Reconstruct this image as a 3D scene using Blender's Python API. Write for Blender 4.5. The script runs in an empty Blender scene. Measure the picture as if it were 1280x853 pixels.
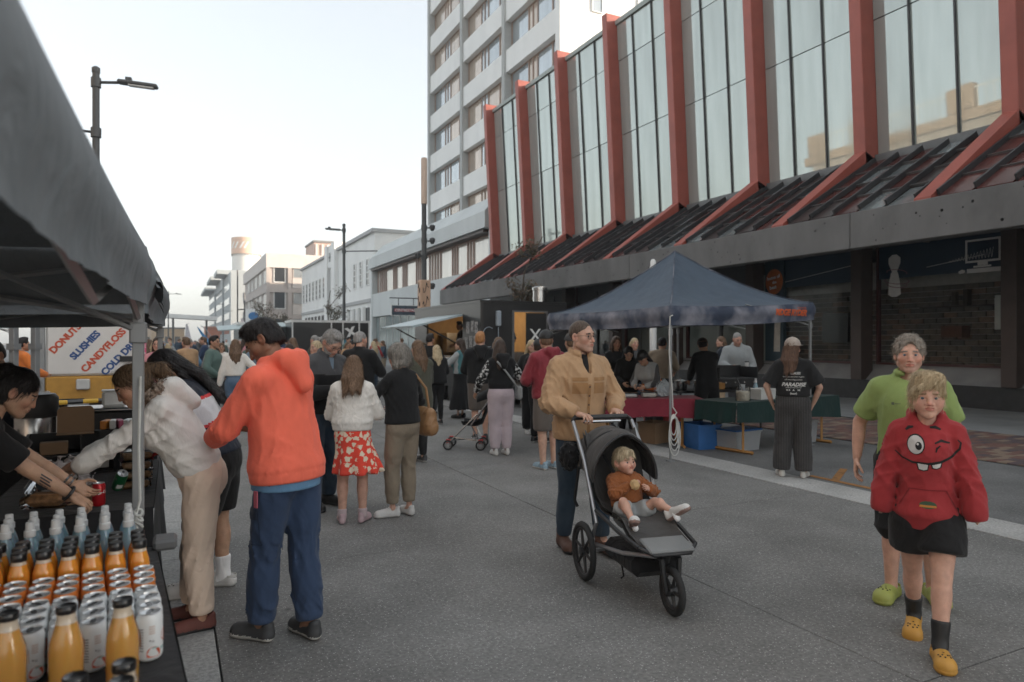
import bpy, bmesh, math, random
import numpy as np
from mathutils import Vector, Matrix, Euler
from mathutils.bvhtree import BVHTree
R = math.radians
random.seed(7)
rng = np.random.default_rng(11)
C = bpy.context.scene.collection
SC = bpy.context.scene

# ---------------------------------------------------------------- camera
cam = bpy.data.cameras.new("camera")
camo = bpy.data.objects.new("camera", cam)
C.objects.link(camo)
camo.location = (0, 0, 1.65)
camo.rotation_euler = (R(90), 0, R(-26.17))
cam.sensor_width = 36
cam.lens = 24.33
cam.clip_start = 0.05
cam.clip_end = 4000
cam.dof.use_dof = True
cam.dof.focus_distance = 5.0
cam.dof.aperture_fstop = 2.8
SC.camera = camo

# ---------------------------------------------------------------- sky, sun, exposure
SUN_EL, SUN_AZ = 13.0, 118.0          # azimuth clockwise from +Y: behind the camera, to the right
world = bpy.data.worlds.new("World")
SC.world = world
world.use_nodes = True
wn = world.node_tree
bg = wn.nodes["Background"]
sky = wn.nodes.new("ShaderNodeTexSky")
sky.sky_type = 'NISHITA'
sky.sun_disc = False
sky.sun_elevation = R(SUN_EL)
sky.sun_rotation = R(SUN_AZ)
sky.air_density = 1.0
sky.dust_density = 2.0
sky.ozone_density = 1.0
hsv = wn.nodes.new("ShaderNodeHueSaturation")
hsv.inputs["Saturation"].default_value = 0.35
wn.links.new(sky.outputs[0], hsv.inputs["Color"])
haze = wn.nodes.new("ShaderNodeMix")          # thin high cloud evens the sky out
haze.data_type = 'RGBA'
haze.inputs[0].default_value = 0.62
haze.inputs[7].default_value = (0.93, 1.0, 1.02, 1)
wn.links.new(hsv.outputs[0], haze.inputs[6])
wn.links.new(haze.outputs[2], bg.inputs["Color"])
bg.inputs["Strength"].default_value = 0.15
sl = bpy.data.lights.new("sun", 'SUN')
sl.energy = 2.0
sl.angle = R(0.6)
sl.color = (1.0, 0.83, 0.66)
so = bpy.data.objects.new("sun", sl)
C.objects.link(so)
sd = Vector((math.sin(R(SUN_AZ)) * math.cos(R(SUN_EL)), math.cos(R(SUN_AZ)) * math.cos(R(SUN_EL)), math.sin(R(SUN_EL))))
so.rotation_euler = sd.to_track_quat('Z', 'Y').to_euler()
SC.view_settings.view_transform = 'Standard'
SC.view_settings.look = 'None'
SC.view_settings.exposure = 2.2
SC.view_settings.gamma = 1.0
SC.view_settings.use_curve_mapping = False
# ---------------------------------------------------------------- helpers
def tag(o, label=None, cat=None, group=None, kind=None):
    if label: o['label'] = label
    if cat: o['category'] = cat
    if group: o['group'] = group
    if kind: o['kind'] = kind
    return o

def thing(name, label, cat, loc=(0, 0, 0), rz=0, group=None):
    o = bpy.data.objects.new(name, None)
    o.empty_display_size = 0.1
    C.objects.link(o)
    o.location = loc
    o.rotation_euler = (0, 0, R(rz))
    return tag(o, label, cat, group)

def link(name, me, parent=None, loc=None, rot=None):
    o = bpy.data.objects.new(name, me)
    C.objects.link(o)
    if parent: o.parent = parent
    if loc is not None: o.location = loc
    if rot is not None: o.rotation_euler = rot
    return o

def dup(root, loc=None, rz=None, label=None, group=None):
    def cp(o, par):
        c = o.copy()
        C.objects.link(c)
        if par: c.parent = par
        for ch in o.children: cp(ch, c)
        return c
    r = cp(root, None)
    if loc is not None: r.location = loc
    if rz is not None: r.rotation_euler = (0, 0, R(rz))
    if label: r['label'] = label
    if group: r['group'] = group
    return r

class MB:
    "collects shapes into one mesh"
    def __init__(s): s.v = []; s.f = []; s.m = []; s.cur = 0
    def mat(s, i): s.cur = i; return s
    def add(s, vs, fs):
        n = len(s.v)
        s.v += [tuple(p) for p in vs]
        for f in fs: s.f.append(tuple(i + n for i in f)); s.m.append(s.cur)
        return s
    def box(s, c, d, rz=0, M=None, bev=0):
        x, y, z = d[0] / 2, d[1] / 2, d[2] / 2
        if bev:
            b = bev; vs = []
            for sx in (-1, 1):
                for sy in (-1, 1):
                    for sz in (-1, 1):
                        vs += [(sx * x, sy * (y - b), sz * (z - b)), (sx * (x - b), sy * y, sz * (z - b)), (sx * (x - b), sy * (y - b), sz * z)]
            bm = bmesh.new()
            for p in vs: bm.verts.new(p)
            r = bmesh.ops.convex_hull(bm, input=bm.verts)
            bm.verts.index_update()
            vs = [v.co.copy() for v in bm.verts]; fs = [[v.index for v in f.verts] for f in bm.faces]
            bm.free()
        else:
            vs = [Vector((a * x, b * y, c_ * z)) for a in (-1, 1) for b in (-1, 1) for c_ in (-1, 1)]
            fs = [(0, 1, 3, 2), (4, 6, 7, 5), (0, 4, 5, 1), (2, 3, 7, 6), (0, 2, 6, 4), (1, 5, 7, 3)]
        T = Matrix.Translation(c) @ (M.to_4x4() if M is not None else Matrix.Rotation(R(rz), 4, 'Z'))
        return s.add([T @ Vector(p) for p in vs], fs)
    def b2(s, lo, hi, bev=0):
        return s.box([(a + b) / 2 for a, b in zip(lo, hi)], [abs(b - a) for a, b in zip(lo, hi)], bev=bev)
    def tube(s, pts, r, n=8, caps=True):
        pts = [Vector(p) for p in pts]
        rs = r if isinstance(r, (list, tuple)) else [r] * len(pts)
        vs = []; fs = []
        t0 = (pts[1] - pts[0]).normalized()
        ref = Vector((0, 0, 1)) if abs(t0.z) < .9 else Vector((1, 0, 0))
        a = t0.cross(ref).normalized()
        for i, p in enumerate(pts):
            t = ((pts[min(i + 1, len(pts) - 1)] - pts[max(i - 1, 0)])).normalized()
            a = (a - t * a.dot(t)).normalized(); b = t.cross(a)
            for k in range(n):
                th = 2 * math.pi * k / n
                vs.append(p + (a * math.cos(th) + b * math.sin(th)) * rs[i])
        for i in range(len(pts) - 1):
            for k in range(n):
                k2 = (k + 1) % n
                fs.append((i * n + k, i * n + k2, (i + 1) * n + k2, (i + 1) * n + k))
        if caps:
            fs.append(tuple(range(n))[::-1]); fs.append(tuple((len(pts) - 1) * n + k for k in range(n)))
        return s.add(vs, fs)
    def lathe(s, prof, n=16, c=(0, 0, 0), capb=True, capt=True):
        vs = []; fs = []
        for (r, z) in prof:
            for k in range(n):
                th = 2 * math.pi * k / n
                vs.append((c[0] + r * math.cos(th), c[1] + r * math.sin(th), c[2] + z))
        for i in range(len(prof) - 1):
            for k in range(n):
                k2 = (k + 1) % n
                fs.append((i * n + k, i * n + k2, (i + 1) * n + k2, (i + 1) * n + k))
        if capb: fs.append(tuple(range(n))[::-1])
        if capt: fs.append(tuple((len(prof) - 1) * n + k for k in range(n)))
        return s.add(vs, fs)
    def prism(s, poly, z0, z1, M=None):
        "polygon (x,y) extruded along z, transformed by M"
        n = len(poly); T = M or Matrix.Identity(4)
        vs = [T @ Vector((p[0], p[1], z0)) for p in poly] + [T @ Vector((p[0], p[1], z1)) for p in poly]
        fs = [tuple(range(n))[::-1], tuple(range(n, 2 * n))] + [(i, (i + 1) % n, n + (i + 1) % n, n + i) for i in range(n)]
        return s.add(vs, fs)
    def grid(s, fn, nu, nv):
        vs = [fn(i / nu, j / nv) for j in range(nv + 1) for i in range(nu + 1)]
        fs = [(j * (nu + 1) + i, j * (nu + 1) + i + 1, (j + 1) * (nu + 1) + i + 1, (j + 1) * (nu + 1) + i) for j in range(nv) for i in range(nu)]
        return s.add(vs, fs)
    def mesh(s, name, mats, smooth=False):
        me = bpy.data.meshes.new(name)
        me.from_pydata(s.v, [], s.f)
        for m in (mats if isinstance(mats, (list, tuple)) else [mats]): me.materials.append(m)
        me.polygons.foreach_set("material_index", s.m)
        bm = bmesh.new(); bm.from_mesh(me); bmesh.ops.recalc_face_normals(bm, faces=bm.faces); bm.to_mesh(me); bm.free()
        if smooth:
            me.polygons.foreach_set("use_smooth", [True] * len(me.polygons))
            if smooth != 'full': me.set_sharp_from_angle(angle=R(40))
        return me
    def build(s, name, mats, parent=None, smooth=False, loc=None, rot=None):
        return link(name, s.mesh(name, mats, smooth), parent, loc, rot)

def text_mesh(txt, size=1.0, bold=0.0, ext=0.0, align='CENTER', shear=0.0, spacing=1.0):
    cu = bpy.data.curves.new("lettering", 'FONT')
    cu.body = txt; cu.size = size; cu.offset = bold; cu.extrude = ext
    cu.align_x = align; cu.align_y = 'CENTER'; cu.shear = shear; cu.space_character = spacing
    cu.resolution_u = 3
    o = bpy.data.objects.new("lettering", cu)
    C.objects.link(o)
    dg = bpy.context.evaluated_depsgraph_get()
    me = bpy.data.meshes.new_from_object(o.evaluated_get(dg))
    bpy.data.objects.remove(o); bpy.data.curves.remove(cu)
    return me

# ---------------------------------------------------------------- materials
def nt(name):
    m = bpy.data.materials.new(name); m.use_nodes = True
    return m, m.node_tree, m.node_tree.nodes["Principled BSDF"]

def mat(name, col, rough=.6, metal=0, var=.12, vscale=6, bump=0, bscale=60, spec=.5, stretch=None, dirt=0, dscale=1.5, trans=0, sheen=0, sss=0, coat=0, obj=True, emit=0):
    m, t, p = nt(name)
    N, L = t.nodes, t.links
    p.inputs["Roughness"].default_value = rough
    p.inputs["Metallic"].default_value = metal
    p.inputs["Specular IOR Level"].default_value = spec
    p.inputs["Transmission Weight"].default_value = trans
    p.inputs["Sheen Weight"].default_value = sheen
    p.inputs["Coat Weight"].default_value = coat
    if sss:
        p.inputs["Subsurface Weight"].default_value = sss
        p.inputs["Subsurface Radius"].default_value = (.012, .005, .003)
        p.inputs["Subsurface Scale"].default_value = 1
    if emit:
        p.inputs["Emission Color"].default_value = (*col, 1); p.inputs["Emission Strength"].default_value = emit
    tc = N.new("ShaderNodeTexCoord")
    mp = N.new("ShaderNodeMapping")
    L.new(tc.outputs["Object" if obj else "Generated"], mp.inputs[0])
    if stretch: mp.inputs["Scale"].default_value = stretch
    no = N.new("ShaderNodeTexNoise"); no.inputs["Scale"].default_value = vscale; no.inputs["Detail"].default_value = 6
    L.new(mp.outputs[0], no.inputs["Vector"])
    rp = N.new("ShaderNodeMapRange")
    rp.inputs[1].default_value = .3; rp.inputs[2].default_value = .7
    rp.inputs[3].default_value = 1 - var; rp.inputs[4].default_value = 1 + var
    L.new(no.outputs[0], rp.inputs[0])
    mx = N.new("ShaderNodeVectorMath"); mx.operation = 'SCALE'
    mx.inputs[0].default_value = col
    L.new(rp.outputs[0], mx.inputs["Scale"])
    out = mx.outputs[0]
    if dirt:
        n2 = N.new("ShaderNodeTexNoise"); n2.inputs["Scale"].default_value = dscale; n2.inputs["Detail"].default_value = 8; n2.inputs["Roughness"].default_value = .65
        L.new(mp.outputs[0], n2.inputs["Vector"])
        r2 = N.new("ShaderNodeMapRange"); r2.inputs[1].default_value = .5; r2.inputs[2].default_value = .75; r2.inputs[3].default_value = 1; r2.inputs[4].default_value = 1 - dirt
        L.new(n2.outputs[0], r2.inputs[0])
        m2 = N.new("ShaderNodeVectorMath"); m2.operation = 'SCALE'
        L.new(out, m2.inputs[0]); L.new(r2.outputs[0], m2.inputs["Scale"]); out = m2.outputs[0]
    L.new(out, p.inputs["Base Color"])
    if bump:
        bn = N.new("ShaderNodeTexNoise"); bn.inputs["Scale"].default_value = bscale; bn.inputs["Detail"].default_value = 4
        L.new(mp.outputs[0], bn.inputs["Vector"])
        b = N.new("ShaderNodeBump"); b.inputs["Strength"].default_value = bump; b.inputs["Distance"].default_value = .01
        L.new(bn.outputs[0], b.inputs["Height"]); L.new(b.outputs[0], p.inputs["Normal"])
    return m

_fab = {}
def fabric(name, col, rough=.9, wr=.35, weave=.25, var=.10, sheen=.1, wscale=9, pattern=None, col2=None, spec=.25):
    "woven cloth: fine weave, soft creases, faint fading"
    key = (name,)
    if key in _fab: return _fab[key]
    col = tuple(min(.9, c * (1.4 if max(col) > .045 else .85)) for c in col)
    col2 = tuple(min(.9, c * 1.3) for c in col2) if col2 else None
    m, t, p = nt(name)
    N, L = t.nodes, t.links
    p.inputs["Roughness"].default_value = rough
    p.inputs["Specular IOR Level"].default_value = spec
    p.inputs["Sheen Weight"].default_value = sheen
    tc = N.new("ShaderNodeTexCoord")
    no = N.new("ShaderNodeTexNoise"); no.inputs["Scale"].default_value = 5; no.inputs["Detail"].default_value = 7; no.inputs["Roughness"].default_value = .6
    L.new(tc.outputs["Object"], no.inputs["Vector"])
    rp = N.new("ShaderNodeMapRange"); rp.inputs[1].default_value = .3; rp.inputs[2].default_value = .7
    rp.inputs[3].default_value = 1 - var; rp.inputs[4].default_value = 1 + var
    L.new(no.outputs[0], rp.inputs[0])
    sc = N.new("ShaderNodeVectorMath"); sc.operation = 'SCALE'; sc.inputs[0].default_value = col
    L.new(rp.outputs[0], sc.inputs["Scale"])
    out = sc.outputs[0]
    if pattern:
        mixn = N.new("ShaderNodeMix"); mixn.data_type = 'RGBA'
        mixn.inputs[7].default_value = (*col2, 1)
        L.new(out, mixn.inputs[6])
        if pattern == 'flower':
            vo = N.new("ShaderNodeTexVoronoi"); vo.inputs["Scale"].default_value = 19
            nz = N.new("ShaderNodeTexNoise"); nz.inputs["Scale"].default_value = 48; nz.inputs["Detail"].default_value = 2
            L.new(tc.outputs["Object"], nz.inputs["Vector"]); L.new(tc.outputs["Object"], vo.inputs["Vector"])
            ad = N.new("ShaderNodeMath"); ad.operation = 'MULTIPLY_ADD'; ad.inputs[1].default_value = .8; L.new(nz.outputs[0], ad.inputs[0]); L.new(vo.outputs["Distance"], ad.inputs[2])
            cmp = N.new("ShaderNodeMapRange"); cmp.inputs[1].default_value = .84; cmp.inputs[2].default_value = .88; cmp.inputs[3].default_value = 1; cmp.inputs[4].default_value = 0
            L.new(ad.outputs[0], cmp.inputs[0]); L.new(cmp.outputs[0], mixn.inputs[0])
        elif pattern == 'blotch':
            nz = N.new("ShaderNodeTexNoise"); nz.inputs["Scale"].default_value = 26; nz.inputs["Detail"].default_value = 3
            L.new(tc.outputs["Object"], nz.inputs["Vector"])
            cmp = N.new("ShaderNodeMapRange"); cmp.inputs[1].default_value = .52; cmp.inputs[2].default_value = .55
            L.new(nz.outputs[0], cmp.inputs[0]); L.new(cmp.outputs[0], mixn.inputs[0])
        elif pattern == 'pinstripe':
            wv = N.new("ShaderNodeTexWave"); wv.inputs["Scale"].default_value = 17; wv.bands_direction = 'X'
            L.new(tc.outputs["Object"], wv.inputs["Vector"])
            cmp = N.new("ShaderNodeMapRange"); cmp.inputs[1].default_value = .9; cmp.inputs[2].default_value = .97
            L.new(wv.outputs[1], cmp.inputs[0]); L.new(cmp.outputs[0], mixn.inputs[0])
        elif pattern == 'fade':      # worn denim: paler where rubbed
            nz = N.new("ShaderNodeTexNoise"); nz.inputs["Scale"].default_value = 3.5; nz.inputs["Detail"].default_value = 3
            L.new(tc.outputs["Object"], nz.inputs["Vector"])
            cmp = N.new("ShaderNodeMapRange"); cmp.inputs[1].default_value = .4; cmp.inputs[2].default_value = .75
            L.new(nz.outputs[0], cmp.inputs[0]); L.new(cmp.outputs[0], mixn.inputs[0])
        out = mixn.outputs[2]
    L.new(out, p.inputs["Base Color"])
    w = N.new("ShaderNodeTexNoise"); w.inputs["Scale"].default_value = wscale; w.inputs["Detail"].default_value = 3; w.inputs["Distortion"].default_value = 1.2
    mp = N.new("ShaderNodeMapping"); mp.inputs["Scale"].default_value = (1, 1, .55)
    L.new(tc.outputs["Object"], mp.inputs[0]); L.new(mp.outputs[0], w.inputs["Vector"])
    f = N.new("ShaderNodeTexNoise"); f.inputs["Scale"].default_value = 260; f.inputs["Detail"].default_value = 1
    L.new(tc.outputs["Object"], f.inputs["Vector"])
    b1 = N.new("ShaderNodeBump"); b1.inputs["Strength"].default_value = wr; b1.inputs["Distance"].default_value = .03
    L.new(w.outputs[0], b1.inputs["Height"])
    b2 = N.new("ShaderNodeBump"); b2.inputs["Strength"].default_value = weave; b2.inputs["Distance"].default_value = .002
    L.new(f.outputs[0], b2.inputs["Height"]); L.new(b1.outputs[0], b2.inputs["Normal"]); L.new(b2.outputs[0], p.inputs["Normal"])
    _fab[key] = m
    return m

_hair = {}
def hairmat(name, col, col2=None, rough=.5):
    if name in _hair: return _hair[name]
    m, t, p = nt(name)
    N, L = t.nodes, t.links
    p.inputs["Roughness"].default_value = rough
    p.inputs["Specular IOR Level"].default_value = .3
    tc = N.new("ShaderNodeTexCoord"); mp = N.new("ShaderNodeMapping"); mp.inputs["Scale"].default_value = (110, 110, 9)
    L.new(tc.outputs["Object"], mp.inputs[0])
    no = N.new("ShaderNodeTexNoise"); no.inputs["Scale"].default_value = 1; no.inputs["Detail"].default_value = 4
    L.new(mp.outputs[0], no.inputs["Vector"])
    mx = N.new("ShaderNodeMix"); mx.data_type = 'RGBA'
    c2 = col2 or tuple(min(1, c * 2.2 + .01) for c in col)
    mx.inputs[6].default_value = (*[c * .65 for c in col], 1); mx.inputs[7].default_value = (*c2, 1)
    rp = N.new("ShaderNodeMapRange"); rp.inputs[1].default_value = .3; rp.inputs[2].default_value = .72
    L.new(no.outputs[0], rp.inputs[0]); L.new(rp.outputs[0], mx.inputs[0]); L.new(mx.outputs[2], p.inputs["Base Color"])
    b = N.new("ShaderNodeBump"); b.inputs["Strength"].default_value = .7; b.inputs["Distance"].default_value = .006
    L.new(no.outputs[0], b.inputs["Height"]); L.new(b.outputs[0], p.inputs["Normal"])
    _hair[name] = m
    return m

def clearglass(name, tint=(1, 1, 1), rough=.0, refl=.12):
    "thin pane: lets light straight through, mirrors a little"
    m = bpy.data.materials.new(name); m.use_nodes = True; t = m.node_tree; N, L = t.nodes, t.links
    N.remove(N["Principled BSDF"])
    tr = N.new("ShaderNodeBsdfTransparent"); tr.inputs[0].default_value = (*tint, 1)
    gl = N.new("ShaderNodeBsdfGlossy"); gl.inputs["Roughness"].default_value = rough
    lw = N.new("ShaderNodeLayerWeight"); lw.inputs[0].default_value = refl
    mx = N.new("ShaderNodeMixShader"); L.new(lw.outputs["Fresnel"], mx.inputs[0]); L.new(tr.outputs[0], mx.inputs[1]); L.new(gl.outputs[0], mx.inputs[2])
    L.new(mx.outputs[0], N["Material Output"].inputs[0])
    return m

_skin = {}
def skinmat(name, col):
    if name in _skin: return _skin[name]
    col = tuple(c * 1.28 for c in col)
    m = mat(name, col, rough=.5, var=.13, vscale=22, bump=.2, bscale=150, spec=.4, sss=.12)
    t = m.node_tree; p = t.nodes["Principled BSDF"]; src = p.inputs["Base Color"].links[0].from_socket
    at = t.nodes.new("ShaderNodeAttribute"); at.attribute_name = 'tint'      # complexion: flushed cheeks, stubble
    vm = t.nodes.new("ShaderNodeVectorMath"); vm.operation = 'MULTIPLY'
    t.links.new(src, vm.inputs[0]); t.links.new(at.outputs["Color"], vm.inputs[1]); t.links.new(vm.outputs[0], p.inputs["Base Color"])
    lips = mat(name + "_lips", (col[0] * .8, col[1] * .52, col[2] * .52), rough=.4, var=.05)
    _skin[name] = (m, lips)
    return _skin[name]
# ---------------------------------------------------------------- implicit-surface modeller
V3 = lambda *a: np.array(a, dtype=np.float64)
def nrm(v): return v / (np.linalg.norm(v) + 1e-9)
def rotx(a): c, s = math.cos(a), math.sin(a); return np.array([[1, 0, 0], [0, c, -s], [0, s, c]])
def roty(a): c, s = math.cos(a), math.sin(a); return np.array([[c, 0, s], [0, 1, 0], [-s, 0, c]])
def rotz(a): c, s = math.cos(a), math.sin(a); return np.array([[c, -s, 0], [s, c, 0], [0, 0, 1]])

class SDF:
    def __init__(s, lo, hi, h):
        s.lo = np.array(lo, float); s.h = h
        s.n = np.ceil((np.array(hi, float) - s.lo) / h).astype(int) + 2
        s.F = np.full(s.n, .3, np.float32)
        s.ax = [s.lo[i] + h * np.arange(s.n[i]) for i in range(3)]
    def sub_(s, lo, hi):
        a = np.clip(np.floor((np.array(lo) - s.lo) / s.h).astype(int), 0, s.n)
        b = np.clip(np.ceil((np.array(hi) - s.lo) / s.h).astype(int) + 1, 0, s.n)
        if (b <= a).any(): return None, None
        sl = tuple(slice(a[i], b[i]) for i in range(3))
        P = np.stack(np.meshgrid(s.ax[0][sl[0]], s.ax[1][sl[1]], s.ax[2][sl[2]], indexing='ij'), -1)
        return sl, P
    def put(s, sl, d, k, op='+'):
        A = s.F[sl]
        if op == '-':
            d = -d
            h = np.maximum(k - np.abs(A - d), 0) / k
            s.F[sl] = np.maximum(A, d) + h * h * k / 4
        elif op == '&':
            s.F[sl] = np.maximum(A, d)
        else:
            h = np.maximum(k - np.abs(A - d), 0) / k
            s.F[sl] = np.minimum(A, d) - h * h * k / 4
        return s
    def cap(s, a, b, ra, rb, k=.03, op='+', flat=None, sq=None, mid=None):
        "tapered capsule; flat = cut the b end square; sq = (axis, factor) squash; mid = extra radius half way"
        a = np.array(a, float); b = np.array(b, float)
        m = max(ra, rb) + k + .04 + (mid or 0)
        sl, P = s.sub_(np.minimum(a, b) - m, np.maximum(a, b) + m)
        if sl is None: return s
        ba = b - a; L2 = ba @ ba + 1e-12
        q = P - a
        t = (q @ ba) / L2
        tc = np.clip(t, 0, 1)
        if flat: tc = np.clip(t, 0, 1.6)
        e = q - tc[..., None] * ba
        if sq is not None:
            ax, f = sq
            c = e @ ax
            e = e + (c * (1 / f - 1))[..., None] * ax
        r = ra + (rb - ra) * np.clip(tc, 0, 1)
        if mid: r = r + mid * np.sin(np.clip(tc, 0, 1) * math.pi)
        d = np.sqrt((e * e).sum(-1)) - r
        if flat:
            pl = (t - 1) * math.sqrt(L2); kf = max(.010, 1.4 * s.h); hh = np.maximum(kf - np.abs(d - pl), 0) / kf
            d = np.maximum(d, pl) + hh * hh * kf / 4
        return s.put(sl, d, k, op)
    def ell(s, c, r, k=.03, op='+', Rm=None):
        c = np.array(c, float); r = np.array(r, float)
        m = r.max() + k + .03
        sl, P = s.sub_(c - m, c + m)
        if sl is None: return s
        q = P - c
        if Rm is not None: q = q @ Rm
        k0 = np.sqrt(((q / r) ** 2).sum(-1)); k1 = np.sqrt(((q / (r * r)) ** 2).sum(-1)) + 1e-9
        return s.put(sl, k0 * (k0 - 1) / k1, k, op)
    def plane(s, p, n):
        "cut away everything on the +n side"
        P = np.stack(np.meshgrid(*s.ax, indexing='ij'), -1)
        d = ((P - np.array(p)) @ np.array(n)).astype(np.float32)
        k = max(.012, 1.6 * s.h) if s.h > .0062 else .004
        h = np.maximum(k - np.abs(s.F - d), 0) / k
        s.F = np.maximum(s.F, d) + h * h * k / 4
        return s
    def folds(s, amp, seed=0, wl=.11, st=(1, 1, .7), foci=None, calm=None):
        r = np.random.default_rng(seed)
        msk = np.abs(s.F) < .05
        idx = np.nonzero(msk)
        P0 = np.stack([s.ax[i][idx[i]] for i in range(3)], -1); P = P0 * np.array(st)
        w = 2 * math.pi / wl
        a = np.sin(P @ nrm(r.normal(size=3)) * w * .6 + r.uniform(0, 6)) * 1.3 + np.sin(P @ nrm(r.normal(size=3)) * w * .35 + 2)
        d = np.zeros(len(P))
        for i in range(3):
            u = nrm(r.normal(size=3)); f = w * r.uniform(.7, 1.5)
            q = np.sin(P @ u * f + a * r.uniform(1.0, 2.0) + r.uniform(0, 6))
            d += (1 - np.abs(q)) ** 2.6 * r.uniform(.7, 1.1)
        W = np.ones(len(P))
        if foci is not None:
            W = W * .32
            for c in foci: W = np.maximum(W, 1.15 * np.exp(-((P0 - c) ** 2).sum(-1) / .15 ** 2))
        if calm is not None:
            for (c, n) in calm: W = W * np.clip((np.abs((P0 - c) @ n) - .012) / .04, 0, 1) ** np.where(((P0 - c) ** 2).sum(-1) < .4 ** 2, 1, 0)
        s.F[idx] += (1.5 * amp * W * (.7 - d)).astype(np.float32)
        return s
    def mesh(s, smooth=1):
        "surface nets"
        F = s.F; n = F.shape
        F[0] = F[-1] = .1; F[:, 0] = F[:, -1] = .1; F[:, :, 0] = F[:, :, -1] = .1
        ins = F < 0
        c = np.zeros(tuple(i - 1 for i in n), np.int8)
        for dx in (0, 1):
            for dy in (0, 1):
                for dz in (0, 1):
                    c += ins[dx:n[0] - 1 + dx, dy:n[1] - 1 + dy, dz:n[2] - 1 + dz]
        act = (c > 0) & (c < 8)
        ii = np.stack(np.nonzero(act), -1)
        if len(ii) == 0: return np.zeros((0, 3)), np.zeros((0, 4), int)
        vid = np.full(c.shape, -1, np.int64); vid[act] = np.arange(len(ii))
        co = [(x, y, z) for x in (0, 1) for y in (0, 1) for z in (0, 1)]
        val = [F[ii[:, 0] + o[0], ii[:, 1] + o[1], ii[:, 2] + o[2]].astype(float) for o in co]
        acc = np.zeros((len(ii), 3)); cnt = np.zeros(len(ii))
        for i in range(8):
            for j in range(i + 1, 8):
                if sum(abs(co[i][k] - co[j][k]) for k in range(3)) != 1: continue
                x = (val[i] < 0) != (val[j] < 0)
                t = np.where(x, val[i] / (val[i] - val[j] + 1e-12 * (~x)), 0)
                p = np.array(co[i])[None] + t[:, None] * (np.array(co[j]) - np.array(co[i]))[None]
                acc[x] += p[x]; cnt[x] += 1
        v = s.lo + s.h * (ii + acc / cnt[:, None])
        qs = []
        for ax in range(3):
            A = [slice(None)] * 3; B = [slice(None)] * 3
            A[ax] = slice(0, -1); B[ax] = slice(1, None)
            ch = ins[tuple(A)] != ins[tuple(B)]
            e = np.stack(np.nonzero(ch), -1)
            flip = ins[tuple(A)][ch]
            o1, o2 = [(1, 2), (2, 0), (0, 1)][ax]
            ok = (e[:, o1] > 0) & (e[:, o2] > 0)
            e = e[ok]; flip = flip[ok]
            def g(d1, d2):
                q = e.copy(); q[:, o1] -= d1; q[:, o2] -= d2
                return vid[q[:, 0], q[:, 1], q[:, 2]]
            q = np.stack([g(1, 1), g(0, 1), g(0, 0), g(1, 0)], -1)
            q[~flip] = q[~flip][:, ::-1]
            qs.append(q)
        f = np.concatenate(qs)
        f = f[(f >= 0).all(1)]
        for _ in range(smooth):
            acc = np.zeros_like(v); cn = np.zeros(len(v))
            for i in range(4):
                for j in ((i + 1) % 4, (i + 3) % 4):
                    np.add.at(acc, f[:, i], v[f[:, j]]); np.add.at(cn, f[:, i], 1)
            v = .5 * v + .5 * acc / np.maximum(cn, 1)[:, None]
        return v, f

def np_mesh(name, v, f, mats, mi=None):
    me = bpy.data.meshes.new(name)
    me.vertices.add(len(v)); me.vertices.foreach_set("co", np.asarray(v, np.float32).ravel())
    nl = sum(len(q) for q in f) if not isinstance(f, np.ndarray) else f.size
    if isinstance(f, np.ndarray):
        k = f.shape[1]; fl = f.ravel(); st = np.arange(0, f.size, k)
    else:
        fl = np.concatenate([np.array(q) for q in f]); ln = np.array([len(q) for q in f]); st = np.concatenate([[0], np.cumsum(ln)[:-1]])
    me.loops.add(len(fl)); me.loops.foreach_set("vertex_index", fl.astype(np.int32))
    me.polygons.add(len(st)); me.polygons.foreach_set("loop_start", st.astype(np.int32))
    for m in (mats if isinstance(mats, (list, tuple)) else [mats]): me.materials.append(m)
    if mi is not None: me.polygons.foreach_set("material_index", np.asarray(mi, np.int32))
    me.polygons.foreach_set("use_smooth", np.ones(len(st), bool))
    me.update(calc_edges=True); me.validate()
    return me

class Acc:
    "joins several vertex / quad sets into one mesh"
    def __init__(s): s.v = []; s.f = []; s.m = []; s.n = 0
    def add(s, v, f, m=0):
        if len(v) == 0: return s
        s.v.append(np.asarray(v, float)); s.f.append(np.asarray(f, int) + s.n)
        s.m.append(np.full(len(f), m) if np.isscalar(m) else np.asarray(m)); s.n += len(v)
        return s
    def mesh(s, name, mats): return np_mesh(name, np.concatenate(s.v), np.concatenate(s.f), mats, np.concatenate(s.m))

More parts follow.
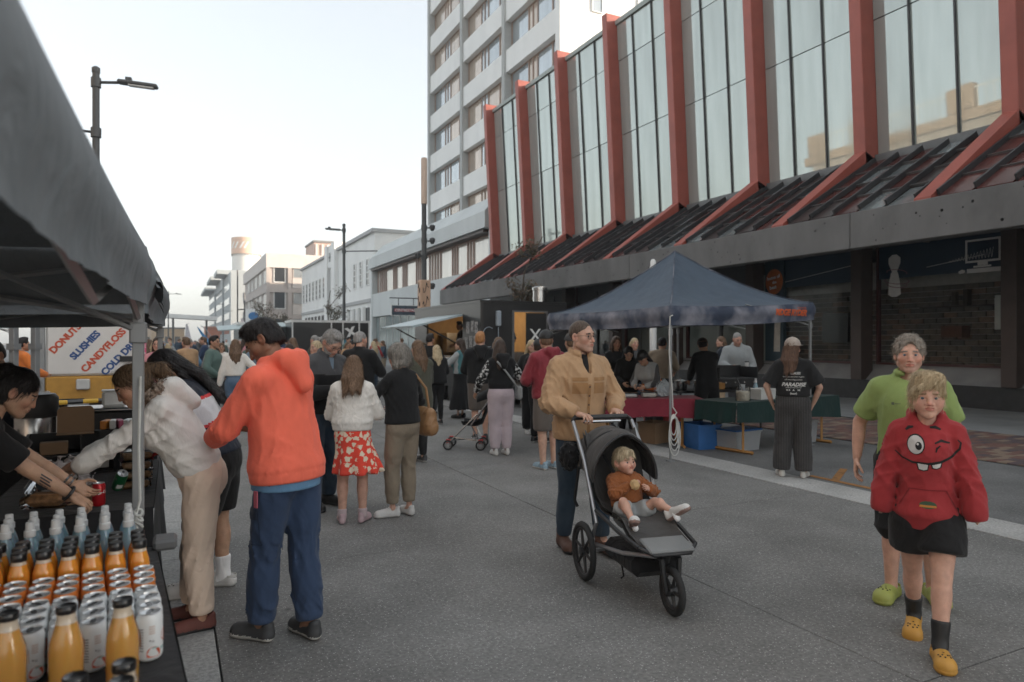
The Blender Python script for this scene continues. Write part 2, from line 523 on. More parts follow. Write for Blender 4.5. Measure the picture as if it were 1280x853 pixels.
# ---------------------------------------------------------------- heads
_heads = {}
def head_template(kind, h):
    "kind man / woman / child; +Y is the face; origin between the ears"
    key = (kind, h)
    if key in _heads: return _heads[key]
    w = dict(man=1.0, woman=.94, child=.95, toddler=.98)[kind]
    jaw = dict(man=1.0, woman=.86, child=.84, toddler=.9)[kind]
    ch = dict(man=0, woman=.004, child=.012, toddler=.024)[kind]     # shorter lower face
    S = SDF((-.105, -.125, -.17), (.105, .13, .145), h)
    S.ell((0, -.014, .035), (.076 * w, .095, .088), .02)
    S.ell((0, .03, -.03 + ch * .5), (.062 * w, .06, .08 - ch * .4), .04)
    for sx in (-1, 1):
        S.cap((sx * .05 * w * jaw, -.005, -.06 + ch), (0.012 * sx, .066, -.101 + ch), .022, .016, .035)
        S.ell((sx * .043 * w, .052, -.022), (.024, .026, .022), .025)
    S.ell((0, .072, -.098 + ch), (.02 * jaw + .003, .017, .016), .02)
    if kind in ('child', 'toddler'):
        for sx in (-1, 1): S.ell((sx * .036, .05, -.05 + ch), (.028, .03, .028), .03)
    S.cap((-.034, .074, .026), (.034, .074, .026), .013 if kind == 'man' else .010, .013 if kind == 'man' else .010, .02)
    for sx in (-1, 1): S.ell((sx * .032, .099, .003), (.019, .017, .012), .014, '-')
    nl = .107 if kind == 'man' else .102
    S.cap((0, .083, .014), (0, nl, -.034 + ch * .5), .008, .0105, .012)
    for sx in (-1, 1):
        S.ell((sx * .0135, .09, -.038 + ch * .5), (.0085, .01, .0075), .008)
        S.ell((sx * .007, .1, -.047 + ch * .5), (.0035, .005, .003), .003, '-')
    mz = -.064 + ch * .8
    S.ell((0, .083, mz), (.03, .014, .018), .012)
    S.cap((-.02, .087, mz + .004), (0, .0945, mz + .0055), .004, .0058, .005)
    S.cap((.02, .087, mz + .004), (0, .0945, mz + .0055), .004, .0058, .005)
    S.cap((-.017, .087, mz - .0065), (.017, .087, mz - .0065), .006, .006, .005)
    S.ell((0, .0945, mz - .0065), (.012, .005, .0055), .005)
    S.cap((-.021, .093, mz - .0005), (.021, .093, mz - .0005), .0022, .0022, .003, '-')
    for sx in (-1, 1):
        S.ell((sx * .08 * w, -.012, -.006), (.0085, .021, .033), .008, Rm=rotx(.2) @ rotz(sx * .35))
        S.ell((sx * .088 * w, -.009, -.001), (.006, .011, .017), .006, '-')
        # lids: upper shelf over the eye, lower bag
        S.cap((sx * .018, .083, .0085), (sx * .045, .076, .0095), .0055, .005, .005)
        S.cap((sx * .02, .082, -.007), (sx * .044, .077, -.006), .0045, .0045, .006)
    v, f = S.mesh(0)
    # materials: 0 skin, 1 lips, 2 sclera, 3 iris, 4 brow
    cen = v[f].mean(1)
    mi = np.zeros(len(f), int)
    lip = (np.abs(cen[:, 0]) < .022) & (cen[:, 1] > .082) & (np.abs(cen[:, 2] - (mz - .001)) < .0105 - .2 * np.abs(cen[:, 0]))
    mi[lip] = 1
    br = (np.abs(np.abs(cen[:, 0]) - .033) < .0185) & (np.abs(cen[:, 2] - (.024 - .10 * (np.abs(cen[:, 0]) - .03))) < .0045) & (cen[:, 1] > .055)
    mi[br] = 4
    A = Acc(); A.add(v, f, mi)
    for sx in (-1, 1):
        MBv = []; MBf = []; mm = []
        nr, ns = 7, 12; r = .0125; c0 = np.array([sx * .0315, .0745, .0015])
        for i in range(nr + 1):
            th = math.pi * .6 * (i / nr) ** 1.2 + .001
            for k in range(ns):
                ph = 2 * math.pi * k / ns
                MBv.append(c0 + r * np.array([math.sin(th) * math.cos(ph), math.cos(th), math.sin(th) * math.sin(ph)]))
        for i in range(nr):
            for k in range(ns):
                MBf.append((i * ns + k, i * ns + (k + 1) % ns, (i + 1) * ns + (k + 1) % ns, (i + 1) * ns + k)); mm.append(3 if i < 3 else 2)
        A.add(np.array(MBv), np.array(MBf), np.array(mm))
    _heads[key] = (np.concatenate(A.v), np.concatenate(A.f), np.concatenate(A.m))
    return _heads[key]

def hair_sdf(style, h, w=1.0, seed=0):
    "hair around the head, in head space"
    big = style in ('long', 'longback', 'pony', 'bob', 'straight', 'low')
    S = SDF((-.15, -.23, -.50 if big else -.15), (.15, .14, .165), h)
    T = dict(short=.005, crop=.004, buzz=.001, tuft=.02, curly=.014, bob=.02, long=.014, longback=.013, pony=.006, bun=.005, fringe=.015, straight=.012, low=.008, toddler=.008, recede=.006)[style]
    S.ell((0, -.016, .037), (.077 * w + T, .096 + T, .089 + T * 1.1), .01)
    if style not in ('buzz',):
        S.ell((0, -.045, -.02), (.068 * w + T, .062 + T, .075), .03)
    # open the face
    fz = dict(short=.08, crop=.085, buzz=.095, tuft=.08, curly=.092, bob=.07, long=.075, longback=.078, pony=.088, bun=.088, fringe=.06, straight=.078, low=.08, toddler=.055, recede=.10)[style]
    S.cap((0, .16, -.06), (0, .125, fz - .045), .07, .062, .012, '-')
    S.ell((0, .11, -.06), (.072, .085, .12), .012, '-') if style not in ('bob', 'long', 'straight') else S.ell((0, .12, -.07), (.064, .082, .12), .012, '-')
    if style in ('short', 'crop', 'tuft', 'curly', 'fringe', 'buzz', 'toddler', 'recede'):
        S.plane((0, -.05, -.07 if style == 'toddler' else (-.02 if style == 'buzz' else -.035 if style == 'crop' else -.055)), (0, .25, -.97))
        for sx in (-1, 1):
            S.ell((sx * .09, .02, -.045), (.03, .042, .05), .008, '-')
            S.ell((sx * .088, -.012, -.008), (.02, .022, .03), .006, '-')
    if style == 'tuft':
        S.ell((0, .045, .12), (.055, .05, .03), .03); S.ell((.01, .0, .125), (.06, .06, .03), .03)
    if style == 'short':
        S.ell((0, .03, .112), (.055, .05, .025), .03)
    if style == 'fringe':       # swept to one side over the forehead
        S.cap((-.055, .045, .095), (.045, .088, .062), .028, .014, .02)
        S.cap((-.03, .055, .1), (.070, .062, .02), .026, .012, .02)
        S.cap((-.045, .03, .105), (-.07, .055, .03), .028, .012, .02)
        S.ell((0, .01, .11), (.07, .075, .035), .03)
    if style == 'toddler':
        S.cap((-.03, .06, .09), (-.045, .085, .045), .022, .008, .02); S.cap((.02, .06, .09), (.03, .088, .04), .022, .008, .02)
    if style in ('bob',):
        for sx in (-1, 1):
            S.cap((sx * .07, -.02, .04), (sx * .088, -.0, -.10), .042, .032, .03)
        S.cap((0, -.075, .02), (0, -.075, -.085), .065, .055, .04); S.cap((-.05, -.06, 0), (.05, -.06, -.095), .05, .045, .04); S.cap((.05, -.06, 0), (-.05, -.06, -.095), .05, .045, .04)
        S.plane((0, 0, -.135), (0, -.25, -.97))
    if style in ('long', 'straight', 'longback', 'low'):
        r = np.random.default_rng(seed)
        L = -.36 if style != 'straight' else -.42
        for i in range(9):
            x = (-1 + 2 * i / 8)
            S.cap((x * .062, -.08 + .03 * x * x, -.0), (x * .085, -.14 + .04 * x * x, -.16), .036, .03, .025); S.cap((x * .085, -.14 + .04 * x * x, -.16), (x * .09 + r.uniform(-.012, .012), -.165 + .045 * x * x + r.uniform(-.012, .012), L + r.uniform(0, .07)), .03, .011 + r.uniform(0, .008), .02)
        if style in ('long', 'straight'):
            for sx in (-1, 1):
                ys = -.035 if style == 'straight' else 0; S.cap((sx * .07, .01 + ys, .05), (sx * .083, .015 + ys, -.1), .022, .022, .02); S.cap((sx * .083, .015 + ys, -.1), (sx * .085, .035 + ys * 1.5, -.3), .024, .014, .02)
                S.cap((sx * .02, .055 + ys * .5, .105), (sx * .075, .04 + ys, .02), .02, .017, .02)
    if style == 'pony':
        S.ell((0, -.115, .03), (.03, .03, .03), .02)
        S.cap((0, -.12, .05), (0, -.185, -.02), .035, .048, .02); S.cap((0, -.185, -.02), (0, -.165, -.22), .048, .015, .02)
    if style == 'bun':
        S.ell((0, -.095, .085), (.042, .042, .04), .012)
    if style == 'low':
        S.ell((0, -.1, -.05), (.045, .04, .05), .02)
    # strands
    idx = np.nonzero(np.abs(S.F) < .03)
    P = np.stack([S.ax[i][idx[i]] for i in range(3)], -1)
    r = np.random.default_rng(seed + 5)
    th = np.arctan2(P[:, 0], -P[:, 1] - .02)
    if style == 'curly':
        d = sum(np.sin(P @ nrm(r.normal(size=3)) * 2 * math.pi / .027 + r.uniform(0, 6)) for _ in range(4)) * .25
        S.F[idx] -= (.011 * d).astype(np.float32)
    else:
        d = np.sin(th * 26 + 9 * np.sin(P[:, 2] * 14 + 1) + 2 * np.sin(th * 5)) * .6 + np.sin(th * 47 + 12 * P[:, 2] * 3 + 3) * .4
        d = d * np.clip(np.hypot(P[:, 0], P[:, 1] + .02) / .09, 0, 1) ** 1.5
        amp = dict(buzz=.0004, crop=.0012, short=.0018, recede=.002, toddler=.003).get(style, .0035)
        S.F[idx] -= (amp * d).astype(np.float32)
        if style in ('short', 'crop', 'recede'):
            e = sum(np.sin(P @ nrm(r.normal(size=3)) * 2 * math.pi / .026 + r.uniform(0, 6)) for _ in range(4)) * .25
            S.F[idx] -= (amp * 1.2 * e).astype(np.float32)
    return S.mesh(0)

_hairs = {}
def hair_template(style, h, w, seed):
    k = (style, h, round(w, 2), seed)
    if k not in _hairs: _hairs[k] = hair_sdf(style, h, w, seed)
    return _hairs[k]

# ---------------------------------------------------------------- hands
def hand_mesh(h, curl=.35, spread=.05, thumb=.5, sc=1.0, side=1, point=0):
    "wrist at the origin, fingers along +Y, palm faces -Z; side=+1: thumb on -X (right hand, palm down)"
    prims = []
    fx = [-.030, -.010, .0105, .0295]; fl = [.070, .078, .073, .056]; fr = [.0088, .0090, .0085, .0076]; fy = [.088, .092, .089, .082]
    lo = V3(-.09, -.04, -.11); hi = V3(.07, .20, .06)
    if side < 0: lo, hi = V3(-.07, -.04, -.11), V3(.09, .20, .06)
    S = SDF(lo * sc, hi * sc, h)
    q = lambda p: V3(side * p[0], p[1], p[2]) * sc
    up = V3(0, 0, 1)
    S.cap(q((0, -.03, 0)), q((0, .015, 0)), .025 * sc, .026 * sc, .015, sq=(up, .72))
    S.cap(q((-.012, .02, 0)), q((-.02, .082, 0)), .022 * sc, .018 * sc, .012, sq=(up, .72))
    S.cap(q((.01, .02, 0)), q((.02, .078, 0)), .022 * sc, .017 * sc, .012, sq=(up, .72))
    S.ell(q((-.024, .03, -.008)), V3(.017, .03, .014) * sc, .012)
    S.ell(q((.024, .03, -.006)), V3(.012, .03, .012) * sc, .012)
    for i in range(4):
        a = V3(fx[i], fy[i], .001); ang = curl * (.55 + .12 * i)
        sp = (i - 1.5) * spread
        segs = [.46, .30, .26]
        for j, sg in enumerate(segs):
            d = V3(math.sin(sp), math.cos(ang) * math.cos(sp), -math.sin(ang))
            b = a + d * fl[i] * sg
            S.cap(q(a), q(b), fr[i] * (1 - .08 * j) * sc, fr[i] * (.92 - .08 * j) * sc, .003)
            a = b; ang += curl * (1.15 if j == 0 else .8)
    a = V3(-.026, .022, -.006)
    d1 = nrm(V3(-.75, .6, -.3 - .5 * thumb)); b = a + d1 * .042
    S.cap(q(a), q(b), .0125 * sc, .0105 * sc, .008)
    d2 = nrm(V3(-.35 + .35 * thumb, .85, -.25 - .6 * thumb)); c = b + d2 * .032
    S.cap(q(b), q(c), .0100 * sc, .009 * sc, .004)
    d3 = nrm(V3(-.1 + .45 * thumb, .9, -.2 - .6 * thumb)); S.cap(q(c), q(c + d3 * .022), .009 * sc, .0072 * sc, .004)
    return S.mesh(0)

# ---------------------------------------------------------------- shoes (toe +Y, sole on z = 0)
_shoes = {}
def shoe_mesh(kind):
    if kind in _shoes: return _shoes[kind]
    up = V3(0, 0, 1)
    S = SDF((-.075, -.11, -.01), (.075, .22, .16), .006)
    if kind == 'croc':
        S.cap((0, -.05, .035), (.004, .15, .035), .042, .055, .02)
        S.ell((.004, .14, .045), (.056, .06, .05), .03); S.ell((0, -.05, .045), (.042, .04, .045), .03)
        S.ell((.002, .05, .07), (.043, .07, .035), .03)
        S.ell((0, -.02, .10), (.036, .055, .05), .015, '-')
        S.cap((0, -.07, .075), (0, -.02, .13), .03, .03, .01, '-')
    elif kind == 'boot':
        S.cap((0, -.045, .04), (.004, .15, .03), .038, .044, .02); S.ell((.004, .135, .035), (.046, .06, .04), .03)
        S.cap((0, -.03, .05), (0, -.035, .13), .042, .045, .03); S.cap((0, .0, .08), (0, .08, .05), .036, .036, .03)
    else:
        S.cap((0, -.05, .035), (.004, .15, .03), .034, .04, .02); S.ell((.004, .14, .033), (.043, .058, .034), .03)
        S.cap((0, -.045, .05), (0, -.05, .085), .035, .032, .02); S.cap((0, .02, .075), (0, .1, .045), .03, .034, .03)
        S.ell((0, -.02, .115), (.027, .04, .03), .01, '-')
    S.plane((0, 0, 0), (0, 0, -1))
    v, f = S.mesh(1)
    cz = v[f].mean(1)
    mi = (cz[:, 2] < (.026 if kind != 'croc' else .02)).astype(int)
    # flare the sole a little
    m = v[:, 2] < .024
    v[m, 0] *= 1.07; v[m, 1] *= 1.02
    A = Acc(); A.add(v, f, mi)
    if kind == 'croc':           # vent holes and heel strap
        for (x, y) in [(-.025, .15), (0, .165), (.027, .15), (-.03, .12), (.03, .12), (-.012, .135), (.015, .135), (0, .105)]:
            j = np.argmin((v[:, 0] - x) ** 2 + (v[:, 1] - y) ** 2 + 2 * (v[:, 2] < .05)); p = v[j] + V3(0, .001, .001)
            n = nrm(V3(p[0] * 10, max(0, p[1] - .1) * 8, .8)); a = nrm(np.cross(n, V3(1, 0, 0))); b = np.cross(n, a)
            vs = [p + n * .0015] + [p + n * .0015 + (a * math.cos(t) + b * math.sin(t)) * .006 for t in np.linspace(0, 2 * math.pi, 8, endpoint=False)]
            A.add(np.array(vs), np.array([(0, 1 + k, 1 + (k + 1) % 8, 1 + (k + 1) % 8) for k in range(8)])[:, [0, 1, 2, 0]][:, :4], 2)
        vs = []; fs = []
        for i, t in enumerate(np.linspace(-.2, math.pi + .2, 15)):
            c = V3(.044 * math.cos(t), -.04 - .058 * max(0, math.sin(t)), .072)
            vs += [c + V3(0, 0, -.009), c + V3(0, 0, .009)]
            if i: fs.append((2 * i - 2, 2 * i, 2 * i + 1, 2 * i - 1))
        A.add(np.array(vs), np.array(fs), 0)
    elif kind == 'sneaker':      # laces
        for y in (.045, .065, .085, .105):
            z = np.interp(y, [.03, .11], [.108, .078]) + .001
            vs = [(-.018, y - .004, z - .004), (.018, y - .004, z - .004), (.018, y + .004, z - .006), (-.018, y + .004, z - .006), (0, y - .004, z + .001), (0, y + .004, z - .001)]
            A.add(np.array(vs), np.array([(0, 4, 5, 3), (4, 1, 2, 5)]), 1)
    _shoes[kind] = (np.concatenate(A.v), np.concatenate(A.f), np.concatenate(A.m))
    return _shoes[kind]

_shoe_me = {}
def shoe_obj(kind, mats, parent, M):
    k = (kind, tuple(m.name for m in mats))
    if k not in _shoe_me:
        v, f, m = shoe_mesh(kind)
        f2 = [tuple(dict.fromkeys(q)) for q in f.tolist()]
        me = bpy.data.meshes.new("shoe"); me.from_pydata(v.tolist(), [], [q for q in f2 if len(q) > 2])
        for mt in mats: me.materials.append(mt)
        me.polygons.foreach_set("material_index", [a for a, q in zip(m.tolist(), f2) if len(q) > 2])
        me.polygons.foreach_set("use_smooth", [True] * len(me.polygons))
        _shoe_me[k] = me
    o = link('shoe', _shoe_me[k], parent)
    o.matrix_local = M
    return o

# ---------------------------------------------------------------- the figure
def ik(a, t, l1, l2, pole):
    a = np.array(a, float); t = np.array(t, float)
    d = t - a; L = min(np.linalg.norm(d), (l1 + l2) * .998); u = nrm(d)
    t = a + u * L
    x = (l1 * l1 - l2 * l2 + L * L) / (2 * L); hgt = math.sqrt(max(0, l1 * l1 - x * x))
    p = np.array(pole, float); p = nrm(p - u * (p @ u))
    return a + u * x + p * hgt, t

class Sk: pass

def skeleton(H=1.72, sex='m', lean=(0, 0, 0, 0), twist=0, side=0, feet=None, hands=None, elbows=None, hipz=0, hipxy=(0, 0), knees=None, headk=1.0, wide=1.0, shrug=0):
    s = Sk(); s.H = H; s.sex = sex; s.k = H / 1.75; s.wide = wide
    k = s.k
    s.pel = V3(hipxy[0], hipxy[1], .535 * H + hipz)
    Rm = rotx(-R(lean[0])) @ roty(R(side)); s.Rp = Rm
    R1 = rotz(R(twist * .4)) @ rotx(-R(lean[1])) @ roty(R(side)); R2 = rotz(R(twist)) @ rotx(-R(lean[2])) @ roty(R(side * .5)); R3 = rotz(R(twist)) @ rotx(-R(lean[3]))
    s.wai = s.pel + R1 @ V3(0, 0, .09 * H)
    s.che = s.wai + R2 @ V3(0, .005, .105 * H)
    s.nb = s.che + R2 @ V3(0, -.012 * H, .118 * H)
    s.R1, s.R2, s.R3 = R1, R2, R3
    s.hc = s.nb + R3 @ V3(0, .022 * H, .088 * H * (1 + (headk - 1) * .5))
    sw = (.099 if sex == 'm' else .087) * H * wide
    hw = .052 * H
    s.sh = [s.nb + R2 @ V3(sx * sw, 0.0, (-.043 + shrug) * H) for sx in (1, -1)]       # 0 right, 1 left
    s.hip = [s.pel + Rm @ V3(sx * hw, 0, -.02 * H) for sx in (1, -1)]
    ua, fa = .172 * H, .150 * H
    th, shn = .238 * H, .232 * H
    hands = hands or [None, None]; elbows = elbows or [None, None]; knees = knees or [None, None]
    s.el = []; s.wr = []
    for i, sx in enumerate((1, -1)):
        t = hands[i]
        if t is None: t = s.sh[i] + V3(sx * .05, .06, -.305 * H)
        p = elbows[i] if elbows[i] is not None else (sx * .35, -1, -.2)
        e, w = ik(s.sh[i], t, ua, fa, p); s.el.append(e); s.wr.append(w)
    feet = feet or [(.085, 0, 0, 0), (-.085, 0, 0, 0)]       # x, y, z, yaw (deg, + = out)
    s.feet = feet; s.kn = []; s.an = []
    for i in range(2):
        f = feet[i]
        a = V3(f[0], f[1], f[2] + .045 * H)
        e, w = ik(s.hip[i], a, th, shn, knees[i] if knees[i] is not None else (math.sin(R(-f[3] if i else f[3])) * .5, 1, 0)); s.kn.append(e); s.an.append(w)
    return s

def put_torso(S, s, e=0, k=.05):
    kk = s.k; w = s.wide; f = s.sex == 'f'
    S.ell(s.pel, (V3(.168 if not f else .172, .12, .125) * kk * V3(w, 1, 1)) + e, k, Rm=s.Rp)
    S.ell(s.wai, (V3(.148 if not f else .128, .108 if not f else .098, .15) * kk * V3(w, 1, 1)) + e, k, Rm=s.R1)
    S.ell(s.che + s.R2 @ V3(0, .008, 0), (V3(.163 if not f else .146, .122 if not f else .108, .16) * kk * V3(w, 1, 1)) + e, k, Rm=s.R2)
    S.cap(s.sh[0] * .8 + s.sh[1] * .2, s.sh[1] * .8 + s.sh[0] * .2, .064 * kk + e * .75, .064 * kk + e * .75, k)
    for i in range(2):
        S.cap(s.nb + s.R2 @ V3(0, 0, -.01), s.sh[i], .047 * kk + e * .6, .042 * kk + e * .6, .04)
        if f and s.H > 1.45: S.ell(s.che + s.R2 @ V3((.07, -.07)[i], .085, .005), V3(.066, .06, .064) * kk + e, .04)

def put_arm(S, s, i, e=0, k=.03, upto=2.0, cuff=None, taper=0, flat=True):
    "upto: 1 = elbow, 2 = wrist"
    kk = s.k * (1.0 if s.sex == 'm' else .88)
    d = s.sh[i]
    if upto <= 1:
        b = d + (s.el[i] - d) * upto
        S.cap(d, b, .055 * kk + e * .8, .047 * kk + e * 1.15, k, flat=flat)
    else:
        t = upto - 1
        b = s.el[i] + (s.wr[i] - s.el[i]) * t
        S.cap(d, s.el[i], .055 * kk + e * .8, .044 * kk + e * .9, k)
        S.cap(s.el[i], b, .044 * kk + e * .9, (.042 - .014 * t) * kk + e * (1 - taper), k * .35, flat=flat, mid=.006 * kk)

def put_leg(S, s, i, e=0, k=.022, upto=2.0, eb=None, flat=True, mid=.004):
    kk = s.k * (1 if s.H > 1.3 else .95); eb = e if eb is None else eb
    a, b, c = s.hip[i], s.kn[i], s.an[i]
    if upto <= 1:
        p = a + (b - a) * upto
        S.cap(a, p, .088 * kk + e, (.088 - .028 * upto) * kk + eb, k, flat=flat, mid=.008)
    else:
        t = upto - 1
        p = b + (c - b) * t
        S.cap(a, b, .088 * kk + e, .058 * kk + e * .6 + eb * .4, k, mid=.008)
        S.cap(b, p, .056 * kk + e * .6 + eb * .4, (.056 - .019 * t) * kk + eb, k * .8, flat=flat, mid=mid)
        if e < .006: S.cap(b + (c - b) * .1, b + (c - b) * .55, .047 * kk + e, .04 * kk + e, .03, ) if False else S.ell(b + (c - b) * .3 + nrm(V3(0, -1, 0)) * .014 * kk, V3(.05, .052, .1) * kk + e, .03)

def bounds(pts, m):
    p = np.array(pts); return p.min(0) - m, p.max(0) + m

def frame_from(y, z):
    y = nrm(np.array(y, float)); x = nrm(np.cross(y, np.array(z, float))); z = np.cross(x, y)
    return np.stack([x, y, z], -1)

def person(label, loc, rz, s, skin, top=None, bottom=None, shoes=None, hair=None, head='man', headrot=(0, 0, 0), hands=None, res=.0105, hres=.0042, headsc=None,
           brow=None, beard=None, glasses=None, group=None, socks=None, cap=None, seed=0, hood=None, cat='person', layers=None, eye=None, name='person', nohands=False, legs=True):
    """top: dict(m, ease, upto, hem (m below waist joint), kind) ; bottom: dict(m, kind, ease, eb, upto, ...)"""
    root = thing(name, label, cat, (loc[0], loc[1], loc[2] if len(loc) > 2 else 0), rz, group)
    sm, lips = skin
    H = s.H
    A = Acc()
    # --- skin: limbs + neck + torso core
    pts = [s.pel, s.wai, s.che, s.nb] + s.sh + s.el + s.wr + s.kn + s.an
    lo, hi = bounds(pts, .2)
    lo[2] = max(lo[2], -.02)
    S = SDF(lo, hi, res * 1.6)
    nk = .056 * s.k if s.sex == 'm' else .047 * s.k
    if head in ('child', 'toddler'): nk *= .95
    put_torso(S, s, -.014, .05)
    S.cap(s.nb + s.R2 @ V3(0, 0, -.03), s.hc + s.R3 @ V3(0, -.028, -.05) , nk * 1.06, nk * .98, .03)
    armskin = top is None or top.get('upto', 2) < 1.9
    for i in range(2):
        put_arm(S, s, i, 0 if armskin else -.008, flat=False)
        if legs: put_leg(S, s, i, 0 if (bottom is None or bottom.get('upto', 2) < 1.8) else -.012, flat=False)
        if legs: S.cap(s.an[i], s.an[i] + V3(0, .05, -.03) * s.k, .034 * s.k, .03 * s.k, .02)
    A.add(*S.mesh(1), 0)
    # --- head
    hs = headsc or (H * .132 / .232 if H > 1.45 else .92)
    hv, hf, hm = head_template(head, hres)
    Rh = s.R3 @ rotz(R(headrot[1])) @ rotx(R(headrot[0])) @ roty(R(headrot[2]))
    hc = s.hc
    h0 = A.n; A.add(hv * hs @ Rh.T + hc, hf, hm)
    # --- hands
    hands = hands or [dict(), dict()]
    for i, sx in enumerate((1, -1)):
        hd = hands[i]
        if hd is None or nohands: continue
        dirv = hd.get('dir', s.wr[i] - s.el[i])
        palm = hd.get('palm', (-sx, .15, 0))
        F = frame_from(dirv, -np.array(palm, float))
        v, f = hand_mesh(hd.get('h', max(.0044, hres)), hd.get('curl', .45), hd.get('spread', .05), hd.get('thumb', .5), (.98 if s.sex == 'm' else .88) * s.k * hd.get('sc', 1), side=sx)
        A.add(v @ F.T + s.wr[i], f, 0)
    bm = brow or mat('eyebrow_hair', (.06, .04, .03), rough=.8)
    bme = A.mesh('body', [sm, lips, EYEW, eye or EYED, bm])
    tn = np.ones((len(bme.vertices), 4), np.float32)
    if len(bme.vertices) == A.n:
        g = lambda c, r: np.exp(-(((np.abs(hv[:, 0]) - c[0]) ** 2 + (hv[:, 1] - c[1]) ** 2 + (hv[:, 2] - c[2]) ** 2) / r ** 2))[:, None]
        T = np.ones((len(hv), 3))
        T *= 1 - np.array([[-.05, .22, .22]]) * np.clip(g((.042, .06, -.03), .026) + g((0, .105, -.032), .016) + .8 * g((.08, -.01, -.005), .025), 0, 1)
        T *= 1 - np.array([[.22, .26, .24]]) * g((.032, .082, -.004), .017)
        if head == 'man': T *= 1 - np.array([[.16, .15, .12]]) * np.clip((-.042 - hv[:, 2:3]) / .02, 0, 1) * np.clip((hv[:, 1:2] - .0) / .03, 0, 1)
        tn[h0:h0 + len(hv), :3] = T
    ca = bme.color_attributes.new('tint', 'FLOAT_COLOR', 'POINT'); ca.data.foreach_set('color', tn.ravel())
    body = link('body', bme, root)
    root_parts = {'body': body}
    # --- bottom
    def put_pelvis(S, e):
        S.ell(s.pel, V3(.17, .122, .13) * s.k * V3(s.wide, 1, 1) + e, .05, Rm=s.Rp)
    if bottom:
        b = bottom; e = b.get('ease', .012); kind = b.get('kind', 'trousers')
        lo, hi = bounds([s.pel, s.pel + V3(0, 0, .1)] + s.hip + s.kn + s.an, .26); lo[2] = max(lo[2], .0)
        S = SDF(lo, hi, b.get('res', res * 1.25))
        put_pelvis(S, e)
        S.cap(s.pel, s.wai + s.R1 @ V3(0, 0, -.03), .15 * s.k * s.wide + e, .138 * s.k * s.wide + e, .04, sq=(s.R1 @ V3(0, 1, 0), .76))
        if kind == 'skirt':
            L = b.get('len', .4); fl = b.get('flare', .08)
            c0 = s.pel + V3(0, 0, .02); c1 = s.pel + V3(b.get('sway', 0), b.get('swy', 0), -L)
            S.cap(c0, c1, .155 * s.k, .165 * s.k + fl, .05, flat=True, sq=(V3(0, 1, 0), .82))
            idx = np.nonzero(np.abs(S.F) < .06)
            P = np.stack([S.ax[i][idx[i]] for i in range(3)], -1)
            th = np.arctan2(P[:, 0] - c1[0], P[:, 1] - c1[1]); dz = np.clip((c0[2] - P[:, 2]) / L, 0, 1.05)
            S.F[idx] -= (np.sin(th * b.get('pleats', 9) + 1.5 * np.sin(th * 2 + seed)) * b.get('flute', .022) * dz ** 1.4).astype(np.float32)
            S.plane((0, 0, c1[2] + .01), (0, 0, -1))
        else:
            for i in range(2): put_leg(S, s, i, e, .03, b.get('upto', 1.96), b.get('eb', e), flat=True, mid=b.get('mid', .01))
        S.plane(s.wai + s.R1 @ V3(0, 0, b.get('waist', .0)), s.R1 @ V3(0, 0, 1))
        bu = b.get('upto', 1.96)
        be = [(s.hip[i] + (s.kn[i] - s.hip[i]) * bu, nrm(s.kn[i] - s.hip[i])) if bu <= 1 else (s.kn[i] + (s.an[i] - s.kn[i]) * (bu - 1), nrm(s.an[i] - s.kn[i])) for i in range(2)]
        if b.get('fold', .005) and kind != 'skirt': S.folds(b.get('fold', .005), seed + 3, b.get('wl', .16), (1, 1, .5), [s.kn[0], s.kn[1], s.an[0] + V3(0, 0, .08), s.an[1] + V3(0, 0, .08), s.hip[0], s.hip[1]], be)
        me = np_mesh(kind, *S.mesh(1), b['m']); root_parts['bottom'] = link(kind if kind != 'leggings' else 'trousers', me, root)
    # --- top
    if top:
        def make_top(t, sd):
            e = t.get('ease', .015); up = t.get('upto', 1.97); hem = t.get('hem', .12)
            lo, hi = bounds([s.pel, s.wai, s.che, s.nb] + s.sh + s.el + (s.wr if up > 1 else []), .27)
            S = SDF(lo, hi, t.get('res', res))
            put_torso(S, s, e, .06)
            R1 = s.R1 if hem > .04 else s.R1
            hemp = s.wai + s.Rp @ V3(0, 0, -hem)
            dr = t.get('drape', .0)
            wd = .158 * s.k * s.wide + e
            S.cap(s.che, hemp, wd, wd + dr, .05, sq=(nrm(s.R1 @ V3(0, 1, 0)), .74))
            if t.get('belly'): S.ell(s.wai + s.R1 @ V3(0, .06, -.02), V3(.13, .11, .14) * s.k, .06)
            nh = s.Rp @ V3(0, 0, -1)
            # ribbed hem pulls in
            if t.get('rib', 0):
                idx = np.nonzero(np.abs(S.F) < .09)
                P = np.stack([S.ax[i][idx[i]] for i in range(3)], -1)
                q = (hemp - P) @ (-nh)      # negative above the hem
                q = -(P - hemp) @ nh
                S.F[idx] += (t['rib'] * np.clip(1 - q / .055, 0, 1) ** .6 - t['rib'] * .9 * np.exp(-((q - .085) / .05) ** 2) + .006 * np.exp(-((q - .058) / .009) ** 2)).astype(np.float32)
            S.plane(hemp, nh)
            for i in range(2):
                if up > 0: put_arm(S, s, i, e * t.get('se', 1.0), t.get('ak', .028), up, flat=True, taper=t.get('taper', .35))
                if t.get('cuff'):
                    b = s.el[i] + (s.wr[i] - s.el[i]) * (up - 1); u = nrm(s.wr[i] - s.el[i]); rr = (.044 - .015 * (up - 1)) * s.k + e * .8
                    S.cap(b - u * .095, b - u * .055, rr + .010, rr + .012, .03)
            # neck hole
            vo = t.get('vneck', .0)
            S.cap(s.nb + s.R2 @ V3(0, .015, .02), s.nb + s.R2 @ V3(0, .03, .16), nk + .012, nk + .035, .01, '-')
            if vo: S.cap(s.nb + s.R2 @ V3(0, .11, .03), s.nb + s.R2 @ V3(0, .15 - .0, -vo), .045, .022, .01, '-')
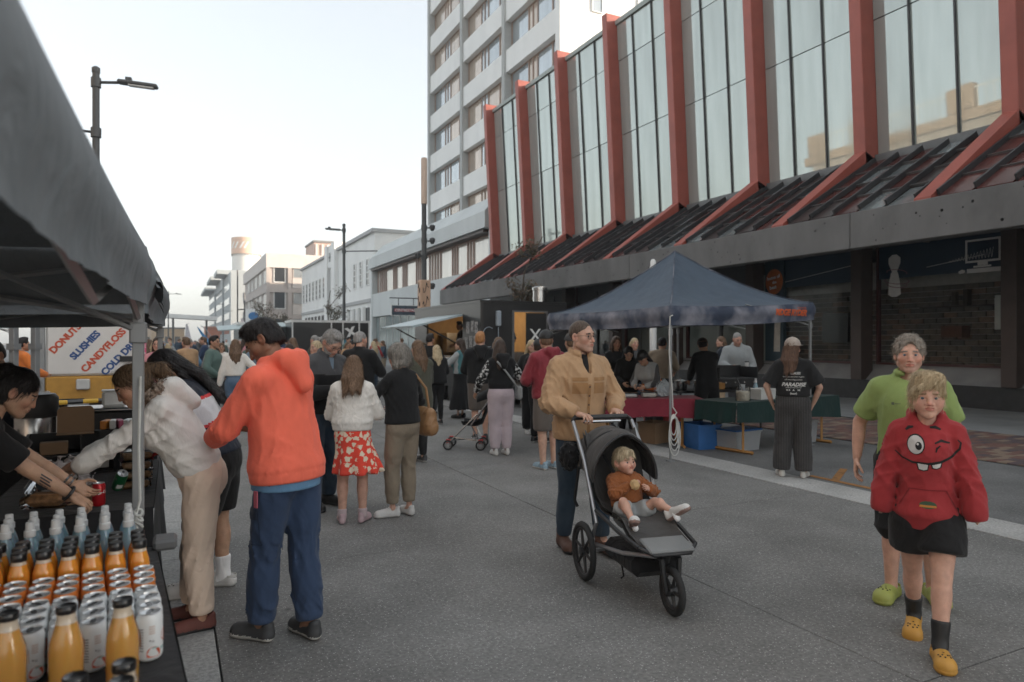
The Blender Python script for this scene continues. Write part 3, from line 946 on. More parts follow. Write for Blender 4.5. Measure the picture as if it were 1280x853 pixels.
            if t.get('hoodback'):      # hood lying on the back
                z = s.R2
                n0 = s.nb
                kk = s.k
                for sx in (-1, 1):
                    S.cap(n0 + z @ V3(sx * .085, .01, .025) * kk, n0 + z @ V3(sx * .06, -.10, .02) * kk, .026 * kk, .042 * kk, .03)
                    S.cap(n0 + z @ V3(sx * .06, -.10, .02) * kk, n0 + z @ V3(0, -.155, -.13) * kk, .042 * kk, .03 * kk, .035)
                    S.cap(n0 + z @ V3(sx * .085, .01, .025) * kk, n0 + z @ V3(sx * .028, .092, -.05) * kk, .026 * kk, .018 * kk, .02)
                S.cap(n0 + z @ V3(-.05, -.115, .015) * kk, n0 + z @ V3(.05, -.115, .015) * kk, .045 * kk, .045 * kk, .04)
                S.cap(n0 + z @ V3(0, -.13, -.02) * kk, n0 + z @ V3(0, -.165, -.13) * kk, .07 * kk, .04 * kk, .04, sq=(z @ V3(0, 1, 0), .7))
                S.ell(n0 + z @ V3(0, -.03, .085) * kk, V3(.064, .085, .07) * kk, .015, '-')
            if t.get('collar'):
                z = s.R2; n0 = s.nb; r = t.get('colr', .072) * s.k; hgt = t['collar']
                for a in range(10):
                    t0 = R(-150 + 300 * a / 9) ; t1 = R(-150 + 300 * (a + 1) / 9)
                    if a == 9: break
                    g = lambda q: n0 + z @ V3(math.sin(q) * r, -math.cos(q) * r + .012, hgt * (.5 - .22 * (1 - math.cos(q))) + .034)
                    S.cap(g(t0), g(t1), .012, .012, .008); S.cap(g(t0) * .5 + (g(t0) - z @ V3(0, 0, hgt * .7)) * .5 + nrm(g(t0) - n0) * .006, g(t1) * .5 + (g(t1) - z @ V3(0, 0, hgt * .7)) * .5 + nrm(g(t1) - n0) * .006, .016, .016, .012)
            cl = [(hemp, nh)]
            for i in range(2):
                if up > 0:
                    ee = s.sh[i] + (s.el[i] - s.sh[i]) * up if up <= 1 else s.el[i] + (s.wr[i] - s.el[i]) * (up - 1)
                    cl.append((ee, nrm(s.el[i] - s.sh[i]) if up <= 1 else nrm(s.wr[i] - s.el[i])))
            if t.get('fold', .006): S.folds(t.get('fold', .006), sd, t.get('wl', .12), t.get('fst', (1, 1, .55)), [s.el[0], s.el[1], s.sh[0] + V3(0, 0, -.1), s.sh[1] + V3(0, 0, -.1), s.wai + V3(.1, 0, -.05), s.wai + V3(-.1, 0, -.05)], cl)
            return S.mesh(2)
        v, f = make_top(top, seed)
        mats = top['m'] if isinstance(top['m'], (list, tuple)) else [top['m']]
        mi = top['split'](v[f].mean(1), s) if 'split' in top else None
        root_parts['top'] = link(top.get('kind', 'top'), np_mesh(top.get('kind', 'top'), v, f, mats, mi), root)
    # --- shoes
    if shoes:
        kind, mats = shoes
        for i, sx in enumerate((1, -1)):
            f = s.feet[i]
            M = Matrix.Translation((f[0], f[1], f[2])) @ Matrix.Rotation(R(-f[3] * sx), 4, 'Z') @ Matrix.Rotation(R(f[4] if len(f) > 4 else 0), 4, 'X') @ Matrix.Diagonal((sx * s.k * (1 if s.sex == 'm' else .93), s.k * (1 if s.sex == 'm' else .93), s.k, 1))
            shoe_obj(kind, mats, root, M)
    if socks:
        for i in range(2):
            S = SDF(*bounds([s.an[i], s.kn[i]], .1), .0065)
            u = nrm(s.kn[i] - s.an[i])
            S.cap(s.an[i] + V3(0, .03, -.03), s.an[i], .041 * s.k, .043 * s.k, .02); S.cap(s.an[i], s.an[i] + u * socks[1], .044 * s.k, (.046 + .09 * socks[1]) * s.k, .02, flat=True)
            link('sock', np_mesh('sock', *S.mesh(1), socks[0]), root)
    # --- hair
    def headspace(v): return v * hs @ Rh.T + hc
    if hair:
        st, hm_ = hair
        v, f = hair_template(st, .0062 if res < .013 else .0105, dict(man=1.0, woman=.94, child=.95, toddler=.98)[head], 0 if res > .013 else seed % 3)
        me = np_mesh('hair', headspace(v), f, hm_); root_parts['hair'] = ho = link('hair', me, root)
        if res < .012:           # loose strands break the outline
            r_ = np.random.default_rng(seed + 50); nb_ = dict(crop=1500, buzz=600).get(st, 2600)
            fi = r_.integers(0, len(f), nb_); a_, b_, c_ = v[f[fi, 0]], v[f[fi, 1]], v[f[fi, 2]]
            n_ = np.cross(b_ - a_, c_ - a_); n_ /= np.linalg.norm(n_, axis=1)[:, None] + 1e-9
            dn = np.array([0, -.25, -1.0]) + r_.normal(size=(nb_, 3)) * (.9 if st == 'curly' else .18)
            if st == 'fringe': dn = dn + np.where(a_[:, 1:2] > 0, np.array([[.9, .5, .1]]), 0)
            if st in ('short', 'crop'): dn = dn + np.where(a_[:, 2:3] > .07, np.array([[.2, .9, .7]]), 0)
            t_ = dn - (dn * n_).sum(1)[:, None] * n_; t_ /= np.linalg.norm(t_, axis=1)[:, None] + 1e-9
            w_ = np.cross(n_, t_); L_ = (dict(crop=.012, buzz=.006, short=.02, curly=.022, toddler=.03).get(st, .055) * r_.uniform(.5, 1.2, nb_))[:, None]
            lift = r_.uniform(.001, .006 if st != 'curly' else .012, nb_)[:, None]; wd = .0011
            p0 = a_ - n_ * .001; p1 = a_ + t_ * L_ * .55 + n_ * lift; p2 = a_ + t_ * L_ + n_ * (lift * r_.uniform(.2, 1.5, nb_)[:, None])
            V_ = np.stack([p0 - w_ * wd, p0 + w_ * wd, p1 + w_ * wd, p1 - w_ * wd, p2 + w_ * wd * .3, p2 - w_ * wd * .3], 1).reshape(-1, 3)
            o6 = (np.arange(nb_) * 6)[:, None]; Q_ = np.concatenate([o6 + np.array([[0, 1, 2, 3]]), o6 + np.array([[3, 2, 4, 5]])])
            tag(link('strands', np_mesh('strands', headspace(V_), Q_, hm_), ho), kind='stuff')
    if beard:
        S = SDF((-.09, -.03, -.135), (.09, .13, -.02), .0045)
        S.ell((0, .034, -.06), (.062, .062, .06), .02); S.ell((0, .073, -.098), (.026, .02, .02), .02)
        for sx in (-1, 1): S.cap((sx * .06, .0, -.03), (sx * .04, .05, -.085), .018, .024, .02)
        S.ell((0, .115, -.016), (.05, .05, .034), .01, '-'); S.ell((0, .105, -.066), (.016, .02, .0065), .005, '-')
        S.plane((0, 0, -.035), (0, .3, .95))
        S.folds(.004, 3, .02)
        v, f = S.mesh(0); link('beard', np_mesh('beard', headspace(v), f, beard), root)
    if glasses:
        mb = MB()
        g = lambda p: tuple(headspace(V3(*p)))
        for sx in (-1, 1):
            ring = [g((sx * (.033 + .023 * math.cos(t)), .098 - .004 * abs(math.cos(t)), .0 + .019 * math.sin(t))) for t in np.linspace(0, 2 * math.pi, 15)]
            mb.tube(ring, .0015 * hs, 5, False)
            mb.tube([g((sx * .056, .094, .006)), g((sx * .081, .06, .008)), g((sx * .083, -.005, .006)), g((sx * .08, -.025, -.008))], .0015 * hs, 5)
        mb.tube([g((-.011, .1, .004)), g((0, .103, .006)), g((.011, .1, .004))], .002 * hs, 5)
        go = mb.build('glasses', glasses, root, smooth=True)
        for sx in (-1, 1):
            lm = MB(); c = [g((sx * (.033 + .021 * math.cos(t)), .0975, .0 + .017 * math.sin(t))) for t in np.linspace(0, 2 * math.pi, 12, endpoint=False)]
            lm.add(c, [tuple(range(12))]); lm.build('lens', LENS, go)
    if cap:
        S = SDF((-.11, -.13, -.01), (.11, .2, .16), .006)
        yaw = cap[1] if len(cap) > 1 else 0
        S.ell((0, -.014, .042), (.095, .114, .103), .01); S.plane((0, 0, .03), (0, .10, -1))
        S.cap((-.04, .08, .042), (.04, .08, .042), .05, .05, .01, sq=(V3(0, 0, 1), .1)); S.cap((-.035, .11, .04), (.035, .11, .04), .045, .045, .01, sq=(V3(0, 0, 1), .1))
        S.ell((0, -.014, .146), (.008, .008, .006), .004)
        v, f = S.mesh(1); v = v @ rotz(R(yaw)).T
        root_parts['cap'] = link('cap', np_mesh('cap', headspace(v), f, cap[0]), root)
    root_parts['root'] = root; root_parts['hs'] = headspace
    return root_parts

def decal(name, target, parent, polys, m, origin, ax, ay, dirv, off=.002, sub=None):
    "flat print laid on a garment: polys in (u,v) metres are cast along dirv on to target"
    me = target.data
    bvh = BVHTree.FromPolygons([v.co[:] for v in me.vertices], [p.vertices[:] for p in me.polygons])
    O, ax, ay, dv = Vector(origin), Vector(ax), Vector(ay), Vector(dirv).normalized()
    bm = bmesh.new()
    for poly in polys:
        vs = [bm.verts.new((p[0], p[1], 0)) for p in poly]
        try: bm.faces.new(vs)
        except ValueError: pass
    bmesh.ops.triangulate(bm, faces=bm.faces)
    for _ in range(3):
        ed = [e for e in bm.edges if e.calc_length() > (sub or .012)]
        if not ed: break
        bmesh.ops.subdivide_edges(bm, edges=ed, cuts=1)
        bmesh.ops.triangulate(bm, faces=bm.faces)
    miss = []
    for v in bm.verts:
        p = O + ax * v.co.x + ay * v.co.y
        hit, n, i, d = bvh.ray_cast(p - dv * .4, dv)
        if hit: v.co = hit - dv * off
        else: miss.append(v)
    bmesh.ops.delete(bm, geom=miss, context='VERTS')
    me2 = bpy.data.meshes.new(name); bm.to_mesh(me2); bm.free()
    me2.materials.append(m)
    return link(name, me2, parent)

def text_polys(txt, size, bold=0.0, shear=0.0, align='CENTER', dx=0, dy=0, spacing=1.0):
    me = text_mesh(txt, size, bold, 0, align, shear, spacing)
    P = [[(me.vertices[i].co.x + dx, me.vertices[i].co.y + dy) for i in p.vertices] for p in me.polygons]
    bpy.data.meshes.remove(me)
    return P

EYEW = mat('eye_white', (.55, .52, .5), rough=.2, var=.03)
EYED = mat('iris_dark', (.03, .02, .015), rough=.15, var=.1)
EYEB = mat('iris_blue', (.06, .09, .12), rough=.15, var=.1)
LENS = clearglass('spectacle_lens', (.95, .95, .95), 0, .1)
# ---------------------------------------------------------------- materials of the setting
def aggregate(name, base, speck, dens=.62, scale=90):
    m, t, p = nt(name); N, L = t.nodes, t.links
    p.inputs["Roughness"].default_value = .78; p.inputs["Specular IOR Level"].default_value = .35
    ge = N.new("ShaderNodeNewGeometry")
    vo = N.new("ShaderNodeTexVoronoi"); vo.inputs["Scale"].default_value = scale
    L.new(ge.outputs["Position"], vo.inputs["Vector"])
    sp = N.new("ShaderNodeSeparateColor"); L.new(vo.outputs["Color"], sp.inputs[0])
    st = N.new("ShaderNodeMapRange"); st.inputs[1].default_value = dens; st.inputs[2].default_value = 1.0; L.new(sp.outputs[0], st.inputs[0])
    dm = N.new("ShaderNodeMapRange"); dm.inputs[1].default_value = .45; dm.inputs[2].default_value = .25; L.new(vo.outputs["Distance"], dm.inputs[0])
    ml = N.new("ShaderNodeMath"); ml.operation = 'MULTIPLY'; L.new(st.outputs[0], ml.inputs[0]); L.new(dm.outputs[0], ml.inputs[1])
    big = N.new("ShaderNodeTexNoise"); big.inputs["Scale"].default_value = .9; big.inputs["Detail"].default_value = 8; big.inputs["Roughness"].default_value = .62
    L.new(ge.outputs["Position"], big.inputs["Vector"])
    br = N.new("ShaderNodeMapRange"); br.inputs[1].default_value = .3; br.inputs[2].default_value = .7; br.inputs[3].default_value = .70; br.inputs[4].default_value = 1.22; L.new(big.outputs[0], br.inputs[0])
    fine = N.new("ShaderNodeTexNoise"); fine.inputs["Scale"].default_value = 45; fine.inputs["Detail"].default_value = 3
    L.new(ge.outputs["Position"], fine.inputs["Vector"])
    fr = N.new("ShaderNodeMapRange"); fr.inputs[1].default_value = .3; fr.inputs[2].default_value = .7; fr.inputs[3].default_value = .75; fr.inputs[4].default_value = 1.25; L.new(fine.outputs[0], fr.inputs[0])
    wide = N.new("ShaderNodeTexNoise"); wide.inputs["Scale"].default_value = .28; wide.inputs["Detail"].default_value = 4; wide.inputs["Distortion"].default_value = 1.5
    L.new(ge.outputs["Position"], wide.inputs["Vector"])
    wr_ = N.new("ShaderNodeMapRange"); wr_.inputs[1].default_value = .35; wr_.inputs[2].default_value = .65; wr_.inputs[3].default_value = .82; wr_.inputs[4].default_value = 1.12; L.new(wide.outputs[0], wr_.inputs[0])
    b0 = N.new("ShaderNodeMath"); b0.operation = 'MULTIPLY'; L.new(br.outputs[0], b0.inputs[0]); L.new(wr_.outputs[0], b0.inputs[1]); br = b0
    m2 = N.new("ShaderNodeMath"); m2.operation = 'MULTIPLY'; L.new(br.outputs[0], m2.inputs[0]); L.new(fr.outputs[0], m2.inputs[1])
    sc = N.new("ShaderNodeVectorMath"); sc.operation = 'SCALE'; sc.inputs[0].default_value = base; L.new(m2.outputs[0], sc.inputs["Scale"])
    mx = N.new("ShaderNodeMix"); mx.data_type = 'RGBA'; mx.inputs[7].default_value = (*speck, 1)
    L.new(ml.outputs[0], mx.inputs[0]); L.new(sc.outputs[0], mx.inputs[6])
    gum = N.new("ShaderNodeTexVoronoi"); gum.inputs["Scale"].default_value = 2.1; L.new(ge.outputs["Position"], gum.inputs["Vector"])
    gr = N.new("ShaderNodeMapRange"); gr.inputs[1].default_value = .03; gr.inputs[2].default_value = .045; gr.inputs[3].default_value = .55; gr.inputs[4].default_value = 1; L.new(gum.outputs["Distance"], gr.inputs[0])
    s3 = N.new("ShaderNodeVectorMath"); s3.operation = 'SCALE'; L.new(mx.outputs[2], s3.inputs[0]); L.new(gr.outputs[0], s3.inputs["Scale"])
    L.new(s3.outputs[0], p.inputs["Base Color"])
    b = N.new("ShaderNodeBump"); b.inputs["Strength"].default_value = .35; b.inputs["Distance"].default_value = .004
    L.new(vo.outputs["Distance"], b.inputs["Height"]); L.new(b.outputs[0], p.inputs["Normal"])
    return m

G_SLAB = aggregate('exposed_aggregate', (.198, .194, .185), (.5, .49, .47), .72, 95)
G_ASPH = aggregate('street_asphalt', (.165, .165, .162), (.36, .36, .35), .72, 110)
G_STRIP = aggregate('pale_concrete', (.42, .415, .40), (.52, .49, .48), .7, 120)
G_KERB = aggregate('kerb_concrete', (.36, .36, .35), (.48, .48, .47), .7, 110)
G_PAVE = mat('pavement_concrete', (.26, .265, .26), rough=.7, var=.15, vscale=1.2, bump=.15, bscale=30, dirt=.25, dscale=.8)
DARK = mat('joint_dirt', (.03, .03, .03), rough=.95)
M_ORLINE = mat('orange_marking', (.32, .15, .045), rough=.75, var=.2, vscale=14, dirt=.6, dscale=9)
RED = mat('red_painted_steel', (.34, .088, .064), rough=.5, var=.08, vscale=2, bump=.03, bscale=30, dirt=.18, dscale=1.2)
CONC = mat('weathered_concrete', (.155, .153, .15), rough=.8, var=.14, vscale=1.6, bump=.12, bscale=22, dirt=.35, dscale=.7, stretch=(1, 1, .45))
BROWN = mat('dark_brown_metal', (.06, .042, .036), rough=.5, var=.15, vscale=3)
BLKTILE = mat('black_plinth', (.035, .035, .036), rough=.35, var=.25, vscale=5)
GREYSILL = mat('grey_sill', (.26, .262, .263), rough=.7, var=.12, vscale=2, dirt=.2)
SOFFIT = mat('soffit_dark', (.16, .155, .15), rough=.8, var=.1)
NAVYV = mat('navy_vinyl', (.018, .042, .075), rough=.5, var=.08)
VINYL = mat('white_vinyl', (.78, .78, .76), rough=.5, var=.05)
WHITEP = mat('white_paint', (.80, .80, .78), rough=.7, var=.05, vscale=1.2, dirt=.16, dscale=.6, stretch=(1, 1, .4))
GREYP = mat('pale_grey_render', (.56, .585, .58), rough=.75, var=.07, vscale=1.0, dirt=.22, dscale=.5, stretch=(1, 1, .35))
GREYCOL = mat('grey_column', (.42, .43, .42), rough=.75, var=.07, dirt=.15)
BEIGE = mat('beige_render', (.47, .42, .39), rough=.8, var=.06, vscale=.8, dirt=.18, dscale=.5, stretch=(1, 1, .4))
BEIGE2 = mat('pale_beige_panel', (.60, .555, .52), rough=.8, var=.05, vscale=.8, dirt=.15)
FRAMEB = mat('brown_window_frame', (.34, .24, .19), rough=.6)
FRAMEW = mat('white_window_frame', (.68, .68, .66), rough=.5)
FRAMED = mat('dark_frame', (.04, .04, .042), rough=.45)
TAN = mat('tan_parapet', (.36, .26, .18), rough=.8, var=.08, dirt=.15)
STEELG = mat('grey_painted_steel', (.075, .078, .08), rough=.45, var=.08, vscale=8)
ROOFING = mat('roof_grey', (.2, .2, .2), rough=.9)

def glassmat(name, col, metal=.55, rough=.06, dirt=.25, var=.12, stretch=(1, 1, .12)):
    m, t, p = nt(name); N, L = t.nodes, t.links
    p.inputs["Metallic"].default_value = metal
    tc = N.new("ShaderNodeTexCoord"); mp = N.new("ShaderNodeMapping"); mp.inputs["Scale"].default_value = stretch
    L.new(tc.outputs["Object"], mp.inputs[0])
    oi = N.new("ShaderNodeObjectInfo")
    av = N.new("ShaderNodeVectorMath"); av.operation = 'MULTIPLY_ADD'; av.inputs[1].default_value = (37, 37, 37)
    cb = N.new("ShaderNodeCombineXYZ"); L.new(oi.outputs["Random"], cb.inputs[0]); L.new(oi.outputs["Random"], cb.inputs[1])
    L.new(cb.outputs[0], av.inputs[0]); L.new(mp.outputs[0], av.inputs[2])
    no = N.new("ShaderNodeTexNoise"); no.inputs["Scale"].default_value = 2.2; no.inputs["Detail"].default_value = 5
    L.new(av.outputs[0], no.inputs["Vector"])
    rp = N.new("ShaderNodeMapRange"); rp.inputs[1].default_value = .35; rp.inputs[2].default_value = .72; rp.inputs[3].default_value = 1 + var; rp.inputs[4].default_value = 1 - dirt
    L.new(no.outputs[0], rp.inputs[0])
    r2 = N.new("ShaderNodeMapRange"); r2.inputs[3].default_value = 1 - var; r2.inputs[4].default_value = 1 + var; L.new(oi.outputs["Random"], r2.inputs[0])
    ml = N.new("ShaderNodeMath"); ml.operation = 'MULTIPLY'; L.new(rp.outputs[0], ml.inputs[0]); L.new(r2.outputs[0], ml.inputs[1])
    sc = N.new("ShaderNodeVectorMath"); sc.operation = 'SCALE'; sc.inputs[0].default_value = col; L.new(ml.outputs[0], sc.inputs["Scale"])
    L.new(sc.outputs[0], p.inputs["Base Color"])
    rr = N.new("ShaderNodeMapRange"); rr.inputs[1].default_value = .4; rr.inputs[2].default_value = .75; rr.inputs[3].default_value = rough; rr.inputs[4].default_value = rough + .08; L.new(no.outputs[0], rr.inputs[0])
    L.new(rr.outputs[0], p.inputs["Roughness"])
    return m

GL_FAC = glassmat('curtain_wall_glass', (.46, .505, .475), .45, .015, .14, .05)
GL_WIN = glassmat('window_glass', (.46, .50, .52), .5, .05, .1)
GL_WARM = glassmat('blind_behind_glass', (.60, .57, .53), .35, .08, .12)
GL_BLIND = glassmat('tan_blind_glass', (.50, .42, .35), .35, .06, .1)
GL_DARK = glassmat('dark_window_glass', (.06, .065, .07), .3, .06, .1)
GL_RED = glassmat('dark_red_glass', (.11, .035, .03), .2, .2, .3)
GL_GREY = glassmat('grey_skylight_glass', (.27, .29, .29), .45, .15, .3)
GL_BLACK = glassmat('black_skylight_panel', (.045, .03, .028), .1, .3, .3)
CLEAR = clearglass('clear_window_glass', (.86, .88, .88), .0, .14)

def part(fn_or_mb, name, mats, parent, smooth=False): return fn_or_mb.build(name, mats, parent, smooth)

# ---------------------------------------------------------------- ground
mb = MB(); mb.add([(-620, -620, -.03), (620, -620, -.03), (620, 620, -.03), (-620, 620, -.03)], [(0, 1, 2, 3)])
tag(mb.build('ground', mat('far_ground', (.16, .155, .15), rough=.9)), kind='structure')
road = MB(); road.b2((.2, -12, -.028), (6.32, 260, -.014)); road = tag(road.build('road', DARK), kind='structure')
gap = .004
X0, PX, PY = .22, 3.03, 3.17
sm_ = MB(); sm_.b2((gap, gap, -.013), (PX - gap, PY - gap, 0), bev=.003); slab_me = sm_.mesh('slab', G_SLAB)
for i in range(2):
    for j in range(-2, 22):
        o = link('slab', slab_me, road, (X0 + i * PX, 2.13 + j * PY, rng.uniform(-.0015, .0)))
fm = MB(); fm.b2((.22, 2.13 + 22 * PY, -.013), (6.28, 255, 0)); tag(fm.build('far_paving', G_SLAB, road), kind='stuff')
mb = MB()
for j in range(-4, 60): mb.b2((6.30, 2 + j * 2.4 + .004, -.02), (6.86, 2 + (j + 1) * 2.4 - .004, .001))
tag(mb.build('drainage_strip', G_STRIP), kind='structure')
mb = MB(); mb.b2((6.87, -12, -.02), (13.2, 70, -.002)); park = tag(mb.build('parking_lane', G_ASPH), kind='structure')
mb = MB()
for (a, b) in [((6.97, 4.7), (7.06, 6.0)), ((7.5, 8.9), (7.58, 10.2)), ((7.6, 8.8), (8.9, 8.88))]: mb.b2((a[0], a[1], .001), (b[0], b[1], .003))
mb.box((7.42, 5.9, .002), (.85, .09, .002), rz=32)
tag(mb.build('painted_markings', M_ORLINE, park), kind='stuff')
mb = MB(); mb.b2((13.2, -20, -.02), (18.4, 66, .002)); mb.b2((16.8, 66, -.02), (19, 116, .002)); pave = tag(mb.build('pavement', G_PAVE), kind='structure')
# coloured pavers
pcols = [mat('paver_' + n, c, rough=.8, var=.18, vscale=10, bump=.1, bscale=60) for n, c in
         (('rust', (.16, .083, .066)), ('plum', (.095, .068, .072)), ('sand', (.225, .165, .12)), ('brown', (.12, .082, .067)))]
bx = MB(); bx.b2((.003, .003, -.03), (.257, .127, 0), bev=.004)
pme = [bx.mesh('brick', c) for c in pcols]
cells = []
for i in range(13):
    for j in range(80):
        x = 10.05 + i * .26; y = 3.2 + j * .13 + (.065 if i % 2 else 0)
        if 13.0 - .05 * (y - 6) ** 2 * .12 < x: continue
        cells.append((x, y))
cells.sort(key=lambda c: abs(c[1] - 6.2) * 1.0 + (c[0] - 10) * .35)
lay = MB(); lay.b2((10.0, 3.1, -.02), (13.3, 13.8, .0)); bed = tag(lay.build('brick_paving', DARK), kind='structure')
rest = MB()
for n, (x, y) in enumerate(cells):
    q = int(rng.choice(4, p=[.36, .22, .22, .2]))
    z = .014 + rng.uniform(-.002, .002)
    if n < 300: link('brick', pme[q], bed, (x, y, z))
    else: rest.mat(q).b2((x + .003, y + .003, -.01), (x + .257, y + .127, z))
tag(rest.build('bricks', pcols, bed), kind='stuff')
mb = MB()
for j in range(-4, 40): mb.b2((-.24, 1 + j * 1.2 + .003, -.02), (.214, 1 + (j + 1) * 1.2 - .003, .004), bev=.006)
tag(mb.build('kerb_strip', G_KERB), kind='structure')
mb = MB(); mb.b2((-8.2, -20, -.02), (-.25, 120, .0)); tag(mb.build('left_pavement', G_ASPH), kind='structure')

# ---------------------------------------------------------------- red-framed building
PYs = [0.6, 4.8, 8.8, 12.5, 16.25, 20.05, 24.0, 28.05, 32.1, 36.2]
LEAN = .055                # the glazed front tips out over the street      # frame positions along the street
XF, XG, XS = 16.5, 17.02, 13.4
ZK, ZT = 6.35, 15.15
rb = thing('office_building', 'long building with tall red steel frames, pale glass bays and a grey concrete canopy', 'building', (18, 18, 0))
def rp_(mb, name, mats, smooth=False, parent=None):
    if name in ('pillar', 'mullion', 'coping'): mb.v = [(x - max(0, z - 6.35) * LEAN, y, z) for (x, y, z) in mb.v]
    o = mb.build(name, mats, parent or rb, smooth)
    if parent is None: o.location = (-18, -18, 0)
    return o
mb = MB(); mb.b2((17.3, -14, 4.5), (34, 36.3, 14.7)); mb.b2((19.9, -14, 0), (34, 36.3, 4.5)); mb.b2((18.0, 16.6, 0.02), (19.9, 36.3, .9)); rp_(mb, 'wall', mat('dark_wall', (.10, .095, .09), rough=.8))
mb = MB(); mb.b2((16.75, -14, 14.75), (34, 36.3, 14.95)); rp_(mb, 'roof', ROOFING)
for y in PYs + [-4, -8, -12]:
    mb = MB(); mb.b2((XF, y - .175, ZK), (XG + .35, y + .175, ZT), bev=.02); rp_(mb, 'pillar', RED)
    mb = MB()
    dx, dz = XS + .05 - XF, 4.49 - ZK
    w = .175
    vs = []
    for (x, z) in ((XF, ZK + .33), (XF + .62, ZK + .05), (XF + .62, ZK - .4), (XS + .06, 4.12), (XS + .06, 4.52)):
        vs += [(x, y - w, z), (x, y + w, z)]
    n = 5
    fs = [tuple(2 * i for i in range(n)), tuple(2 * i + 1 for i in range(n))[::-1]] + [(2 * i, 2 * i + 1, 2 * ((i + 1) % n) + 1, 2 * ((i + 1) % n)) for i in range(n)]
    mb.add(vs, fs); rp_(mb, 'strut', RED)
mb = MB(); mb.b2((XG - .1, PYs[0], 14.72), (XG + .2, 36.1, 14.9)); rp_(mb, 'coping', mat('coping_green_grey', (.3, .34, .32), rough=.5))
mb = MB(); mb.b2((XG - .16, PYs[0] - 20, 6.42), (XG + .25, 36.1, 6.62)); rp_(mb, 'glazing_sill', mat('sill_lead', (.14, .145, .145), rough=.5, dirt=.3))
rows = [(6.62, 10.2), (10.2, 13.25), (13.25, 14.72)]
for i in range(len(PYs) - 1):
    a, b = PYs[i] + .175, PYs[i + 1] - .175
    cuts = [a, a + (b - a) * .36, a + (b - a) * .70, b]
    for c in range(3):
        for (z0, z1) in rows:
            mb = MB(); dy, dz = cuts[c + 1] - cuts[c], z1 - z0
            mb.b2((-.02, -dy / 2 + .012, -dz / 2 + .012), (.03, dy / 2 - .012, dz / 2 - .012))
            o = mb.build('pane', GL_FAC, rb); o.location = (XG + rng.uniform(0, .012) - 18 - ((z0 + z1) / 2 - 6.35) * LEAN, (cuts[c] + cuts[c + 1]) / 2 - 18, (z0 + z1) / 2)
            o.rotation_euler = (0, -math.atan(LEAN) + R(rng.uniform(-.2, .2)), R(rng.uniform(-.25, .25)))
        if c:
            mb = MB(); mb.b2((XG - .075, cuts[c] - .02, 6.62), (XG - .022, cuts[c] + .02, 14.72)); rp_(mb, 'mullion', FRAMED)
    # sloping skylight between struts
    nr = 5
    P0, P1 = Vector((XG - .18, 0, 6.4)), Vector((XS + .15, 0, 4.47))
    dirv = (P1 - P0); Ln = dirv.length; ang = math.atan2(dirv.z, dirv.x)
    Mx = Matrix.Rotation(-ang, 4, 'Y')
    tot = b - a
    for r_ in range(nr + 1):
        y = a + .06 + (tot - .12) * r_ / nr
        mb = MB(); mb.box(tuple((P0 + P1) / 2 + Vector((0, y, .10))), (Ln - .1, .045, .12), M=Mx.to_3x3()); rp_(mb, 'rafter', FRAMED)
    for r_ in range(nr):
        y0 = a + .06 + (tot - .12) * r_ / nr; y1 = a + .06 + (tot - .12) * (r_ + 1) / nr
        for q in range(4):
            t0 = q / 4; c = P0 + dirv * (t0 + .125) + Vector((0, (y0 + y1) / 2, .015 + rng.uniform(-.02, .02)))
            mb = MB(); mb.box((0, 0, 0), (Ln / 4 - .02, y1 - y0 - .07, .03))
            u = rng.random()
            o = mb.build('skylight_pane', GL_RED if u < .42 else (GL_GREY if u < .62 else GL_BLACK), rb); o.matrix_local = Matrix.Translation(Vector(c) - Vector((18, 18, 0))) @ Mx
    mb = MB()
    for q in (1, 2, 3):
        c = P0 + dirv * (q / 4) + Vector((0, (a + b) / 2, .06)); mb.box(tuple(c), (.03, tot - .1, .05), M=Mx.to_3x3())
    rp_(mb, 'glazing_bar', mat('glazing_bar_grey', (.09, .085, .085), rough=.5))
ys = [-14, -6, 2.2, 10.4, 18.6, 26.8, 36.4]
for i in range(len(ys) - 1):
    mb = MB(); mb.b2((XS, ys[i] + .008, 3.68), (XS + .32, ys[i + 1] - .008, 4.47), bev=.012)
    f = rp_(mb, 'fascia_panel', CONC)
    bb = MB()
    for _ in range(int((ys[i + 1] - ys[i]) * 3.2)):
        y, z = rng.uniform(ys[i] + .1, ys[i + 1] - .1), rng.uniform(3.75, 4.42)
        M = Matrix.Translation((XS + .004, y, z)) @ Matrix.Rotation(R(90), 4, 'Y')
        r = rng.uniform(.014, .03); bb.prism([(r * math.cos(t), r * math.sin(t)) for t in np.linspace(0, 2 * math.pi, 8, endpoint=False)], -.004, .008, M)
    tag(bb.build('bolt_marks', DARK, f), kind='stuff')
mb = MB(); mb.b2((XS + .33, -14, 4.32), (18.3, 36.3, 4.44)); rp_(mb, 'canopy_deck', SOFFIT)
mb = MB()
for y in np.arange(-13, 36, 2.05): mb.b2((XS + .34, y - .04, 4.26), (18.0, y + .04, 4.315))
rp_(mb, 'soffit_rib', SOFFIT)
cols = [1.5, 5.4, 9.35, 13.35, 17.4, 21.5, 25.6, 29.7, 33.8]
for y in cols:
    mb = MB(); mb.b2((17.45, y - .17, .56), (17.95, y + .17, 4.31), bev=.01); rp_(mb, 'column', BROWN)
mb = MB(); mb.b2((17.62, -14, 0), (18.3, 36.2, .55)); rp_(mb, 'plinth', BLKTILE)
mb = MB()
mb.add([(17.64, -14, .552), (18.12, -14, .98), (18.3, -14, .98), (18.3, -14, .552), (17.64, 36.2, .552), (18.12, 36.2, .98), (18.3, 36.2, .98), (18.3, 36.2, .552)],
       [(0, 1, 2, 3), (7, 6, 5, 4), (0, 4, 5, 1), (1, 5, 6, 2), (2, 6, 7, 3), (3, 7, 4, 0)])
rp_(mb, 'window_sill', GREYSILL)
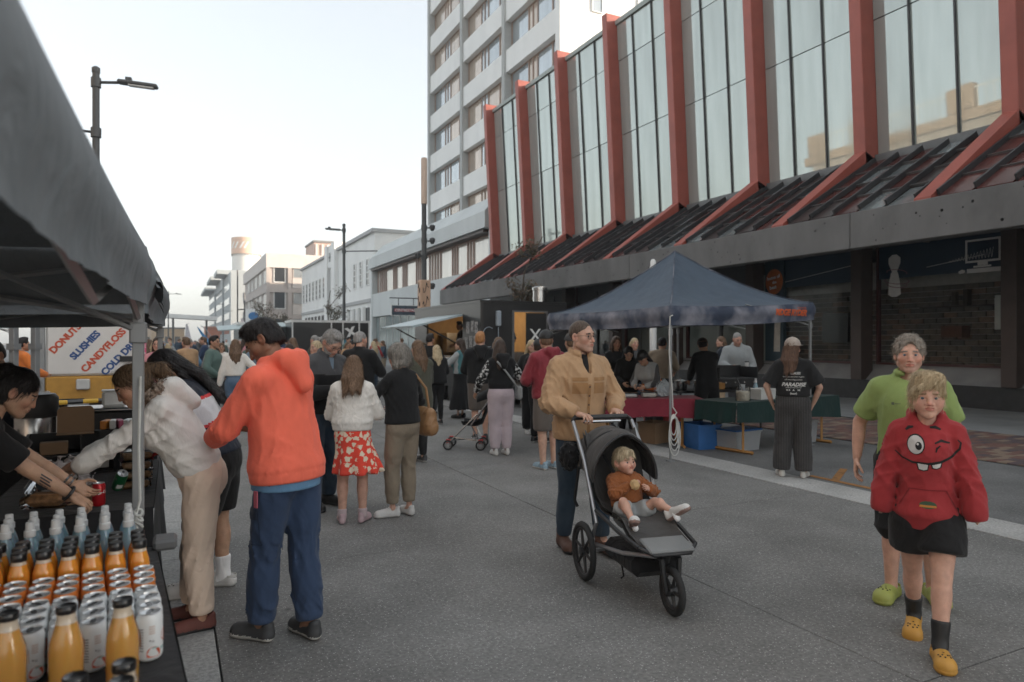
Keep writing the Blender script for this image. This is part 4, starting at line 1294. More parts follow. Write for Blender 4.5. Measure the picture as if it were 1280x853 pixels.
# shop windows
for i in range(len(cols) - 1):
    a, b = cols[i] + .19, cols[i + 1] - .19
    mb = MB(); mb.b2((18.12, a, .99), (18.135, b, 4.31)); rp_(mb, 'shop_glass', CLEAR)
    mb = MB(); mb.b2((18.06, a, .985), (18.2, a + .06, 4.31)); mb.b2((18.06, b - .06, .985), (18.2, b, 4.31)); mb.b2((18.07, a + .06, .985), (18.19, b - .06, 1.04)); rp_(mb, 'window_frame', mat('maroon_frame', (.07, .02, .02), rough=.5))
    mb = MB(); mb.b2((18.095, a + .065, 3.40 if i in (2, 3) else 3.55), (18.115, b - .065, 4.30)); rp_(mb, 'sign_band', NAVYV if i < 4 else mat('grey_band', (.06, .06, .062), rough=.6))
    if i > 3:
        y = (a + b) / 2
        mb = MB(); mb.b2((18.05, y - .04, .99), (18.19, y + .04, 4.0)); rp_(mb, 'window_mullion', FRAMED)
mb = MB(); mb.b2((18.3, -14, -.01), (19.9, 36.2, .35)); rp_(mb, 'shop_floor', mat('shop_floor', (.12, .11, .10), rough=.6))
mb = MB(); mb.b2((18.3, 17.3, .4), (19.9, 17.5, 4.0)); mb.b2((18.3, 25.5, .4), (19.9, 25.7, 4.0)); rp_(mb, 'partition', mat('shop_partition', (.3, .29, .27), rough=.8))
mb = MB(); mb.b2((19.0, 17.6, .4), (19.1, 25.4, 4.0)); rp_(mb, 'window_screen', mat('pale_screen', (.38, .4, .37), rough=.7, var=.12, vscale=.7))
# painted block wall inside the two right-hand windows
bk = [mat('dark_block_' + n, c, rough=.8, var=.2, vscale=8, bump=.15, bscale=40) for n, c in (('brown', (.22, .18, .155)), ('black', (.15, .135, .125)), ('rust', (.29, .19, .15)))]
mb = MB(); mb.b2((18.86, 5.3, .4), (19.0, 17.3, 4.0)); rp_(mb, 'mortar_wall', mat('pale_mortar', (.6, .56, .52), rough=.95))
bb = MB(); bb.b2((-.025, -.178, -.068), (.02, .178, .068), bev=.006); bme = [bb.mesh('brick', m) for m in bk]
cnt = 0; rest = MB()
for r_ in range(15):
    for c in range(34):
        y = 16.9 - c * .37 + (.185 if r_ % 2 else 0); z = 1.0 + r_ * .15
        if y < 5.6: continue
        q = int(rng.choice(3, p=[.45, .4, .15]))
        if cnt < 290 and 6.5 < y < 14.5:
            o = link('brick', bme[q], rb, (18.85 - 18 + rng.uniform(-.006, .006), y - 18, z)); cnt += 1
        else: rest.mat(q).box((18.85, y, z), (.04, .356, .136))
tag(rp_(rest, 'bricks', bk), kind='stuff')
# things painted on or standing in the shop windows
def vin(name, polys, x, mtl, y0, z0, sy=-1, th=.004):
    mb = MB()
    for P in polys:
        mb.prism([(p[0], p[1]) for p in P], 0, th, Matrix(((0, 0, -1, x), (sy, 0, 0, y0), (0, 1, 0, z0), (0, 0, 0, 1))))
    return rp_(mb, name, mtl)
XV = 18.09
form = [[(-.05, .62), (.05, .62), (.13, .55), (.13, .44), (.06, .28), (-.06, .28), (-.13, .44), (-.13, .55)],
        [(-.075, .25), (.075, .25), (.12, .05), (.14, -.2), (.05, -.25), (-.06, -.25), (-.14, -.2), (-.12, .05)], [(-.06, .245), (.06, .245), (.055, .285), (-.055, .285)]]
vin('dressmaker_form_sticker', [[(1.35 * a, 1.35 * b) for a, b in P] for P in form], XV, VINYL, 12.62, 3.22)
mb = MB()
for (zc, rx, a0, a1) in ((3.55, .30, -.3, 3.4), (3.32, .36, 2.6, 6.9), (3.22, .30, 3.0, 6.6)):
    mb.tube([(XV - .008, 12.55 - rx * math.cos(t), zc + .085 * math.sin(t) - .04 * math.cos(t)) for t in np.linspace(a0, a1, 18)], .009, 5)
rp_(mb, 'thread_sticker', mat('mauve_vinyl', (.3, .13, .17), rough=.5))
def vrect(x0, x1, z0, z1, sk=0): return [(x0, z0 + sk * x0), (x1, z0 + sk * x1), (x1, z1 + sk * x1), (x0, z1 + sk * x0)]
vin('computer_sticker', [vrect(-.42, .42, .55, .6), vrect(-.42, .42, .02, .07), vrect(-.42, -.37, .071, .549), vrect(.37, .42, .071, .549), vrect(-.12, .12, -.06, .019), vrect(-.22, .2, -.11, -.065), vrect(-.38, .42, -.24, -.13), vrect(.46, .70, -.05, .62), [(-.6, -.18), (-.5, -.13), (-.42, -.16), (-.44, -.22), (-.56, -.24)]], XV, VINYL, 10.28, 3.60)
mb = MB()
mb.tube([(XV - .006, 11.7 - .05 * i, 3.62 + .006 * i) for i in range(30)], .006, 5)
rp_(mb, 'line_sticker', VINYL)
mb = MB()
sp = [(XV - .007, 11.1 - i * .009, 3.70 + .0012 * i + (.02 + .0009 * i) * math.sin(i * .75)) for i in range(120)]
mb.tube(sp, .004, 4); rp_(mb, 'thread_sticker', VINYL)
vin('notice', [vrect(-.22, .22, -.42, .42)], XV, mat('pale_notice', (.42, .46, .44), rough=.6, var=.12, vscale=3), 9.78, 2.35)
mb = MB(); M = Matrix.Translation((XV - .002, 17.0, 3.62)) @ Matrix.Rotation(R(-90), 4, 'Y')
mb = MB(); mb.b2((18.0, 16.45, .99), (18.14, 17.22, 4.31)); rp_(mb, 'blue_panel', mat('teal_panel', (.022, .05, .07), rough=.5))
mb = MB(); M = Matrix.Translation((17.99, 16.82, 3.62)) @ Matrix.Rotation(R(-90), 4, 'Y')
mb.prism([(.42 * math.cos(t) * 1.0, .36 * math.sin(t)) for t in np.linspace(0, 2 * math.pi, 28, endpoint=False)], 0, .01, M); disc = rp_(mb, 'round_sign', mat('orange_vinyl', (.5, .13, .03), rough=.5))
def wall_text(txt, size, x, y, z, mtl, bold=0, tilt=0, name='lettering', parent=None):
    me = text_mesh(txt, size, bold, .003); me.materials.append(mtl)
    o = link(name, me, parent or rb)
    o.matrix_local = Matrix.Translation(Vector((x, y, z)) - Vector((18, 18, 0))) @ Matrix(((0, 0, -1, 0), (-1, 0, 0, 0), (0, 1, 0, 0), (0, 0, 0, 1))) @ Matrix.Rotation(R(tilt), 4, 'Z')
    return o
wall_text("home of", .16, 17.97, 16.84, 3.76, VINYL, .003, 8); wall_text("the", .13, 17.97, 16.8, 3.6, VINYL, .003, 8); wall_text("best", .17, 17.97, 16.86, 3.43, VINYL, .004, 8)
mb = MB(); mb.tube([(XV - .006, 17.0 - .1 * i + .0, 3.52 + .012 * i) for i in range(0, 34)], .008, 5); rp_(mb, 'line_sticker', VINYL)
vin('bird_sticker', [[(-.06, 0), (.05, -.02), (.06, .12), (.1, .3), (.0, .18), (-.02, .1)]], XV, VINYL, 13.72, 3.78)
vin('white_figure_sticker', [[(-.14, .0), (.12, .0), (.14, 1.0), (.1, 1.62), (-.12, 1.6), (-.1, 1.0)]], 17.99, mat('cream_vinyl', (.5, .48, .44), rough=.5), 16.7, 1.3)
wall_text("draw", .62, 17.98, 22.4, 2.62, VINYL, .006, 0)
mb = MB(); mb.tube([(17.985, 24.6 - .12 * i, 2.48 + .03 * math.sin(i * .8)) for i in range(12)], .03, 5); mb.tube([(17.985, 21.3 - .2 * i, 2.62 + .04 * math.sin(i * .5)) for i in range(14)], .025, 5); rp_(mb, 'brush_line_sticker', VINYL)
mb = MB(); mb.b2((18.2, 14.2, 1.6), (18.3, 15.1, 2.5)); rp_(mb, 'display_screen', mat('black_screen', (.01, .01, .011), rough=.3))
mb = MB(); mb.b2((18.55, 8.4, 2.55), (18.84, 12.2, 2.58)); mb.b2((18.5, 10.9, 2.58), (18.7, 11.0, 3.0)); mb.b2((18.5, 11.2, 2.6), (18.65, 11.3, 2.95)); rp_(mb, 'shelf', mat('dark_timber', (.07, .05, .04), rough=.6))
mb = MB(); mb.b2((18.6, 9.6, 2.6), (18.8, 9.95, 3.4)); rp_(mb, 'packet', mat('grey_packet', (.3, .3, .3), rough=.6))
mb = MB(); mb.b2((18.45, 11.0, 1.75), (18.8, 11.55, 2.05)); rp_(mb, 'parcel', mat('rust_parcel', (.16, .07, .05), rough=.7))
# downpipe between the buildings, floodlights
mb = MB(); mb.tube([(17.0, 36.55, 5.0), (17.0, 36.55, 10.8)], .06, 8); rp_(mb, 'downpipe', mat('pipe_cream', (.4, .38, .34), rough=.6))

# ---------------------------------------------------------------- tower block
tw = thing('tower_block', 'tall white tower block with recessed window bands rising behind the red-framed building', 'building', (22, 46, 0))
def tp(mb, name, mats, smooth=False):
    o = mb.build(name, mats, tw, smooth); o.location = (-22, -46, 0); return o
mb = MB(); mb.b2((20.75, 34.95, 0), (38, 57.3, 42)); tp(mb, 'core_wall', GREYCOL)
mb = MB(); mb.b2((20.3, 34.7, 0), (38, 34.93, 42)); tp(mb, 'end_wall', WHITEP)
mb = MB(); mb.b2((20.0, 34.45, 0), (20.75, 35.0, 42.3)); tp(mb, 'corner_pier', WHITEP)
fl0, fh = 9.4, 3.45
bays = [(35.0, 42.1), (42.5, 49.7), (50.1, 57.3)]
for y in (42.3, 49.9, 57.5):
    mb = MB(); mb.b2((20.1, y - .22, 0), (20.76, y + .22, 42)); tp(mb, 'fin_column', GREYCOL)
wfr = {}
for bi, (a, b) in enumerate(bays):
    L_ = b - a
    fr = MB()
    xs = [0, .06, .12, .2, .46, .52, .58, .66, .94, 1.0]
    for x in (0.01, .055, .10, .2, .47, .56, .64, .985):
        fr.b2((0, x * L_ - .05, 0), (.10, x * L_ + .05, 1.95))
    fr.b2((.002, .05, 0), (.098, L_ - .05, .07)); fr.b2((.002, .05, 1.88), (.098, L_ - .05, 1.95))
    frm = fr.mesh('window', FRAMEB)
    panes = []
    for (p, q) in ((.015, .2), (.2, .47), (.47, .64), (.64, .985)):
        m_ = MB(); m_.b2((.05, p * L_ + .052, .072), (.07, q * L_ - .052, 1.878)); panes.append(m_.mesh('pane', GL_WIN))
    sp = MB(); sp.b2((19.78, a, 0), (20.76, b, 1.48), bev=.01)
    for f in range(9):
        z = fl0 + f * fh
        s_ = MB(); s_.b2((20.22, a + .005, z), (20.76, b - .005, z + 1.48)); tp(s_, 'spandrel', WHITEP)
        w = link('window', frm, tw, (20.62 - 22, a - 46, z + 1.49))
        for pm in panes:
            o = link('pane', pm, w)
            if rng.random() < .45: o.material_slots[0].link = 'OBJECT'; o.material_slots[0].material = GL_BLIND
for (x, w_) in ((22.3, .75), (25.6, .75)):
    fr = MB(); fr.b2((x, 34.6, 0), (x + w_, 34.7, .06)); fr.b2((x, 34.6, 1.75), (x + w_, 34.7, 1.81)); fr.b2((x, 34.6, .06), (x + .05, 34.7, 1.75)); fr.b2((x + w_ - .05, 34.6, .06), (x + w_, 34.7, 1.75)); fr.b2((x + .05, 34.61, .85), (x + w_ - .05, 34.69, .91))
    frm = fr.mesh('window', FRAMEW); pm = MB().b2((x + .05, 34.66, .06), (x + w_ - .05, 34.69, 1.75)).mesh('pane', GL_WIN)
    for f in range(2, 8):
        w = link('window', frm, tw, (-22, -46, fl0 + f * fh + 1.4)); link('pane', pm, w)
mb = MB(); mb.b2((20.0, 34.8, 42), (38, 57.5, 42.4)); tp(mb, 'roof', ROOFING)

# ---------------------------------------------------------------- pale grey building with the tilted hood
gb = thing('grey_commercial_building', 'pale grey two-storey building with a tilted hood over one long strip window', 'building', (19, 52, 0))
def gp(mb, name, mats, smooth=False, par=None):
    o = mb.build(name, mats, par or gb, smooth)
    if not par: o.location = (-19, -52, 0)
    return o
mb = MB(); mb.b2((18.0, 38.0, 0), (30, 65.3, 10.4)); gp(mb, 'wall', GREYP)
mb = MB(); mb.b2((17.2, 38.2, 3.95), (18.0, 65.2, 6.1)); gp(mb, 'lower_wall', GREYP)
mb = MB(); mb.b2((17.15, 65.2, 0), (18.3, 65.7, 8.5)); gp(mb, 'end_pier', GREYP); mb = MB(); mb.b2((17.2, 38.0, 3.95), (18.0, 38.2, 8.5)); gp(mb, 'end_pier', GREYP)
hood = []
for (y, s_) in ((38.0, 0), (64.2, 0)): hood += [(16.85, y, 8.5), (16.85, y, 9.5), (17.9, y, 10.65), (19, y, 10.7), (19, y, 8.5)]
hood += [(16.85, 65.7, 8.5), (16.95, 65.7, 9.3), (17.9, 65.9, 9.9), (19, 65.9, 9.9), (19, 65.7, 8.5)]
mb = MB(); fs = []
for s_ in (0, 1):
    for i in range(5):
        j = (i + 1) % 5; fs.append((s_ * 5 + i, s_ * 5 + j, s_ * 5 + 5 + j, s_ * 5 + 5 + i))
fs += [(0, 1, 2, 3, 4), (10, 11, 12, 13, 14)]
mb.add(hood, fs); gp(mb, 'hood', GREYP)
mb = MB(); mb.b2((17.0, 38.6, 8.28), (18.0, 65.1, 8.48)); gp(mb, 'hood_soffit', BROWN)
wn_ = MB(); cuts = []
y = 39.0
pat = [2.6, .5, .5, 1.9, .45, .45, 2.4, .6, .6, .6, .6, 2.2, .5, .5]
k = 0
while y < 64.6:
    cuts.append(y); y += pat[k % len(pat)]; k += 1
cuts.append(64.9)
for c in cuts: wn_.b2((17.62, c - .05, 6.1), (17.76, c + .05, 8.28))
wn_.b2((17.64, 39.05, 6.1), (17.74, 64.85, 6.2)); wn_.b2((17.64, 39.05, 8.18), (17.74, 64.85, 8.28))
w = gp(wn_, 'strip_window', mat('pink_brown_frame', (.35, .25, .21), rough=.6))
for i in range(len(cuts) - 1):
    m_ = MB(); m_.b2((17.7, cuts[i] + .05, 6.2), (17.72, cuts[i + 1] - .05, 8.18)); m_.build('pane', GL_WARM, w)
mb = MB()
for y in np.arange(48.5, 65, 2.2): mb.b2((17.5, y, 0), (17.6, y + .12, 3.9))
gp(mb, 'shopfront_frame', mat('alu_frame', (.4, .4, .4), rough=.4, metal=.6))
mb = MB()
for y in np.arange(48.5, 65, 2.2): mb.b2((17.53, y + .12, .3), (17.56, min(65.1, y + 2.2), 3.9))
gp(mb, 'shopfront_glass', glassmat('shop_green_glass', (.3, .36, .36), .4, .1))
mb = MB(); mb.b2((17.3, 38.4, 0), (17.95, 48.2, 3.7)); gp(mb, 'entrance_wall', mat('entrance_grey', (.22, .2, .19), rough=.7))

# sign hanging over the footpath
sg = thing('hanging_sign', 'dark blue hanging sign with pale lettering on a red ribbon under the grey building', 'sign', (16.2, 51.5, 4.0), 0)
mb = MB(); mb.box((0, 0, 0), (2.35, .14, .75), bev=.02); mb.build('sign_board', mat('sign_navy', (.05, .075, .10), rough=.5, var=.4, vscale=5), sg)
mb = MB(); mb.b2((-1.2, -.085, -.40), (-1.14, .085, .40)); mb.b2((1.14, -.085, -.40), (1.2, .085, .40)); mb.b2((-1.14, -.085, .36), (1.14, .085, .40)); mb.b2((-1.14, -.085, -.40), (1.14, .085, -.36)); mb.build('sign_frame', FRAMEW, sg)
mb = MB(); mb.tube([(-.6, 0, .4), (-.6, 0, .95)], .03); mb.tube([(.6, 0, .4), (.6, 0, .95)], .03); mb.tube([(-1.3, 0, .95), (1.8, 0, .95)], .04); mb.build('hanger', FRAMED, sg)
mb = MB(); mb.prism([(-.95, -.1), (.8, -.1), (1.0, .03), (.8, .13), (-.95, .13)], 0, .01, Matrix.Translation((0, -.072, 0)) @ Matrix.Rotation(R(90), 4, 'X')); mb.build('red_ribbon', mat('sign_red', (.4, .08, .09), rough=.6), sg)
me = text_mesh("CENTRESTAGE", .27, .004, .004); me.materials.append(VINYL); o = link('lettering', me, sg); o.rotation_euler = (R(90), 0, 0); o.location = (0, -.088, .01)

# ---------------------------------------------------------------- white art-deco building
wb = thing('white_art_deco_building', 'white two-storey building with a raised central bay and narrow upright windows', 'building', (19, 88, 0))
def wp(mb, name, mats, smooth=False):
    o = mb.build(name, mats, wb, smooth); o.location = (-19, -88, 0); return o
mb = MB(); mb.b2((17.65, 66.2, 0), (32, 108, 12.25)); wp(mb, 'wall', WHITEP)
mb = MB(); mb.b2((17.35, 66.0, 12.25), (32.2, 82.2, 12.6)); mb.b2((17.35, 88.6, 12.25), (32.2, 108.2, 12.55)); wp(mb, 'cornice', mat('cornice_grey', (.42, .42, .42), rough=.7))
mb = MB(); mb.b2((17.15, 82.4, 0), (19.5, 84.4, 13.4)); mb.b2((17.15, 86.6, 0), (19.5, 88.4, 13.4)); mb.b2((17.3, 84.4, 10.6), (19.4, 86.6, 13.3)); wp(mb, 'central_bay', WHITEP)
mb = MB(); mb.b2((17.27, 85.0, 11.3), (17.31, 85.3, 12.4)); mb.b2((17.27, 85.7, 11.3), (17.31, 86.0, 12.4)); mb.b2((17.27, 84.8, 11.75), (17.31, 86.2, 11.95)); wp(mb, 'wall_ornament', STEELG)
mb = MB(); mb.b2((17.58, 84.6, 4.5), (17.64, 86.4, 10.5)); wp(mb, 'tall_window', GL_DARK)
def tallwin(par, x, y0, z0, w_, h_, me_f, me_p, off):
    o = link('window', me_f, par, (x - off[0], y0 - off[1], z0)); link('pane', me_p, o); return o
def winmesh(w_, h_, fm, pm, nx=1, nz=1, t=.08, axis='y'):
    f = MB(); p = MB()
    def bb(m, a0, a1, z0, z1, d0, d1):
        if axis == 'y': m.b2((d0, a0, z0), (d1, a1, z1))
        else: m.b2((a0, d0, z0), (a1, d1, z1))
    for i in range(nx + 1): bb(f, i * (w_ - t) / nx, i * (w_ - t) / nx + t, 0, h_, -.06, .03)
    for j in range(nz + 1): bb(f, t * .5, w_ - t * .5, j * (h_ - t) / nz, j * (h_ - t) / nz + t, -.055, .025)
    bb(p, t * .5, w_ - t * .5, t * .5, h_ - t * .5, -.012, .0)
    return f.mesh('window', fm), p.mesh('pane', pm)
fme, pme_ = winmesh(1.0, 2.7, FRAMEW, GL_DARK, 1, 4, .09)
for y in (68.2, 70.9, 73.6, 78.6, 90.5, 93, 95.5, 98, 100.5, 103, 105.5): tallwin(wb, 17.62, y, 7.2, 1, 2.7, fme, pme_, (19, 88))
fme, pme_ = winmesh(1.2, 2.6, FRAMED, GL_DARK, 1, 1, .09)
for y in (68.0, 70.3, 72.6, 75, 77.4, 79.8, 91, 93.5, 96, 98.5, 101, 103.5): tallwin(wb, 17.62, y, 2.4, 1, 2.6, fme, pme_, (19, 88))
mb = MB()
for y in (69.4, 71.7, 74.0, 76.4, 78.8): mb.lathe([(.32, 2.3), (.32, 5.1)], 12, (17.5, y + .35, 0))
wp(mb, 'half_column', WHITEP)
mb = MB(); mb.b2((17.45, 67, 5.5), (17.66, 81.8, 5.85)); mb.b2((17.45, 89, 5.5), (17.66, 107.5, 5.85)); wp(mb, 'string_course', mat('string_grey', (.4, .4, .4), rough=.7))

# ---------------------------------------------------------------- beige corner block
bb_ = thing('beige_office_block', 'beige three-storey corner office block with bands of white-framed windows', 'building', (20, 125, 0))
def bp(mb, name, mats, smooth=False):
    o = mb.build(name, mats, bb_, smooth); o.location = (-20, -125, 0); return o
mb = MB(); mb.b2((13.35, 112.35, 0), (32, 150, 14.9)); bp(mb, 'wall', BEIGE)
mb = MB(); mb.b2((13.0, 112, 13.0), (32, 150.2, 15.2)); bp(mb, 'parapet', BEIGE2)
for f in range(3):
    z = 1.9 + f * 4.1
    mb = MB(); mb.b2((16.9, 112.1, z - .2), (31.9, 112.34, z + 1.35)); bp(mb, 'spandrel_panel', BEIGE2)
    mb = MB(); mb.b2((13.05, 112.05, z - .9), (31.95, 112.34, z - .25)); mb.b2((13.05, 112.36, z - .9), (13.34, 150, z - .25)); bp(mb, 'floor_band', BEIGE)
mb = MB(); mb.b2((13.0, 112.0, 0), (13.5, 112.5, 13)); mb.b2((16.2, 112.02, 0), (16.8, 112.34, 13)); bp(mb, 'pier', BEIGE)
fme, pme_ = winmesh(1.5, 2.4, FRAMEW, GL_DARK, 1, 1, .12, 'x'); f2, p2 = winmesh(1.9, 2.6, BEIGE, GL_WIN, 1, 1, .1, 'x')
for f in range(3):
    z = 3.3 + f * 4.1
    for i, x in enumerate((17.0, 18.75, 20.5, 22.25, 24, 25.75, 27.5)):
        o = link('window', fme if i % 2 else f2, bb_, (x - 20, 112.3 - 125, z)); link('pane', pme_ if i % 2 else p2, o)
    o = link('window', fme, bb_, (14.1 - 20, 112.3 - 125, z - .8)); o.scale = (1.2, 1, 1.35); link('pane', pme_, o)
fme, pme_ = winmesh(3.2, 2.6, FRAMEW, GL_WARM, 2, 1, .14, 'y')
for f in range(3):
    for y in (114.5, 121, 127.5, 134, 140.5): o = link('window', fme, bb_, (13.3 - 20, y - 125, 2.6 + f * 4.1)); link('pane', pme_, o)

# ---------------------------------------------------------------- grey tall block, rooftop drum
gt = thing('grey_stepped_block', 'tall blue-grey block with overhanging stepped roof slabs at the far end of the street', 'building', (20, 205, 0))
def tp2(mb, name, mats, smooth=False, par=None):
    o = mb.build(name, mats, gt, smooth); o.location = (-20, -205, 0); return o
BLG = mat('blue_grey_cladding', (.36, .39, .40), rough=.7, var=.05)
mb = MB(); mb.b2((13.2, 186, 0), (34, 212, 19.2)); mb.b2((12.9, 212, 0), (34, 246, 19.6)); mb.b2((12.6, 246, 0), (34, 285, 18.4)); tp2(mb, 'wall', BLG)
mb = MB(); mb.b2((10.6, 197, 19.3), (34, 212.5, 20.4)); tp2(mb, 'roof_slab', BLG); mb = MB(); mb.b2((10.2, 222, 19.7), (33, 246.5, 20.7)); tp2(mb, 'roof_slab', BLG); mb = MB(); mb.b2((9.8, 250, 18.5), (33, 286, 19.4)); tp2(mb, 'roof_slab', BLG)
for z in (3.5, 7.3, 11.1, 14.9):
    mb = MB(); mb.b2((13.1, 190, z), (13.22, 211.5, z + 1.7)); mb.b2((12.8, 214, z), (12.92, 245, z + 1.7)); mb.b2((12.5, 248, z), (12.62, 284, z + 1.7)); tp2(mb, 'window_band', GL_WIN)
fme, pme_ = winmesh(5.0, 2.8, FRAMED, GL_WARM, 2, 1, .2, 'x')
for z in (6.2, 11.0, 1.8):
    o = link('window', fme, gt, (16.2 - 20, 185.95 - 205, z)); link('pane', pme_, o)
dr = thing('rooftop_drum', 'round white water tower with an orange painted band catching the sun', 'tower', (18.6, 206, 19.2))
mb = MB(); mb.lathe([(3.7, 0), (3.7, 6.4)], 36, capb=True); mb.build('drum', mat('drum_white', (.72, .70, .66), rough=.6), dr, True)
mb = MB(); mb.lathe([(3.9, 6.45), (3.9, 11.0)], 36); mb.build('orange_band', mat('drum_orange', (.66, .44, .33), rough=.6), dr, True)
for a in (205, 225, 248, 265):
    mb = MB(); T = Matrix.Translation((3.93 * math.cos(R(a)), 3.93 * math.sin(R(a)), 8.8)) @ Matrix.Rotation(R(a + 90), 4, 'Z') @ Matrix.Rotation(R(90), 4, 'X')
    mb.prism([(-.7, -.9), (-.2, -.9), (.8, .9), (.3, .9)], -.03, .03, T); mb.build('painted_mark', VINYL, dr)
mb = MB()
for a in np.linspace(0, 6.28, 30): mb.box((3.8 * math.cos(a), 3.8 * math.sin(a), 6.2), (.16, .16, .5))
mb.build('bracket', ROOFING, dr)
rt = thing('far_office_roof', 'sunlit pink office top floor with upright fins rising over the white building', 'building', (27, 150, 0))
mb = MB(); mb.b2((0, 0, 0), (10, 10, 22.6)); mb.build('wall', mat('pink_render', (.55, .40, .34), rough=.8), rt)
for i in range(8):
    mb = MB(); mb.b2((i * 1.25 + .3, -.3, 16), (i * 1.25 + .65, -.02, 22.2)); mb.build('fin', BEIGE2, rt)
mb = MB(); mb.b2((-.2, -.35, 22.6), (10.2, 10.2, 23.0)); mb.build('roof', ROOFING, rt)

# ---------------------------------------------------------------- buildings across the street (seen only as reflections)
lb = thing('tan_parapet_building', 'pale building with a stepped tan parapet and thin railings across the street', 'building', (-8, 10, -1.3))
mb = MB(); mb.b2((-6, -18, 0), (-.2, 25.5, 12.9)); mb.build('wall', mat('left_wall_tan', (.36, .30, .25), rough=.8, dirt=.2), lb)
mb = MB(); mb.b2((-1, -18, 12.9), (0, 26, 13.5)); mb.build('parapet', TAN, lb)
for y in (-16, -10, -4, 2, 8.5, 15, 21, 25):
    mb = MB(); mb.b2((-.8, y - .8, 13.5), (-.1, y + .8, 15.0), bev=.1); mb.build('parapet_block', TAN, lb)
mb = MB()
for y in np.arange(-17, 25.5, .45): mb.b2((-.42, y, 13.5), (-.38, y + .04, 14.7))
mb.b2((-.44, -17, 14.66), (-.36, 25.6, 14.74)); tag(mb.build('railing', FRAMEW, lb), kind='stuff')
for y in np.arange(-16, 24, 4.2):
    for z in (4.5, 8.6):
        mb = MB(); mb.b2((-.14, y, z), (.02, y + 2.0, z + 2.4)); mb.build('window', GL_WIN, lb)

# ---------------------------------------------------------------- far end of the street
fr_ = thing('orange_shop', 'low orange shop at the far end of the street', 'building', (11.5, 225, 0))
mb = MB(); mb.b2((-2.6, 0, 0), (3.0, 8, 5.6)); mb.build('wall', mat('orange_wall', (.5, .15, .07), rough=.7), fr_)
mb = MB(); mb.b2((-2.8, -.4, 5.6), (3.2, 8.2, 6.0)); mb.build('parapet', mat('orange_parapet', (.5, .2, .12), rough=.7), fr_)
mb = MB(); mb.b2((-1.8, -.06, .4), (2.2, -.01, 2.6)); mb.build('shop_window', GL_DARK, fr_)
cn = thing('forecourt_canopy', 'thin pale forecourt roof slab jutting in beside the second gazebo', 'canopy', (3.2, 150, 0))
mb = MB(); mb.box((0, 0, 6.3), (9.5, 6, .75), M=Euler((0, R(3), 0)).to_matrix()); mb.build('roof_slab', WHITEP, cn)
mb = MB(); mb.tube([(-3, 0, 0), (-3, 0, 6.1)], .2); mb.build('post', STEELG, cn); mb = MB(); mb.tube([(3, 1, 0), (3, 1, 5.9)], .2); mb.build('post', STEELG, cn)
for (x, y, w_, h_, c, lab) in ((-1, 235, 9, 5.4, (.5, .36, .22), 'low sandy building in sun at the far end of the street'), (22, 300, 16, 9, (.5, .42, .36), 'pale distant building past the orange shop'), (-10, 260, 10, 7, (.55, .42, .3), 'sunny cream building beyond the crowd on the left')):
    t = thing('distant_building', lab, 'building', (x, y, 0)); mb = MB(); mb.b2((-w_ / 2, 0, 0), (w_ / 2, 8, h_)); mb.build('wall', mat('distant_wall', c, rough=.8), t)
    mb = MB(); mb.b2((-w_ / 2 - .2, -.2, h_), (w_ / 2 + .2, 8.2, h_ + .4)); mb.build('roof', ROOFING, t)
    mb = MB()
    for i in range(3): mb.b2((-w_ * .4 + i * w_ * .3, -.06, 1), (-w_ * .4 + i * w_ * .3 + 1.4, -.01, 3)); 
    mb.build('window', GL_DARK, t)

# ---------------------------------------------------------------- lamps
def lamp_post(label, loc, h, arm, face, base=None):
    t = thing('street_lamp', label, 'street lamp', loc, face, 'tall grey street lamps')
    mb = MB(); mb.lathe([(.16, 0), (.16, .5), (.11, .55), (.105, h * .45), (.09, h * .46), (.085, h)], 14); mb.lathe([(.10, h), (.10, h + .12), (.05, h + .16)], 14); mb.build('pole', STEELG, t, True)
    mb = MB(); mb.tube([(0, 0, h - .25), (arm * .45, 0, h - .20)], .04); mb.lathe([(.12, h - .38), (.12, h - .14)], 14); mb.build('arm', STEELG, t, True)
    mb = MB(); mb.box((arm * .45 + .42, 0, h - .20), (.95, .24, .10), bev=.03, M=Euler((0, R(3), 0)).to_matrix()); mb.box((arm * .45 + .2, 0, h - .1), (.14, .14, .1)); hd = mb.build('lamp_head', STEELG, t)
    mb = MB(); mb.box((arm * .45 + .5, 0, h - .265), (.6, .18, .02), M=Euler((0, R(3), 0)).to_matrix()); mb.build('diffuser', VINYL, hd)
    mb = MB(); mb.tube([(0, 0, h - 1.55), (-arm * .85, 0, h - 1.5)], .035); mb.lathe([(.125, h - 1.68), (.125, h - 1.44)], 14); mb.build('banner_arm', STEELG, t, True)
    return t
lamp_post('grey street lamp rising above the left gazebo', (-1.77, 20.9, 0), 8.62, 1.25, -10)
lamp_post('grey street lamp in front of the white building', (9.55, 43.0, 0), 8.75, -2.4, -20)
for (x, y) in ((-.5, 120), (9.2, 150)):
    t = lamp_post('distant thin street lamp down the street', (x, y, 0), 9.2, -2.2 if x > 3 else 2.2, 0)
t = thing('timber_clad_pole', 'tall pole with floodlights and a carved pale timber sleeve beside the food truck', 'pole', (9.5, 27.7, 0))
mb = MB(); mb.lathe([(.115, 0), (.105, 7.4)], 14); mb.build('pole', STEELG, t, True)
mb = MB(); mb.lathe([(.13, 7.4), (.13, 9.3), (.1, 9.34)], 14); mb.build('pale_top', mat('pale_timber', (.55, .42, .33), rough=.7, stretch=(1, 1, .1), var=.15, vscale=12), t, True)
carv = mat('carved_timber', (.58, .38, .26), rough=.7, stretch=(1, 1, .15), var=.15, vscale=12)
mb = MB(); mb.b2((-.22, -.22, .3), (.22, .22, 4.2), bev=.03); sl_ = mb.build('timber_sleeve', carv, t)
mb = MB()
